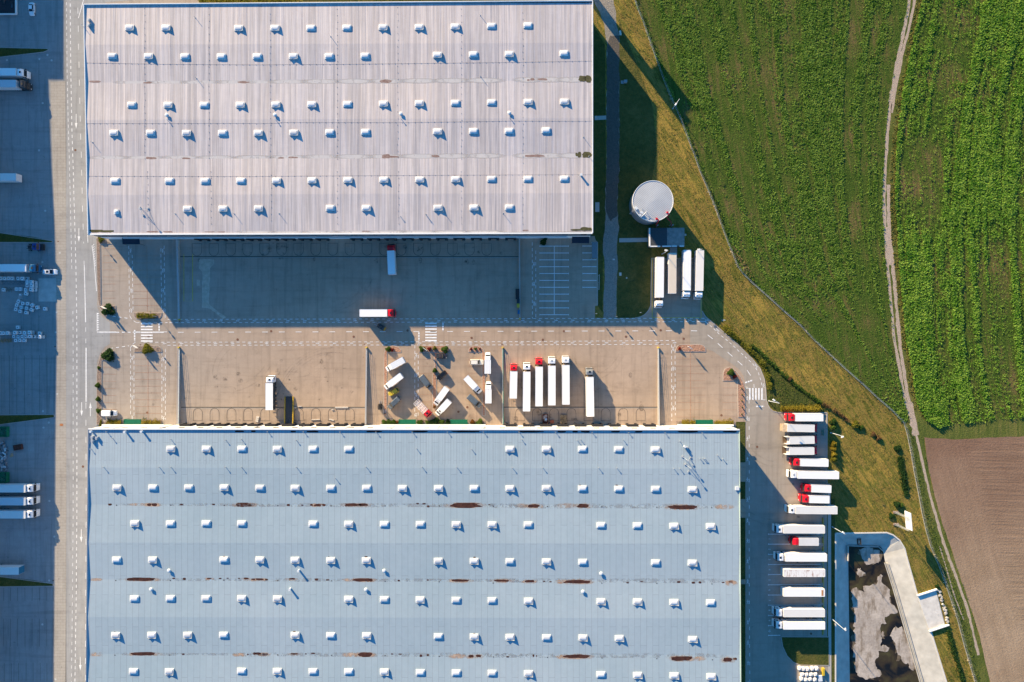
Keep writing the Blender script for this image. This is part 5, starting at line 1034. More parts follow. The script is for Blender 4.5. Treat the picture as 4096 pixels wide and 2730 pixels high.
def boxbody(root, name, L, hw, z0, z1, roof, side, rear=True):
    k = round(L, 1); L = k
    def fn(m):
        m.box(0, 0, z0, L, hw*2, z1-z0-.04); m.cur = 1; m.box(0, 0, z1-.04, L-.06, hw*2-.06, .04)
    o = part(name, (k, z0, z1, hw), fn, [m_side, R_WHITE], root)
    for i, mm in enumerate((side, roof)): o.material_slots[i].link = 'OBJECT'; o.material_slots[i].material = mm
    if rear:
        for s in (-1, 1): part('rear_door', (z0, z1, hw), lambda m: m.box(0, 0, 0, .05, hw-.05, z1-z0-.15), m_side, o, (-L/2-.02, s*(hw/2), z0+.06))
        part('edge_rail', (k, z1, hw), lambda m: [m.box(0, s*(hw-.02), z1-.08, L, .07, .1) for s in (-1, 1)]+[m.box(x, 0, z1-.08, .07, hw*2, .1) for x in (-L/2+.035, L/2-.035)], m_frame, o)
    return o
def ends(c, r, front, rear, z):
    f = W(T(c, r, *front), z); b_ = W(T(c, r, *rear), z); d_ = f-b_; return (f+b_)/2, math.atan2(d_.y, d_.x), d_.length
def artic(c, r, front, rear, label, colour=P_WHITE, roof=R_WHITE, side=m_side, hatch='dark', L=None, cabon=True, gap=.75, group='articulated lorries', dark_end=None):
    mid, rz, LL = ends(c, r, front, rear, 4.0)
    if L:
        f = W(T(c, r, *front), 4.0); dr = Vector((math.cos(rz), math.sin(rz), 0)); mid = f-dr*L/2; LL = L
    root = thing('articulated_truck' if cabon else 'semi_trailer', label, 'truck' if cabon else 'trailer', (mid.x, mid.y, .03), rz, group)
    L = round(LL, 1); tr = boxbody(root, 'trailer', L, 1.275, 1.15, 4.0, roof, side)
    part('trailer_chassis', L, lambda m: (m.box(0, .45, .95, L-.3, .12, .2), m.box(0, -.45, .95, L-.3, .12, .2), m.box(-L/2+.15, 0, .45, .15, 2.3, .15), [m.box(-L/2+2+k*1.31, 0, .45, .15, 2.1, .15) for k in range(3)]), m_chas, root)
    wheels(root, [-L/2+2.0+k*1.31 for k in range(3)], 1.08)
    for s in (-1, 1):
        part('landing_leg', 'l', lambda m: (m.box(0, 0, .05, .14, .14, .95), m.box(0, 0, 0, .3, .3, .06)), m_chas, root, (L/2-3.0, s*.8, 0))
        part('tail_light', 't', fn_head, m_tail, root, (-L/2-.03, s*1.0, .95))
    if cabon:
        cx = L/2+gap
        part('tractor_chassis', round(gap, 2), lambda m: (m.box(-1.1, .4, .75, 5.4, .12, .22), m.box(-1.1, -.4, .75, 5.4, .12, .22), m.box(-2.0, 0, .95, 1.1, 1.2, .12), m.box(-.9, 1.0, .4, 1.2, .45, .55), m.box(-.9, -1.0, .4, 1.2, .45, .55), m.box(-.35, 0, .95, .3, 1.6, .5)), m_chas, root, (cx+.4, 0, 0))
        cab(root, cx, True, colour, hatch); wheels(root, (cx+1.35, cx-2.3), 1.03)
    return root
def rigid(c, r, front, rear, label, colour=P_RED, roof=R_WHITE, side=m_side, hi=True, gap=.25, z1=3.8, hatch='dark', tail=None, group='rigid box lorries'):
    mid, rz, LL = ends(c, r, front, rear, z1); root = thing('box_truck', label, 'truck', (mid.x, mid.y, .03), rz, group); L = round(LL, 1)
    boxbody(root, 'cargo_box', L, 1.275, 1.1, z1, roof, side); cx = L/2+gap
    part('chassis', L, lambda m: (m.box(1.0, .42, .75, L+2.0, .12, .25), m.box(1.0, -.42, .75, L+2.0, .12, .25), m.box(-L/2+.1, 0, .45, .12, 2.3, .14), m.box(.3, 1.0, .45, 1.3, .4, .5), m.box(.3, -1.0, .45, 1.3, .4, .5)), m_chas, root)
    cab(root, cx, hi, colour, hatch); wheels(root, (cx+1.15 if hi else cx+.95, -L/2+2.0)+((-L/2+3.3,) if L > 8.5 else ()), 1.05)
    for s in (-1, 1): part('tail_light', 't', fn_head, m_tail, root, (-L/2-.03, s*1.0, .9))
    if tail == 'beige':
        part('tail_lift', 'b', lambda m: (m.box(-.78, 0, 1.05, 1.5, 2.5, .12), m.box(-.9, 0, 3.45, 1.6, 2.55, .1)), mat('tail_beige', (.66, .47, .28), .6, var=.2), root, (-L/2, 0, 0))
    if tail == 'open':
        part('open_doors', 'o', lambda m: [m.box(-.62, s*1.22, 1.15, 1.2, .06, z1-1.2) for s in (-1, 1)], m_side, root, (-L/2, 0, 0)); part('tail_lift', 'o', lambda m: m.box(-.75, 0, .95, 1.45, 2.4, .1), mat('lift_brown', (.12, .08, .05), .8), root, (-L/2, 0, 0))
    return root
K5 = lambda u, v: (1500+u/4.479, 1370+v/4.479)
def fn_lcab(m):
    m.loft([sec(0, .96, .5, 2.30, .14), sec(.25, .98, .5, 2.36, .16), sec(.95, .98, .45, 2.30, .18), sec(1.15, .97, .42, 2.15, .18), sec(1.72, .93, .40, 1.42, .14), sec(2.25, .86, .38, 1.12, .14), sec(2.42, .74, .38, .85, .12)])
def fn_lws(m): m.add([(1.18, -.8, 2.15), (1.18, .8, 2.15), (1.70, .84, 1.475), (1.70, -.84, 1.475), (1.1, -.8, 2.0), (1.1, .8, 2.0), (1.6, .8, 1.4), (1.6, -.8, 1.4)], [(0, 1, 2, 3), (7, 6, 5, 4), (0, 4, 5, 1), (1, 5, 6, 2), (2, 6, 7, 3), (3, 7, 4, 0)]); [m.box(.8, s*.975, 1.4, .7, .03, .55) for s in (-1, 1)]
def lightbox(front, rear, label, roof=R_WHITE, scoop=True, colour=P_WHITE, ribs=True, hatch=False, group='white box vans'):
    z1 = 3.1; f = W(K5(*front), z1); b_ = W(K5(*rear), z1); d_ = f-b_; rz = math.atan2(d_.y, d_.x); mid = (f+b_)/2; L = round(d_.length, 1)
    root = thing('box_van', label, 'van', (mid.x, mid.y, .03), rz, group)
    o = boxbody(root, 'cargo_box', L, 1.1, .8, z1, roof, m_side)
    if ribs: part('roof_rib', L, lambda m: [m.box(0, y, z1, L-.1, .05, .03) for y in (-.55, 0, .55)], m_frame, o)
    cx = L/2+.02; k = part('cab', 'light', fn_lcab, colour, root, (cx, 0, 0)); k.material_slots[0].link = 'OBJECT'; k.material_slots[0].material = colour
    part('windscreen', 'light', fn_lws, m_glass, k)
    if scoop: part('wind_deflector', 's', lambda m: m.loft([sec(0.02, .95, 2.3, 3.0, .1), sec(.5, .92, 2.3, 2.8, .1), sec(.95, .8, 2.25, 2.38, .05)]), colour, k)
    if hatch: part('roof_hatch', 'lb', lambda m: m.box(.45, 0, 2.7, .5, .6, .2), m_glass, k)
    for s in (-1, 1):
        q = part('mirror', 'sm', lambda m: m.box(0, 0, 0, .14, .26, .34), m_chas, k, (1.35, s*1.16, 1.35)); part('headlight', 'hs', lambda m: m.box(0, 0, 0, .25, .22, .16), m_lamp, k, (2.22, s*.66, .78)); part('tail_light', 't', fn_head, m_tail, root, (-L/2-.03, s*.85, .85))
    part('chassis', ('lb', L), lambda m: (m.box(.8, .4, .5, L+1.6, .1, .25), m.box(.8, -.4, .5, L+1.6, .1, .25)), m_chas, root); wheels(root, (cx+1.55, -L/2+1.3), .86, .36, .8)
    return root
def van(front, rear, label, colour=P_VAN, conv=K5, hw=.98, z1=2.45, group='slate grey panel vans', low=False):
    f = W(conv(*front), z1*.8); b_ = W(conv(*rear), z1*.8); d_ = f-b_; rz = math.atan2(d_.y, d_.x); mid = (f+b_)/2; L = d_.length
    root = thing('panel_van', label, 'van', (mid.x, mid.y, .03), rz, group); h = L/2; t = z1
    k = part('body', (round(L, 1), hw, z1), lambda m: m.loft([sec(-h, hw-.06, .4, t-.12, .14), sec(-h+.12, hw, .35, t-.02, .18), sec(h-2.1, hw, .35, t, .18), sec(h-1.75, hw, .35, t-.08, .2), sec(h-1.0, hw-.02, .35, 1.35 if not low else 1.12, .14), sec(h-.3, hw-.1, .35, 1.05 if not low else .92, .14), sec(h, hw-.25, .38, .75, .1)]), colour, root)
    k.material_slots[0].link = 'OBJECT'; k.material_slots[0].material = colour
    zz = 1.35 if not low else 1.12
    part('windscreen', (round(L, 1), hw, z1), lambda m: m.add([(h-1.72, -hw+.2, t-.10), (h-1.72, hw-.2, t-.10), (h-1.02, hw-.14, zz+.05), (h-1.02, -hw+.14, zz+.05), (h-1.8, -hw+.2, t-.25), (h-1.8, hw-.2, t-.25), (h-1.15, hw-.14, zz-.08), (h-1.15, -hw+.14, zz-.08)], [(0, 1, 2, 3), (7, 6, 5, 4), (0, 4, 5, 1), (1, 5, 6, 2), (2, 6, 7, 3), (3, 7, 4, 0)]), m_glass, k)
    part('side_window', (round(L, 1), hw, z1), lambda m: [m.box(h-1.95, s*(hw-.005), zz-.05, .9, .03, .6) for s in (-1, 1)], m_glass, k)
    if not low: part('roof_rib', (round(L, 1), hw), lambda m: [m.box(-.35, y, t-.005, L*.5, .05, .03) for y in (-.5, -.17, .17, .5)], colour, k)
    for s in (-1, 1):
        part('mirror', 'sm', lambda m: m.box(0, 0, 0, .14, .26, .34), m_chas, root, (h-1.45, s*(hw+.16), 1.25)); part('headlight', 'hs', lambda m: m.box(0, 0, 0, .25, .22, .16), m_lamp, root, (h-.2, s*(hw-.28), .75)); part('tail_light', 'ts', lambda m: m.box(0, 0, 0, .06, .14, .5), m_tail, root, (-h-.01, s*(hw-.16), .9))
    wheels(root, (h-.95, -h+1.0), hw-.1, .34, .7); return root
def car(front, rear, label, colour, conv, z=1.48, hw=.90, wagon=True, sunroof=False, name='car', cat='car'):
    f = W(conv(*front), .9); b_ = W(conv(*rear), .9); d_ = f-b_; rz = math.atan2(d_.y, d_.x); mid = (f+b_)/2; L = min(5.0, max(4.0, d_.length)); h = L/2
    root = thing(name, label, cat, (mid.x, mid.y, .03), rz)
    def lower(m): m.loft([sec(-h, hw-.22, .35, .72, .1), sec(-h+.15, hw-.06, .25, .92, .12), sec(-h+.8, hw, .2, .98, .12), sec(h-1.5, hw, .2, .95, .12), sec(h-.55, hw-.06, .22, .84, .14), sec(h-.12, hw-.18, .25, .68, .12), sec(h, hw-.34, .3, .55, .08)])
    k = part('body', (round(L, 1), hw), lower, colour, root, smooth=False); k.material_slots[0].link = 'OBJECT'; k.material_slots[0].material = colour
    xr = -h+(.12 if wagon else .75); xt = -h+(.45 if wagon else 1.3)
    part('glasshouse', (round(L, 1), z, wagon), lambda m: m.loft([sec(xr, hw-.12, .9, 1.0, .04), sec(xt, hw-.2, .9, z-.03, .1), sec(-.1, hw-.18, .9, z, .1), sec(.35, hw-.2, .9, z-.06, .1), sec(h-1.35, hw-.1, .85, .98, .04)]), m_glass, k)
    r = part('roof', (round(L, 1), z, wagon), lambda m: m.loft([[(x, a, zz) for a in (hw-.30, -hw+.30)]+[(x, -hw+.30, zz+.02), (x, hw-.30, zz+.02)] for x, zz in ((xt+.02, z-.03), (-.1, z), (.33, z-.055))]), colour, k); r.material_slots[0].link = 'OBJECT'; r.material_slots[0].material = colour
    part('roof_pillar', (round(L, 1), z, wagon), lambda m: [m.tube((.36, s*(hw-.27), z-.06), (h-1.37, s*(hw-.15), .98), .05, 5) for s in (-1, 1)]+[m.tube((xt, s*(hw-.27), z-.03), (xr+.02, s*(hw-.16), 1.0), .06, 5) for s in (-1, 1)], colour, k)
    if sunroof: part('sunroof', 's', lambda m: m.box(0, 0, 0, .9, .85, .03), m_glass, k, (-.45, 0, z+.01))
    for s in (-1, 1):
        part('mirror', 'cm', lambda m: m.box(0, 0, 0, .14, .2, .14), m_chas, root, (h-1.6, s*(hw+.08), .95)); part('headlight', 'ch', lambda m: m.box(0, 0, 0, .3, .3, .12), m_lamp, root, (h-.32, s*(hw-.3), .62)); part('tail_light', 'ct', lambda m: m.box(0, 0, 0, .12, .28, .16), m_tail, root, (-h+.03, s*(hw-.3), .68))
    wheels(root, (h-.85, -h+.85), hw-.1, .32, .65); return root
# --- west yard
artic(0, 0, (147, 662), (0, 662), 'artic with tall white cab in the shaded west yard, above its dark cabbed neighbour', P_WHITE, R_WHITE, L=13.6, gap=.15)
artic(0, 0, (147, 770), (0, 770), 'artic with dark cab parked in the shaded west yard below a white cabbed one', P_DARKCAB, R_GREYISH, L=13.6, hatch='black')
artic(0, 1, (148, 60), (0, 60), 'uncoupled white trailer alone in the shaded west yard with bright end panel', P_WHITE, R_OFF, L=13.6, cabon=False, group=None)
artic(0, 1, (240, 894), (0, 894), 'artic with teal blue cab beside a white estate car in the west yard', P_BLUE, R_WHITE, L=13.6, hatch='black')
for v, r, l in ((1355, 2, 'uppermost of three white cabbed artics parked side by side in the lower west yard'), (1473, 2, 'middle one of three white cabbed artics parked side by side in the lower west yard'), (30, 3, 'lowest of three white cabbed artics parked side by side in the lower west yard')):
    artic(0, r, (234, v), (0, v), l, P_WHITE, R_GREYISH if r == 2 and v > 1400 else R_OFF, L=13.6, hatch='dark', gap=.2)
t_ = artic(0, 3, (172, 547), (0, 547), 'uncoupled trailer with blue end wall above a grass wedge in the west yard', P_WHITE, R_OFF, L=13.6, cabon=False, group=None)
part('end_panel', 'blue', lambda m: m.box(0, 0, 1.2, .05, 2.45, 2.75), P_BLUE, t_, (6.82, 0, 0))
c_ = W(T(0, 1, 300, 699), 2.5); tu = thing('tractor_unit', 'dark blue lorry tractor without trailer below the second grass wedge', 'truck', (c_.x, c_.y, .03), 0)
cab(tu, .0, False, P_NAVY, 'black'); wheels(tu, (.9, -2.2), 1.0); part('tractor_chassis', 'tu', lambda m: (m.box(-1.2, .4, .7, 4.2, .12, .22), m.box(-1.2, -.4, .7, 4.2, .12, .22), m.box(-2.2, 0, .9, 1.0, 1.2, .15)), m_chas, tu); part('front_winch', 'tu', lambda m: (m.box(2.4, 0, .5, 1.1, 2.2, 1.0), m.box(3.0, 0, .9, .3, 1.6, .4)), m_chas, tu)
K0 = lambda u, v: T(0, 0, u, v); K1 = lambda u, v: T(0, 1, u, v); K2 = lambda u, v: T(0, 2, u, v)
car((288, 143), (288, 22), 'white saloon car alone near the dark office block in the top left yard', P_WHITE, K0, wagon=False)
car((526, 931), (388, 931), 'white estate car with black sunroof in front of the teal cabbed artic', P_WHITE, K1, 1.55, .95, True, True)
van((1063, 663), (934, 663), 'white long roofed minivan in the lowest bay of the south west car park', P_WHITE, K2, .97, 1.9, None, True)
# --- middle
rigid(1, 1, (1237, 735), (1247, 953), 'box lorry with red cab backed away from the shaded docks, cab towards the building', P_RED, R_WHITE, hatch=None, gap=.1)
rigid(1, 1, (1205, 1309), (951, 1309), 'red cabbed box lorry driving along the cross road half out of the shadow', P_RED, R_WHITE, hi=True, gap=.2)
rt = artic(1, 2, (121, 383), (121, 632), 'white lorry with white cab alone in the empty western dock yard beside the yellow ramp', P_WHITE, R_WHITE, side=P_DARKCAB, gap=.1, group=None)  # trailer sides coloured near black for the shaded flank that shows
K6 = lambda u, v: (2030+u/4.3556, 1380+v/4.3556)
def a6(f, r_, label, colour, hatch, L=None, rg=False):
    F = K6(*f); B_ = K6(*r_); inv = lambda p: ((p[0]-2048)*2.297, (p[1]-1366)*2.297)
    return (rigid if rg else artic)(2, 2, inv(F), inv(B_), label, colour, R_WHITE, hatch=hatch)
a6((109, 462), (98, 937), 'short white box lorry with red cab, leftmost in the sunlit lorry row', P_RED, 'grey', rg=True)
a6((336, 470), (331, 1160), 'white artic with dark roof hatch, between two red cabs in the sunlit lorry row', P_WHITE, 'dark')
a6((552, 382), (549, 1073), 'long white artic with red cab in the sunlit lorry row', P_RED, 'dark')
a6((774, 366), (773, 1055), 'white cabbed artic just right of the long red cabbed one in the sunlit row', P_WHITE, 'light')
a6((1017, 353), (1019, 1043), 'white cabbed artic at the right end of the close packed sunlit row', P_WHITE, 'light')
a6((1436, 562), (1447, 1252), 'white artic with silver grey cab standing apart near the docks', P_GREY, 'dark')
# --- bay by the tank
K4 = lambda u, v: ((2600+u/3.735-2048)*2.297, (880+v/3.735-683)*2.297)
artic(2, 1, K4(149, 1160), K4(155, 557), 'white artic in the tank side bay with its cab furthest forward', P_WHITE, R_WHITE, hatch='light', gap=1.1)
artic(2, 1, K4(336, 1100), K4(339, 496), 'beige roofed trailer without a tractor in the bay below the pump house', P_WHITE, R_BEIGE, cabon=False, group=None)
artic(2, 1, K4(554, 1055), K4(559, 452), 'white artic in the tank side bay between the beige trailer and the cream topped artic', P_WHITE, R_WHITE, hatch='light', gap=.35)
artic(2, 1, K4(740, 1060), K4(752, 457), 'cream topped artic nearest the grass in the tank side bay', P_WHITE, tarp('cream', (.74, .69, .63), (.80, .76, .71)), hatch='light', gap=.4)
# --- east lorry park
K7 = lambda u, v: ((3060+u/3.5647-3072)*2.297, (1620+v/3.5647-1366)*2.297)
rigid(3, 2, K7(432, 183), K7(832, 183), 'topmost red cabbed box lorry of the east park, below the yellow hedge', P_RED, R_WHITE, hatch='grey', gap=.15)
rigid(3, 2, K7(708, 339), K7(320, 332), 'box lorry with beige tail lift raised and low red cab facing the grass', P_RED, R_OFF, hi=False, hatch=None, gap=.0, tail='beige')
rigid(3, 2, K7(706, 502), K7(356, 512), 'upper of two box lorries with open rear doors and low red cabs', P_RED, R_OFF, hi=False, hatch=None, gap=.0, tail='open')
rigid(3, 2, K7(703, 660), K7(350, 662), 'lower of two box lorries with open rear doors and low red cabs', P_RED, R_OFF, hi=False, hatch=None, gap=.0, tail='open')
rigid(3, 2, K7(502, 823), K7(906, 832), 'fifth lorry down in the east park, red cab, above a white cabbed artic', P_RED, R_WHITE, hatch='grey', gap=.15)
artic(3, 2, K7(468, 1000), K7(1055, 1008), 'white artic whose trailer overhangs the lawn, above two short red lorries', P_WHITE, R_WHITE, hatch='light', gap=.2)
rigid(3, 2, K7(662, 1195), K7(946, 1205), 'short box lorry with red cab set back, upper of two in the east park', P_RED, R_WHITE, hatch='grey', gap=.12)
rigid(3, 2, K7(632, 1348), K7(919, 1354), 'short box lorry with red cab, lower of two short ones in the east park', P_RED, R_WHITE, hatch='grey', gap=.12)
artic(3, 2, K7(440, 1504), K7(1032, 1508), 'off white roofed artic with white cab directly below the short red lorries', P_WHITE, R_OFF, hatch='dark', gap=.2)
artic(3, 3, (141, 167), (523, 168), 'white artic in the topmost numbered bay of the east park', P_WHITE, R_OFF, hatch='grey', gap=.2)
rigid(3, 3, (286, 279), (467, 280), 'small red cabbed box lorry with patched roof in bay one', P_RED, tarp('patched', (.60, .58, .56), (.74, .72, .70), .7), hatch=None, gap=.1)
artic(3, 3, (160, 425), (542, 426), 'white artic in numbered bay three, set back towards the lawn', P_WHITE, R_WHITE, hatch='dark', gap=.5)
artic(3, 3, (146, 567), (525, 567), 'parked trailer with rust streaked roof and no cab', P_WHITE, R_RUST, cabon=False, group=None)
t_ = artic(3, 3, (143, 748), (523, 748), 'parked clean white trailer with a brown patch at its rear and no cab', P_WHITE, R_WHITE, cabon=False, group=None)
part('roof_patch', 'b', lambda m: m.box(0, 0, 4.0, .7, 2.0, .02), mat('rusty_patch', (.45, .22, .10), .8, var=.3), t_, (-6.3, 0, 0))
artic(3, 3, (143, 936), (523, 936), 'white artic with ribbed roof, second lowest of the east park', P_WHITE, R_OFF, hatch='light', gap=.4)
artic(3, 3, (143, 1050), (524, 1050), 'lowest white artic of the east park, above the curved lawn', P_WHITE, R_WHITE, hatch='dark', gap=.4)
# --- middle car park
lightbox((294, 435), (515, 312), 'white box van at the top of the middle car park, with a dark rear end')
lightbox((262, 752), (475, 592), 'white box van slanting just above the yellow car', ribs=False)
lightbox((1138, 1025), (1286, 818), 'white box van slanting at the red gravel strip, upper of a close pair', ribs=False)
lightbox((1178, 1215), (1330, 1048), 'white box van with black roof hatch, lower of a close slanting pair', hatch=True)
lightbox((2018, 310), (2018, 565), 'upright white box van beside the cream estate car, cab up')
lightbox((2030, 838), (2030, 1095), 'upright white box van below the other upright one, cab up')
lightbox((1798, 815), (1625, 627), 'white box van pointing down to the right above a grey van', ribs=False, scoop=False)
van((240, 1185), (425, 1003), 'slate grey panel van below the yellow car, front to the lower left', hw=.9, z1=1.95)
van((1006, 842), (822, 603), 'slate grey panel van in the centre of the middle car park')
van((1892, 1152), (1668, 962), 'slate grey panel van at the lower right of the middle car park')
car((246, 936), (412, 848), 'mustard yellow hatchback between a white box van and a grey van', P_YEL, K5, 1.5)
car((1290, 246), (1075, 236), 'dark brown pickup car just under the middle flower island', P_BROWN, K5, 1.5, .92, False)
car((1112, 662), (1275, 528), 'black hatchback beside the small round bush on the gravel strip', P_BLACK, K5, 1.48)
car((1946, 357), (1699, 357), 'cream white estate car beside an upright box van', P_CREAM, K5, 1.7, .97)
# red flatbed with bare hoop frame
f = W(K5(915, 1235), 1.3); b_ = W(K5(738, 1052), 1.3); d_ = f-b_; mid = (f+b_)/2; L = d_.length
fl = thing('flatbed_truck', 'red lorry with an empty hooped frame and clear sheet over its bed', 'truck', (mid.x, mid.y, .03), math.atan2(d_.y, d_.x))
part('bed', 'fl', lambda m: (m.box(0, 0, .9, L, 2.3, .2), [m.box(0, s*1.14, 1.1, L, .05, .45) for s in (-1, 1)], m.box(-L/2, 0, 1.1, .05, 2.3, .45)), mat('bed_dust', (.45, .36, .33), .8, var=.3), fl)
def fn_hoop(m):
    for k in range(6):
        x = -L/2+.05+k*(L-.1)/5; [m.tube((x, s*1.12, 1.1), (x, s*1.12, 2.9), .035, 5) for s in (-1, 1)]; m.tube((x, -1.12, 2.9), (x, 1.12, 2.9), .04, 5)
    for y in (-1.12, -.4, .4, 1.12): m.tube((-L/2, y, 2.9), (L/2, y, 2.9), .04, 5)
part('hoop_frame', 'fl', fn_hoop, m_coat, fl)
b = NB('clear_sheet'); b.out((.75, .66, .63), .3); b.put(b.b.inputs['Alpha'], b.ramp(b.noise(1.4, 4, b.O), [(.35, .12), (.7, .65)]))
part('cover_sheet', 'fl', lambda m: m.add([(-L/2+.1+(L-.2)*i/7, -1.1+2.2*j/4, 2.88-.12*math.sin(i*2.1+j)**2) for i in range(8) for j in range(5)], [(i*5+j, (i+1)*5+j, (i+1)*5+j+1, i*5+j+1) for i in range(7) for j in range(4)]), b.m, fl)
cab(fl, L/2+.1, False, P_RED, 'dark'); wheels(fl, (L/2+1.0, -L/2+1.4), .95, .42, .9); part('chassis', 'fl', lambda m: m.box(.7, 0, .55, L+1.6, .9, .25), m_chas, fl)
# forklifts
def forklift(loc, rz, label, body, name='forklift', big=1.0):
    r = thing(name, label, 'forklift', loc, rz); s = big
    part('body', ('fk', s), lambda m: (m.box(-.2*s, 0, .3, 1.7*s, 1.1*s, .75), m.box(-.8*s, 0, .4, .6*s, 1.15*s, .95), m.box(-.1*s, 0, 1.05, .5*s, .5*s, .35)), body, r)
    part('guard', ('fk', s), lambda m: ([m.tube((x, y*s, 1.0), (x*.8, y*s, 2.1), .04, 5) for x in (-.75*s, .5*s) for y in (-.45, .45)], [m.box(x, 0, 2.08, .06, .95*s, .05) for x in np.linspace(-.6*s, .4*s, 6)], [m.box(-.1*s, y*s, 2.06, 1.1*s, .06, .06) for y in (-.47, .47)]), m_chas, r)
    part('mast', ('fk', s), lambda m: ([m.box(.78*s, y*s, .1, .12, .12, 2.0) for y in (-.35, .35)], m.box(.8*s, 0, 1.9, .1, .8*s, .1), m.box(.86*s, 0, .2, .08, 1.0*s, .5)), m_chas, r)
    for y in (-.28, .28): part('fork', ('fk', s), lambda m: m.box(.55*s, 0, .12, 1.15*s, .13, .06), m_galv, r, (.9*s, y*s, 0))
    wheels(r, (.5*s, -.65*s), .5*s, .3, .7); return r
p = W(K5(97, 1145)); forklift((p.x, p.y, .03), math.pi/2, 'dark forklift with raised prongs beside the western gravel strip', m_chas)
p = W(T(1, 1, 1153, 1437)); forklift((p.x, p.y, .03), R_(150), 'forklift with long prongs and an orange rear in the shade below the driving red lorry', mat('fork_grey', (.10, .10, .10), .6), big=1.35)
part('counterweight', 'o', lambda m: m.box(0, 0, .4, .35, 1.3, 1.0), mat('fork_orange', (.60, .28, .02), .5), bpy.data.objects['forklift.001'], (-1.5, 0, 0))
p = W(K5(176, 1237)); pj = thing('pallet_truck', 'small hand pallet truck beside the western gravel strip, below the forklift', 'pallet truck', (p.x, p.y, .14), R_(95))
part('fork', 'pj', lambda m: [m.box(0, y, .08, 1.3, .18, .08) for y in (-.28, .28)], m_galv, pj); part('handle', 'pj', lambda m: (m.tube((-.7, 0, .2), (-1.1, 0, 1.1), .03, 5), m.tube((-1.1, -.2, 1.1), (-1.1, .2, 1.1), .03, 5), m.box(-.68, 0, .05, .25, .5, .4)), m_chas, pj)
# ============================================================ YARD OBJECTS
# dividing walls with railings
def divider(c, r, a, b_, label, hi, lo, top):
    A, B_ = W(T(c, r, *a)), W(T(c, r, *b_)); L = (B_-A).length; rz = math.atan2(B_.y-A.y, B_.x-A.x)
    t = thing('dividing_wall', label, 'wall', A, rz, 'dividing walls of the dock yards')
    n = 12
    part('wall', ('dv', label), lambda m: m.wallrun([(L*k/n, 0) for k in range(n+1)], .5, -.05, [lo+(hi-lo)*k/n for k in range(n+1)]), m_conc2, t)
    part('coping', ('dv', label), lambda m: m.wallrun([(L*k/n, .12) for k in range(n+1)], .22, lo*0+.1, [lo+(hi-lo)*k/n+.05 for k in range(n+1)]), top, t)
    def rail(m):
        N = int(L/2.2)
        for k in range(N+1):
            x = L*k/N; z = lo+(hi-lo)*k/N; m.tube((x, 0, z-.05), (x, 0, z+1.1), .04, 5)
        for dz in (.4, .75, 1.1): m.tube((0, 0, lo+dz), (L, 0, hi+dz), .035, 5)
    part('railing', ('dv', label), rail, m_galv, t)
    part('end_post', 'ep', lambda m: (m.box(-.15, 0, 0, .5, .55, .45), m.box(-.15, 0, .45, .5, .55, .4)), m_yel, t)
m_conc2 = mat('wall_concrete', (.40, .37, .33), .85, world=True); m_paleblue = mat('coping_metal', (.50, .56, .60), .5, .1)  # wall concrete and a pale blue-grey coping metal
divider(0, 1, (1652, 1365), (1645, 640), 'pale railed wall at the west end of the shaded dock yard', 1.3, .25, m_paleblue)
divider(2, 1, (72, 1358), (68, 625), 'dark railed wall at the east end of the shaded dock yard with bins against it', 1.3, .25, m_conc2)
divider(0, 2, (1648, 62), (1652, 755), 'pale topped railed wall west of the yard with the yellow ramp', 1.3, .25, m_paleblue)
divider(1, 2, (1017, 62), (1013, 758), 'thin railed wall between the western dock yard and the middle car park', 1.2, .25, m_galv)
divider(1, 2, (2266, 62), (2269, 758), 'green topped railed wall between the middle car park and the lorry row', 1.2, .25, mat('coping_green', (.10, .27, .20), .5))
divider(2, 2, (1342, 62), (1343, 765), 'white topped railed wall east of the lorry row', 1.3, .25, m_coat)
# yellow loading ramp
p0 = W(T(1, 2, 306, 507)); p1 = W(T(1, 2, 303, 752), 1.2); Lr = (p1-p0).length
rp_ = thing('loading_ramp', 'yellow sided steel loading ramp rising to a dock door', 'loading ramp', p0, math.atan2(p1.y-p0.y, p1.x-p0.x))
def beam(m, y, w, dz0, dz1): m.add([(0, y-w/2, .02), (Lr, y-w/2, 1.0), (Lr, y+w/2, 1.0), (0, y+w/2, .02), (0, y-w/2, dz1), (Lr, y-w/2, 1.2+dz1), (Lr, y+w/2, 1.2+dz1), (0, y+w/2, dz1)], [(3, 2, 1, 0), (4, 5, 6, 7), (0, 1, 5, 4), (1, 2, 6, 5), (2, 3, 7, 6), (3, 0, 4, 7)])
part('deck', 'r', lambda m: beam(m, 0, 2.6, 0, .12), mat('ramp_deck', (.045, .05, .055), .7), rp_)
for y in (-1.42, 1.42): part('side_beam', ('r', y), lambda m: (beam(m, y, .26, 0, .38), [m.box(k*.75+.4, y, .35+k*.75*1.2/Lr, .08, .3, .12) for k in range(int(Lr/.75)-1)]), m_yel2, rp_) if False else None
m_yel2 = mat('ramp_yellow', (.52, .34, .03), .6, var=.25)
for y in (-1.42, 1.42): part('side_beam', ('r', y), lambda m, y=y: (beam(m, y, .26, 0, .40), [m.box(k*.75+.4, y, .40+k*.75*1.2/Lr, .12, .34, .08) for k in range(int(Lr/.75)-1)]), m_yel2, rp_)
for y in (-1.2, 1.2): part('support_leg', 'r', lambda m: m.box(0, 0, 0, .15, .15, 1.0), m_yel2, rp_, (Lr-1.2, y, 0))
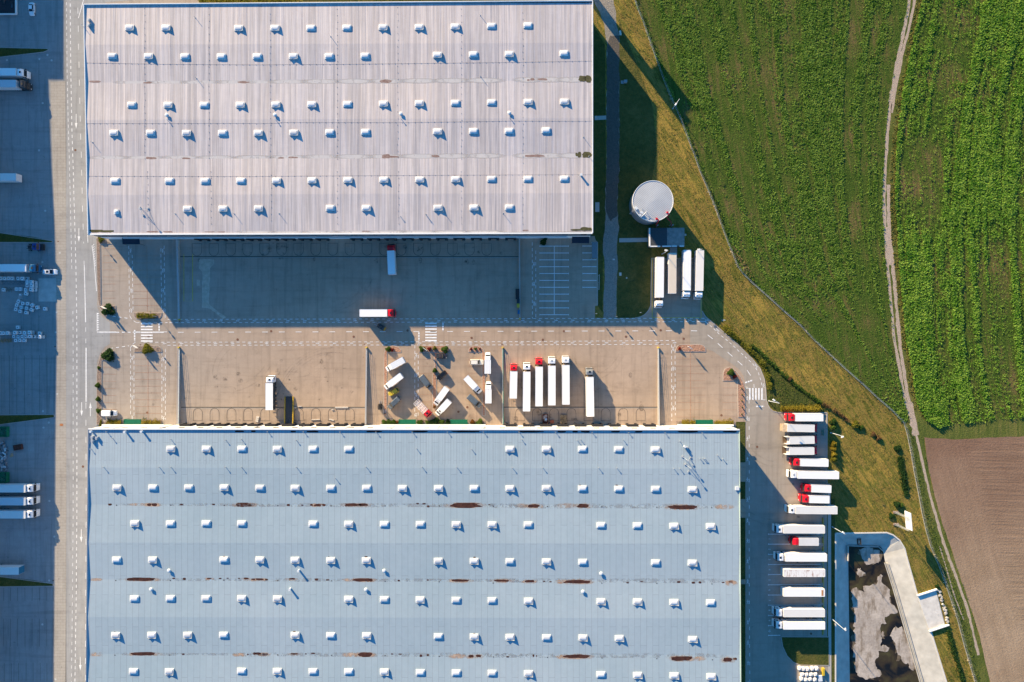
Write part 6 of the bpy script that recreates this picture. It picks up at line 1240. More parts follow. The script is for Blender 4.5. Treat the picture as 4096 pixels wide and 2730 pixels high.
# skip, box, pallets at the docks
p = W(T(2, 2, 305, 710)); sk_ = thing('open_skip', 'rusty open skip full of loose rubbish below the lorry row', 'skip', (p.x, p.y, .03))
part('shell', 's', lambda m: ([m.box(s*.9, 0, 0, .08, 3.0, 1.1) for s in (-1, 1)], [m.box(0, s*1.5, 0, 1.8, .08, 1.1) for s in (-1, 1)], m.box(0, 0, 0, 1.8, 3.0, .1)), mat('skip_rust', (.20, .055, .03), .7, var=.3), sk_)
part('rubbish', 's', lambda m: [m.box(random.uniform(-.6, .6), random.uniform(-1.2, 1.2), .1, random.uniform(.3, .7), random.uniform(.3, .7), random.uniform(.4, .9), random.uniform(0, 3)) for k in range(22)], mat('rubbish', (.35, .30, .28), .9, var=.6, scale=2), sk_)
part('bag', 's', lambda m: m.dome(.25, -.2, .6, .5, .55, .5, 9, 3), mat('bag_blue', (.45, .60, .75), .5), sk_)
p = W(T(2, 2, 366, 737)); bx = thing('scrap_box', 'small red brown box standing slanted right of the open skip', 'box', (p.x, p.y, .03), .12)
part('shell', 'b', lambda m: (m.box(0, 0, 0, 1.3, 1.0, .8), m.box(0, 0, .8, 1.36, 1.06, .06)), mat('box_red', (.36, .10, .05), .8, var=.2), bx)
def fn_pallet(m):
    for k in range(7): m.box(0, -.36+k*.12, .12, 1.2, .09, .022)
    for x in (-.5, 0, .5): m.box(x, 0, .02, .1, .8, .1)
    for k in range(3): m.box(0, -.35+k*.35, 0, 1.2, .1, .022)
k_ = 0
for (u, v, n) in ((455, 690, 9), (483, 690, 7), (455, 712, 5), (485, 714, 8), (455, 735, 7), (484, 738, 6)):
    pos = ('top left', 'top right', 'middle left', 'middle right', 'bottom left', 'bottom right')[k_]; k_ += 1
    p = W(T(2, 2, u, v), .5); st_ = thing('pallet_stack', 'stack of wooden pallets at the docks, %s of six' % pos, 'pallets', (p.x, p.y, .03), math.pi/2 if k_ % 2 else 0, 'pallet stacks at the docks')
    for j in range(n): part('pallet', 'p', fn_pallet, m_wood, st_, (random.uniform(-.04, .04), random.uniform(-.04, .04), j*.145), random.uniform(-.06, .06))
# loose bars and blocks on the dock aprons
m_lite = mat('pale_block', (.62, .57, .50), .85)
for c, r, u, v, w_, h, rz, lab in ((1, 2, 788, 608, 4.6, .5, 0, 'long white beam lying across the drain channel'), (1, 2, 405, 599, 1.2, .35, 0, 'small pale block near the ramp on the drain channel'), (1, 2, 550, 721, 3.0, .35, .05, 'pale beam across the lower edge of an arched pad right of the ramp'), (1, 2, 695, 722, 1.6, .4, -.3, 'slanted pale beam on the arched pad left of the car park wall'), (1, 2, 706, 628, .7, .5, .3, 'little pale block at the top of an arched pad'), (1, 2, 362, 608, .9, .3, .1, 'short white bar right beside the yellow ramp'), (1, 2, 14, 715, .9, 2.1, -.2, 'white slatted bundle leaning left of the lone lorry')):
    p = W(T(c, r, u, v)); o = thing('timber_beam', lab, 'beam', (p.x, p.y, .05), rz); part('bar', (u,), lambda m: [m.box(0, -h/2+h*(k+.5)/3, 0, w_, h/3*.8, .22+.05*(k == 1)) for k in range(3)], m_lite, o)
# bins by the dark wall
for u, v, w_, l_, hh, col, lab in ((50, 1112, 1.3, 1.9, 1.3, m_chas, 'upper black wheeled bin against the dark railed wall'), (50, 1158, 1.3, 1.9, 1.3, m_chas, 'second black wheeled bin down against the dark railed wall'), (58, 1200, 1.1, 1.7, 1.3, P_DARKCAB, 'third black bin, directly above the yellow one'), (58, 1240, 1.0, 1.5, 1.2, P_YEL, 'yellow wheeled bin against the dark railed wall'), (62, 1300, .8, 1.4, 1.2, P_BLUE, 'blue wheeled bin near the end of the dark railed wall')):
    p = W(T(2, 1, u, v), hh); o = thing('wheeled_bin', lab, 'bin', (p.x, p.y, .03), 0, 'bins along the wall')
    part('body', (u, v), lambda m: m.box(0, 0, .15, w_*.85, l_*.85, hh-.2, 0, 1.12, 1.12), col, o); part('lid', (u, v), lambda m: (m.box(0, 0, hh-.05, w_, l_, .08), m.box(0, 0, hh+.03, w_*.7, l_*.8, .06)), col, o)
    for s in (-1, 1): part('wheel', 'bin', lambda m: m.tube((-.05, 0, .1), (.05, 0, .1), .1, 8), m_tyre, o, (s*w_*.35, l_*.35, 0))
# intermediate bulk totes
m_bottle = mat('tote_plastic', (.80, .82, .82), .4, var=.2); m_cage = mat('tote_cage', (.66, .68, .69), .4, .4); m_bag = mat('bulk_bag', (.70, .68, .66), .8, var=.1, scale=1.2)
def fn_bot(m): m.loft([sec(x, .56-.05*(abs(x) > .45), .16, 1.06, .1) for x in (-.48, -.44, .44, .48)])
def fn_cage(m):
    for z in (.2, .5, .8, 1.08):
        for a, b_ in (((-.51, -.61), (.51, -.61)), ((.51, -.61), (.51, .61)), ((.51, .61), (-.51, .61)), ((-.51, .61), (-.51, -.61))): m.tube((*a, z), (*b_, z), .018, 4)
    for x in (-.51, -.17, .17, .51):
        for y in (-.61, .61): m.tube((x, y, .12), (x, y, 1.1), .016, 4)
    for y in (-.2, .2):
        for x in (-.51, .51): m.tube((x, y, .12), (x, y, 1.1), .016, 4)
    m.box(0, -.2, 1.08, 1.04, .05, .03); m.box(0, .2, 1.08, 1.04, .05, .03)
def tote(px, py, label, ang=0, lvl=1, dim=False):
    z = 1.2*lvl; p = W((px, py), z); t = thing('liquid_tote', label, 'tote', (p.x, p.y, .03), R_(-ang), 'white caged totes in the west yard')
    for l in range(lvl):
        o = part('bottle', 'b', fn_bot, m_bottle, t, (0, 0, l*1.2)); part('cage', 'c', fn_cage, m_cage, t, (0, 0, l*1.2)); part('cap', 'k', lambda m: m.tube((0, 0, 1.05), (0, 0, 1.13), .17, 10), m_black, o); part('pallet', 'tp', lambda m: [m.box(0, y, 0, 1.02, .16, .14) for y in (-.5, 0, .5)]+[m.box(0, 0, .10, 1.0, 1.2, .04)], m_chas, t, (0, 0, l*1.2))
Q = lambda u, v: (u/4.48, 1050+v/4.48)
rows = [('in the row just below the teal cabbed artic', [(8, 287), (75, 287), (148, 285), (210, 287), (315, 288), (390, 290), (476, 292)]),
 ('in the block left of the concrete slab, %s row', None),
 ('in the long upper row of the lower group', [(5, 1268), (55, 1270), (125, 1268), (257, 1260), (350, 1260), (432, 1265), (518, 1257), (700, 1272)]),
 ('in the middle row of the lower group', [(243, 1328), (318, 1335), (390, 1332), (462, 1330), (528, 1330), (605, 1332), (700, 1335)]),
 ('in the short bottom row of the lower group', [(275, 1400), (350, 1398), (425, 1398)])]
for ph_, pts in rows:
    if pts:
        for i, (u, v) in enumerate(pts): q = Q(u, v); tote(q[0], q[1], '%s white caged tote from the left %s' % (ORD[i], ph_), random.uniform(-3, 3), 2 if (i*5+v) % 3 == 0 else 1)
for (u, v, l, lv) in ((480, 355, 'left stacked tote of the top row in the block beside the concrete slab', 2), (550, 352, 'middle stacked tote of the top row in the block beside the concrete slab', 2), (615, 365, 'right tote of the top row in the block beside the concrete slab', 1), (480, 418, 'left tote of the middle row in the block beside the concrete slab', 1), (555, 418, 'middle tote of the middle row in the block beside the concrete slab', 2), (617, 425, 'right tote of the middle row in the block beside the concrete slab', 1), (450, 495, 'left tote of the bottom row in the block beside the concrete slab', 1), (545, 487, 'middle tote of the bottom row in the block beside the concrete slab', 2), (612, 490, 'right tote of the bottom row in the block beside the concrete slab', 1), (52, 492, 'tote alone at the left end of the scrap row', 1), (453, 560, 'tote turned askew just under the block beside the slab', 1), (285, 480, 'dull tote standing among the pallet scrap', 1), (355, 480, 'brownish tote at the right end of the pallet scrap', 1), (307, 1165, 'lone tote lying between the scattered cluster and the lower rows', 1)):
    q = Q(u, v); tote(q[0], q[1], l, 18 if 'askew' in l else random.uniform(-3, 3), lv)
CL = [('top left', [(322, 700, 30)]), ]
cl = [(322, 700, 30, 'greenish tilted tote at the top left corner'), (400, 735, 5, 'second tote of the top row'), (485, 742, 3, 'third tote of the top row'), (567, 768, 35, 'strongly turned tote of the top row'), (655, 808, -15, 'rightmost tote of the packed part'), (293, 768, 15, 'left tote of the middle row'), (372, 805, 5, 'dull second tote of the middle row'), (465, 822, 5, 'third tote of the middle row'), (553, 848, 25, 'turned right tote of the middle row'), (275, 843, 10, 'lowest left tote'), (350, 877, 5, 'second tote of the bottom row'), (457, 900, 5, 'open topped bottom tote'), (793, 833, 0, 'single tote standing well right of the rest')]
for u, v, a, l in cl: q = Q(u, v); tote(q[0], q[1], l+' of the scattered cluster', a, 1)
# odds and ends of the west yard
p = W(Q(175, 490)); sc = thing('scrap_pile', 'jumbled pile of broken pallets and bars between totes in the west yard', 'scrap', (p.x, p.y, .03))
part('plank', 'sc', lambda m: [m.box(random.uniform(-1.9, 1.9), random.uniform(-.6, .6), random.uniform(0, .5), random.uniform(.6, 1.4), .12, .05, random.uniform(0, 3.1)) for k in range(34)], mat('grey_wood', (.30, .26, .22), .9, var=.4), sc)
p = W(Q(120, 1400)); sc = thing('scrap_pile', 'row of broken brown pallets left of the bottom tote row', 'scrap', (p.x, p.y, .03))
part('plank', 'sd', lambda m: [m.box(random.uniform(-2.2, 1.9), random.uniform(-.5, .5), random.uniform(0, .6), random.uniform(.6, 1.2), .12, .05, random.uniform(0, 3.1)) for k in range(40)], m_wood, sc)
p = W(Q(240, 370)); rk = thing('steel_rack', 'long zigzag braced steel rack lying between two tote rows', 'rack', (p.x, p.y, .03))
part('frame', 'rk', lambda m: [m.tube((-4.0, y, .1), (4.0, y, .1), .05, 4) for y in (-.45, .45)]+[m.tube((-4+k*.8, -.45 if k % 2 else .45, .1), (-3.2+k*.8, .45 if k % 2 else -.45, .1), .04, 4) for k in range(10)], mat('rack_blue', (.10, .16, .20), .6), rk)
p = W(Q(387, 582)); o = thing('round_drum', 'small white round drum below the askew tote', 'drum', (p.x, p.y, .03)); part('shell', 'dr', lambda m: (m.tube((0, 0, 0), (0, 0, .85), .32, 14), m.tube((0, 0, .85), (0, 0, .9), .28, 14)), m_bottle, o)
p = W(Q(395, 632)); o = thing('cage_frame', 'empty tote cage lying on its side above the scattered cluster', 'cage', (p.x, p.y, .55), 0); part('bars', 'cf', fn_cage, m_cage, o, (0, 0, -.5), math.pi/2)
for i, (y, l) in enumerate(((1729, 'upper green skip at the left edge of the west yard'), (1912, 'lower green skip at the left edge of the west yard'))):
    p = W((8, y), 1.5); o = thing('green_skip', l, 'skip', (p.x, p.y, .03), 0, 'green skips')
    part('shell', 'gs', lambda m: ([m.box(s*1.5, 0, 0, .12, 3.4, 1.5) for s in (-1, 1)], [m.box(0, s*1.7, 0, 3.0, .12, 1.5) for s in (-1, 1)], m.box(0, 0, 0, 3.0, 3.4, .9)), mat('skip_green', (.01, .16, .08), .6, var=.3), o); part('load', 'gs%d' % i, lambda m: [m.box(random.uniform(-1.1, 1.1), random.uniform(-1.2, 1.2), .7, random.uniform(.3, .8), random.uniform(.3, .8), random.uniform(.3, .8), random.uniform(0, 3)) for k in range(14)], mat('green_scrap', (.03, .14, .09), .7, var=.7), o)
p = W((8, 1825)); sc = thing('scrap_pile', 'heap of mixed scrap metal between the two green skips', 'scrap', (p.x, p.y, .03))
part('junk', 'j', lambda m: [m.box(random.uniform(-2.0, 1.9), random.uniform(-6, 5), 0, random.uniform(.2, 1.3), random.uniform(.2, 1.2), random.uniform(.2, 1.0), random.uniform(0, 3)) for k in range(70)], mat('mixed_scrap', (.22, .23, .24), .6, var=.9, scale=1.1), sc)
part('sheet', 'j', lambda m: [m.box(random.uniform(-1.0, 1.9), random.uniform(-5, 4), .7, random.uniform(.5, 1.6), random.uniform(.2, .6), .05, random.uniform(0, 3)) for k in range(14)], mat('scrap_white', (.6, .66, .66), .5, var=.3), sc)
p = W(T(0, 2, 175, 972)); o = thing('wooden_crate', 'dark brown slatted crate alone on the west yard', 'crate', (p.x, p.y, .03), .17); part('boards', 'wc', lambda m: (m.box(0, 0, 0, 2.9, 1.9, .75), [m.box(x, 0, .75, .55, 1.9, .12) for x in (-1.15, 1.15)], m.box(.1, 0, .75, .3, 1.9, .1)), mat('crate_brown', (.09, .035, .025), .8, var=.3), o)
p = W(T(0, 2, 108, 1050)); o = thing('cardboard_box', 'flattened tan cardboard box on the west yard', 'box', (p.x, p.y, .03), .5); part('board', 'cb', lambda m: (m.box(0, 0, 0, 1.2, .9, .15), m.box(.3, .5, .02, .7, .5, .04)), mat('cardboard', (.40, .28, .17), .9), o)
# bulk bags at the lower right
bb = [(295, 1445, 'top'), (330, 1450, 'top'), (367, 1452, 'top'), (410, 1447, 'top'), (450, 1447, 'top'), (318, 1500, 'middle'), (357, 1502, 'middle'), (398, 1500, 'middle'), (438, 1500, 'middle'), (312, 1540, 'bottom'), (350, 1547, 'bottom'), (388, 1543, 'bottom'), (433, 1547, 'bottom')]
cnt = {}
for u, v, rw in bb:
    i = cnt.get(rw, 0); cnt[rw] = i+1; p = W(T(3, 3, u, v), 1.1); o = thing('bulk_bag', '%s white bulk bag from the left in the %s row below the curved lawn' % (ORD[i], rw), 'bag', (p.x, p.y, .03), random.uniform(-.15, .15), 'white bulk bags')
    part('sack', 'bb', lambda m: m.loft([[(x*.5*a, y*.5*a*1.05, z) for x, y in ((-1, -.7), (-.7, -1), (.7, -1), (1, -.7), (1, .7), (.7, 1), (-.7, 1), (-1, .7))] for z, a in ((0, 1.1), (.3, 1.28), (.8, 1.3), (1.05, 1.15), (1.15, .8))]), m_bag, o); part('loop', 'bb', lambda m: ([m.tube((x*.5, y*.5, 1.0), (x*.35, y*.35, 1.3), .04, 4) for x in (-1, 1) for y in (-1, 1)], [m.tube((-.37, y*.37, 1.27), (.37, y*-.37, 1.27), .04, 4) for y in (-1, 1)]), m_bag, o)
p = W(T(3, 3, 481, 1535), .8); o = thing('sheet_stack', 'stack of corrugated white sheets beside the bulk bags', 'sheets', (p.x, p.y, .03), .1); part('sheet', 'ss', lambda m: [m.box(0, 0, k*.1, 1.4, 2.1-.05*(k % 2), .08) for k in range(8)], mat('sheet_bluewhite', (.62, .66, .70), .5), o)
p = W(T(3, 3, 512, 1477), 1.0); o = thing('yellow_skip', 'narrow yellow bin right of the bulk bags', 'bin', (p.x, p.y, .03)); part('shell', 'ys', lambda m: (m.box(0, 0, 0, .75, 2.5, 1.0, 0, 1.1, 1.05), m.box(0, 0, 1.0, .6, 2.3, .08)), P_YEL, o)
# wheel stops of the numbered bays
yb = FB()
for i, v in enumerate((85, 262, 350, 440, 533, 626, 720, 810, 890, 990, 1105)):
    p = W(T(3, 3, 500, v)); o = thing('wheel_stop', 'yellow and black kerb block behind numbered bays, %s from the top' % (ORD[i] if i < 10 else 'lowest'), 'wheel stop', (p.x, p.y, .03), 0, 'wheel stops of the east park')
    part('block', 'ws', lambda m: [(setattr(m, 'cur', k % 2), m.box(0, -.95+k*.21, 0, .34, .205, .2)) for k in range(10)], [m_yel, m_black], o)
p = W(T(3, 2, 498, 840)); o = thing('slatted_grate', 'green slatted grate on the lorry park beside the low red cabs', 'grate', (p.x, p.y, .03)); part('slat', 'sg', lambda m: [m.box(0, -.95+k*.2, 0, .8, .09, .15) for k in range(10)]+[m.box(.45, 0, 0, .12, 2.2, .25)], mat('grate_green', (.22, .30, .20), .7), o)
g = FB(); g.strip(G(TT(3, 3, [(511, 62), (511, 1125)])), .16, .056); struct('yellow_bay_line', g, m_yel)
# ------------------------------------------------------------ street lamps and signs
def lamp(c, r, base, head, label, h=9.6):
    A = W(T(c, r, *base)); hp = W(T(c, r, *head), h); d_ = Vector((hp.x-A.x, hp.y-A.y, 0)); t = thing('street_lamp', label, 'lamp', (A.x, A.y, .02), math.atan2(d_.y, d_.x), 'tall yard lamps'); L = max(.5, min(2.2, d_.length))
    part('pole', 'lp', lambda m: (m.tube((0, 0, 0), (0, 0, h), .11, 8, .06), m.box(0, 0, 0, .35, .35, .25)), m_zinc, t); part('arm', ('la', round(L, 1)), lambda m: m.tube((0, 0, h-.05), (L, 0, h+.05), .05, 6), m_zinc, t); part('lamp_head', 'lh', lambda m: m.box(0, 0, 0, .95, .5, .16, 0, .85, .8), m_coat, t, (L, 0, h-.05))
lamp(2, 0, (1478, 1000), (1500, 968), 'lamp post against the field fence above the tank')
lamp(2, 1, (1378, 768), (1416, 733), 'lamp post at the pump house end of the beige trailer')
lamp(2, 1, (1678, 755), (1717, 725), 'lamp post behind the cream topped artic')
lamp(3, 2, (575, 840), (688, 878), 'white lamp post leaning out of the lawn beside the east park, above the yellow bushes')
lamp(3, 3, (590, 140), (692, 194), 'white lamp post at the top left corner of the basin')
lamp(3, 3, (592, 990), (712, 1085), 'white lamp post halfway down the basin wall')
lamp(3, 2, (8, 548), (42, 533), 'lamp post with white head at the outer bend of the road')
def sign(c, r, base, label, kind='board', rz=0, h=3.0):
    A = W(T(c, r, *base)); t = thing('road_sign', label, 'sign', (A.x, A.y, .1), rz)
    if kind == 'board':
        for y in (-.6, .6): part('post', 'sp', lambda m: m.tube((0, 0, 0), (0, 0, 2.9), .04, 6), m_galv, t, (y, 0, 0))
        part('panel', 'sb', lambda m: (m.box(0, 0, 1.4, 1.7, .06, 1.6), m.box(0, .035, 1.4, 1.76, .03, 1.66)), m_coat, t)
    else:
        part('post', ('sq', h), lambda m: m.tube((0, 0, 0), (0, 0, h), .04, 6), m_galv, t); part('panel', ('sr', h), lambda m: (m.tube((0, .03, h-.35), (0, .06, h-.35), .35, 16), m.box(0, .02, h-1.15, .5, .03, .35)), m_coat, t)
sign(0, 1, (985, 1262), 'white sign board in the round bush at the north west car park corner', 'board', -.5)
sign(0, 1, (945, 1250), 'thin round sign left of the sign board in the north west bed', 'disc')
sign(0, 1, (1450, 1342), 'round sign at the right end of the yellow hedge island', 'disc')
sign(0, 1, (912, 640), 'round sign at the top of the mulch strip near the warehouse corner', 'disc')
sign(0, 2, (1275, 50), 'white sign board on the island with the yellow green bush', 'board', -.6)
sign(0, 2, (1440, 60), 'small round sign at the right end of the south west island', 'disc', 0, 2.4)
sign(2, 2, (1622, 60), 'white sign board on the eastern red gravel island', 'board', -.6)
sign(1, 2, (1560, 72), 'white sign board among bushes on the middle flower island', 'board', -.6)
sign(2, 2, (2136, 418), 'round sign at the tip of the curved bed next to the zebra crossing', 'disc')
sign(2, 1, (768, 1318), 'round sign at the kerb south of the cycle shelter', 'disc'); sign(2, 1, (952, 1345), 'round sign where the gravel path meets the cross road', 'disc'); sign(2, 1, (1170, 1308), 'round sign on the lawn corner left of the tank side bay', 'disc')
p = W(T(2, 0, 1030, 758)); o = thing('meter_cabinet', 'small grey cabinet on a slab in the shaded lawn above the tank', 'cabinet', (p.x, p.y, .0)); part('body', 'mc', lambda m: (m.box(.35, 0, 0, 1.0, .8, 1.2), m.box(-.6, 0, 0, 1.1, 1.1, .15), m.box(.35, 0, 1.2, 1.1, .9, .06)), mat('cabinet_grey', (.30, .30, .31), .7), o)
p = W(T(2, 0, 994, 308)); o = thing('concrete_block', 'pale concrete block at the edge of the upper gravel path', 'block', (p.x, p.y, .0), .2); part('block', 'cbk', lambda m: m.box(0, 0, 0, .7, 1.5, .6, 0, .9, .95), m_lite, o)
for u, v, l in ((995, 952, 'white inspection lid on the shaded lawn beside the gravel path'), (1053, 987, 'little white marker on the shaded lawn'), (934, 817, 'white lid in the middle of the gravel path')):
    p = W(T(2, 1, u, v)); o = thing('access_cover', l, 'cover', (p.x, p.y, .0)); part('lid', (u,), lambda m: (m.box(0, 0, 0, .8 if u < 1000 else .45, 1.1 if u == 995 else .5, .14), m.box(0, 0, .14, .4, .3, .03)), m_lite, o)
p = W(T(2, 1, 796, 1028)); o = thing('white_barrier', 'thin white barrier bar on the grass edge right of the white bays', 'barrier', (p.x, p.y, 0)); part('bar', 'wb', lambda m: (m.tube((0, -2.7, .9), (.1, 2.7, .9), .06, 6), [m.tube((0, y, 0), (0, y, .9), .05, 6) for y in (-2.4, 0, 2.4)]), m_coat, o)
# ------------------------------------------------------------ advertising billboard
A = W(T(3, 3, 1182, 5)); B_ = W(T(3, 3, 1185, 116)); bl = thing('billboard', 'blank white billboard on two trussed legs beside the dirt track', 'billboard', ((A.x+B_.x)/2, (A.y+B_.y)/2, 0)); o0 = bl.location
p1 = W(T(3, 3, 1256, -8), 5.0); p2 = W(T(3, 3, 1270, 152), 5.0)
def rel(v): return (v.x-o0.x, v.y-o0.y, v.z)
part('panel', 'bp', lambda m: (m.wallrun([rel(p1)[:2], rel(p2)[:2]], .22, 5.0, 8.6)), m_coat, bl)
for q in (A, B_):
    part('leg', (round(q.y, 1),), lambda m: ([m.tube((q.x-o0.x+x, q.y-o0.y+y, 0), (q.x-o0.x+x*.6-.25, q.y-o0.y+y*.6, 8.2), .045, 6) for x in (-.9, -.15) for y in (-.25, .25)], [m.tube((q.x-o0.x-.9+.6*k/8, q.y-o0.y, 1+k*.9), (q.x-o0.x-.15, q.y-o0.y, 1.45+k*.9), .035, 4) for k in range(8)]), m_galv, bl)
    part('footing', (round(q.y, 1),), lambda m: m.box(q.x-o0.x-.4, q.y-o0.y, 0, 1.9, .8, .3), m_bedbrown, bl)
# ------------------------------------------------------------ spillway
sp = thing('spillway', 'white concrete spillway tray east of the basin', 'spillway', W(T(3, 3, 1510, 900))); o0 = sp.location
def rq(u, v): p = W(T(3, 3, u, v)); return (p.x-o0.x, p.y-o0.y)
part('floor', 's', lambda m: m.prism([rq(1370, 765), rq(1538, 715), rq(1622, 1045), rq(1480, 1092)], .02, .16), mat('spill_white', (.62, .58, .52), .85, var=.15, world=True, scale=.5), sp)
part('side_wall', 's', lambda m: (m.wallrun([rq(1366, 768), rq(1545, 710)], .35, 0, .75), m.wallrun([rq(1476, 1096), rq(1655, 1036)], .35, 0, .75)), m_coat, sp)
part('apron', 's', lambda m: m.add([(*rq(1538, 715), .16), (*rq(1622, 1045), .16), (*rq(1652, 1034), -.55), (*rq(1562, 712), -.55), (*rq(1538, 715), -.7), (*rq(1622, 1045), -.7), (*rq(1652, 1034), -.7), (*rq(1562, 712), -.7)], [(0, 1, 2, 3), (4, 7, 6, 5), (0, 4, 5, 1), (1, 5, 6, 2), (2, 6, 7, 3), (3, 7, 4, 0)]), m_conc, sp)
rb = MB()
for k in range(46):
    t = random.random(); u = 1566+t*88+random.uniform(-6, 14); v = 725+t*305; p = W(T(3, 3, u, v)); s_ = random.uniform(.35, .9); rb.box(p.x, p.y, 0, s_, s_*random.uniform(.6, 1), s_*.5, random.uniform(0, 3), .7, .7)
o = rb.build('rubble', mat('rubble_grey', (.44, .41, .37), .9, var=.25)); tag(o, kind='stuff')
g = MB(); q = W(T(3, 3, 836, 275), -1.2); ow = thing('inlet_gate', 'dark steel inlet gate on the top slope of the basin', 'gate', (q.x, q.y, -1.6), .1)
part('frame', 'ig', lambda m: (m.box(-.5, 0, 0, .12, 2.2, .9), m.box(.5, 0, 0, .12, 2.2, .9), m.box(0, .9, .6, 1.1, .12, .12), m.box(0, -.9, .2, 1.1, .2, .5)), m_chas, ow)
# ------------------------------------------------------------ perimeter fence
fp_ = G(FENCE); fe = thing('wire_fence', 'long pale wire fence with low concrete base between mown grass and crop field', 'fence', (fp_[0][0], fp_[0][1], 0)); f0 = fe.location
m_plinth = mat('fence_base', (.33, .32, .27), .9, var=.3, world=True, scale=1.5)
loc_ = [(x-f0.x, y-f0.y) for x, y in fp_]
part('base_plank', 'f', lambda m: m.wallrun(loc_, .10, 0, .28), m_plinth, fe)
def fn_mesh(m):
    for z in (.5, .8, 1.1, 1.4, 1.7):
        for a, b_ in zip(loc_[:-1], loc_[1:]): m.tube((*a, z), (*b_, z), .012, 3)
part('wire_mesh', 'f', fn_mesh, m_galv, fe)
d_acc = 0; posts = []
for a, b_ in zip(loc_[:-1], loc_[1:]):
    A = Vector(a); B_ = Vector(b_); L = (B_-A).length; s_ = -d_acc % 3.6
    while s_ < L: posts.append(A.lerp(B_, s_/L)); s_ += 3.6
    d_acc += L
for p in posts[:98]: part('post', 'fp', lambda m: (m.box(0, 0, 0, .08, .08, 1.75), m.tube((0, 0, 1.75), (.14, .08, 1.9), .02, 4)), mat('fence_green', (.16, .18, .15), .7), fe, (p.x, p.y, 0))
# ============================================================ PLANTS
L_DK = [(.018, .045, .014), (.03, .075, .018), (.05, .11, .02)]; L_GR = [(.04, .09, .015), (.07, .14, .02), (.12, .18, .03)]; L_YG = [(.10, .12, .015), (.19, .19, .02), (.28, .24, .03)]; L_YO = [(.19, .15, .015), (.30, .23, .02), (.38, .30, .04)]; L_RD = [(.14, .01, .012), (.24, .015, .02), (.30, .05, .03)]; L_OR = [(.22, .06, .015), (.33, .11, .02), (.12, .10, .02)]; L_RB = [(.20, .09, .05), (.28, .14, .07), (.12, .12, .03)]
LM = {k: leafmat('leaf_'+k, v) for k, v in (('dark', L_DK), ('green', L_GR), ('yellow_green', L_YG), ('yellow', L_YO), ('red', L_RD), ('orange', L_OR), ('red_brown', L_RB))}
m_stem = mat('stem', (.10, .07, .045), .9)
def crown_pts(rx, ry, h, n):
    v = rng.normal(0, 1, (n, 3)); v /= np.linalg.norm(v, axis=1)[:, None]; r = rng.uniform(.45, 1, n)**.5
    lob = 1+.30*np.sin(3*np.arctan2(v[:, 1], v[:, 0])+rng.uniform(0, 6))*np.sqrt(np.clip(1-v[:, 2]**2, 0, 1))
    return np.stack([v[:, 0]*r*rx*lob, v[:, 1]*r*ry*lob, np.abs(v[:, 2])*r*h*.9+.12*h], 1)
CR = {}
def shrub(c, r, u, v, rad, kind, label, h=None, ry=None, base=.1):
    p = W(T(c, r, u, v)); R0 = rad/2.297*S; h = h or R0*1.1; t = thing('shrub', label, 'shrub', (p.x, p.y, base), random.uniform(0, 6.28))
    key = random.randrange(3)
    if key not in CR:
        V, F = leaves(crown_pts(1, 1, 1, 420), .20, 2, .6, .05, .05); me = npmesh('crown', V, F, LM['green']); CR[key] = me
    o = link('crown', CR[key], t); o.scale = (R0, (ry or rad)/2.297*S, h); o.material_slots[0].link = 'OBJECT'; o.material_slots[0].material = LM[kind]
    part('stem', 'st', lambda m: [m.tube((0, 0, 0), (.5*math.cos(a), .5*math.sin(a), .6), .05, 4, .02) for a in (0, 1.3, 2.5, 3.8, 5)], m_stem, t).scale = (R0, R0, h)
def hedge(pts, w, h, kind, label, base=.1, dens=26, lump=.35, name='hedge'):
    q = smoothline(G(pts), 1); P = []
    for a, b_ in zip(q[:-1], q[1:]):
        a = Vector(a); b_ = Vector(b_); L = (b_-a).length; d_ = (b_-a)/max(L, .01); m = Vector((-d_.y, d_.x)); n = int(L*w*dens*1.6)+2
        for k in range(n):
            s_ = random.random(); x = a+(b_-a)*s_; q_ = 1+lump*2*mnoise.noise(Vector((x.x*.7, x.y*.7, 3.3))); o = random.gauss(0, .26)*w*q_; zz = h*max(.25, q_)*(1-(o/(w*.75))**2)
            P.append((x.x+m.x*o, x.y+m.y*o, base+max(.05, zz)*random.uniform(.35, 1)))
    P = np.array(P); c0 = P.mean(0); t = thing(name, label, 'hedge' if name == 'hedge' else 'shrubs', (c0[0], c0[1], 0))
    P[:, 0] -= c0[0]; P[:, 1] -= c0[1]; V, F = leaves(P, .26, 2, .6, .07, .05); link('crown', npmesh('crown', V, F, LM[kind]), t)
    sm = MB()
    for k in range(0, len(P), max(1, len(P)//18)): sm.tube((P[k][0], P[k][1], 0), (P[k][0], P[k][1], P[k][2]*.8), .03, 4)
    sm.build('stem', m_stem, t)
shrub(0, 1, 1003, 1283, 52, 'dark', 'big round dark green bush in the north west car park corner bed', 1.3)
hedge(TT(0, 1, [(1268, 1337), (1438, 1337)]), 1.9, 1.0, 'yellow_green', 'yellow green clipped hedge on the north west island')
shrub(0, 1, 935, 632, 28, 'yellow_green', 'scraggy brown green bush at the warehouse corner', .8)
shrub(2, 1, 292, 652, 42, 'dark', 'dark bush in shade above the white bays', 1.2, 24)
shrub(0, 2, 1003, 128, 56, 'dark', 'big round dark green bush in the south west car park corner bed', 1.4)
shrub(0, 2, 1362, 70, 45, 'yellow_green', 'yellow green round bush on the south west island', 1.5)
shrub(0, 2, 912, 243, 14, 'green', 'smallest bush in the brown mulch strip', .6); shrub(0, 2, 905, 405, 23, 'green', 'upper larger bush of the mulch strip', 1.2); shrub(0, 2, 907, 530, 20, 'green', 'middle bush of the mulch strip', 1.1); shrub(0, 2, 910, 637, 21, 'green', 'lowest bush of the mulch strip, beside the white minivan', 1.0); shrub(0, 2, 930, 768, 42, 'yellow_green', 'flat olive bush below the white minivan', .7, 15)
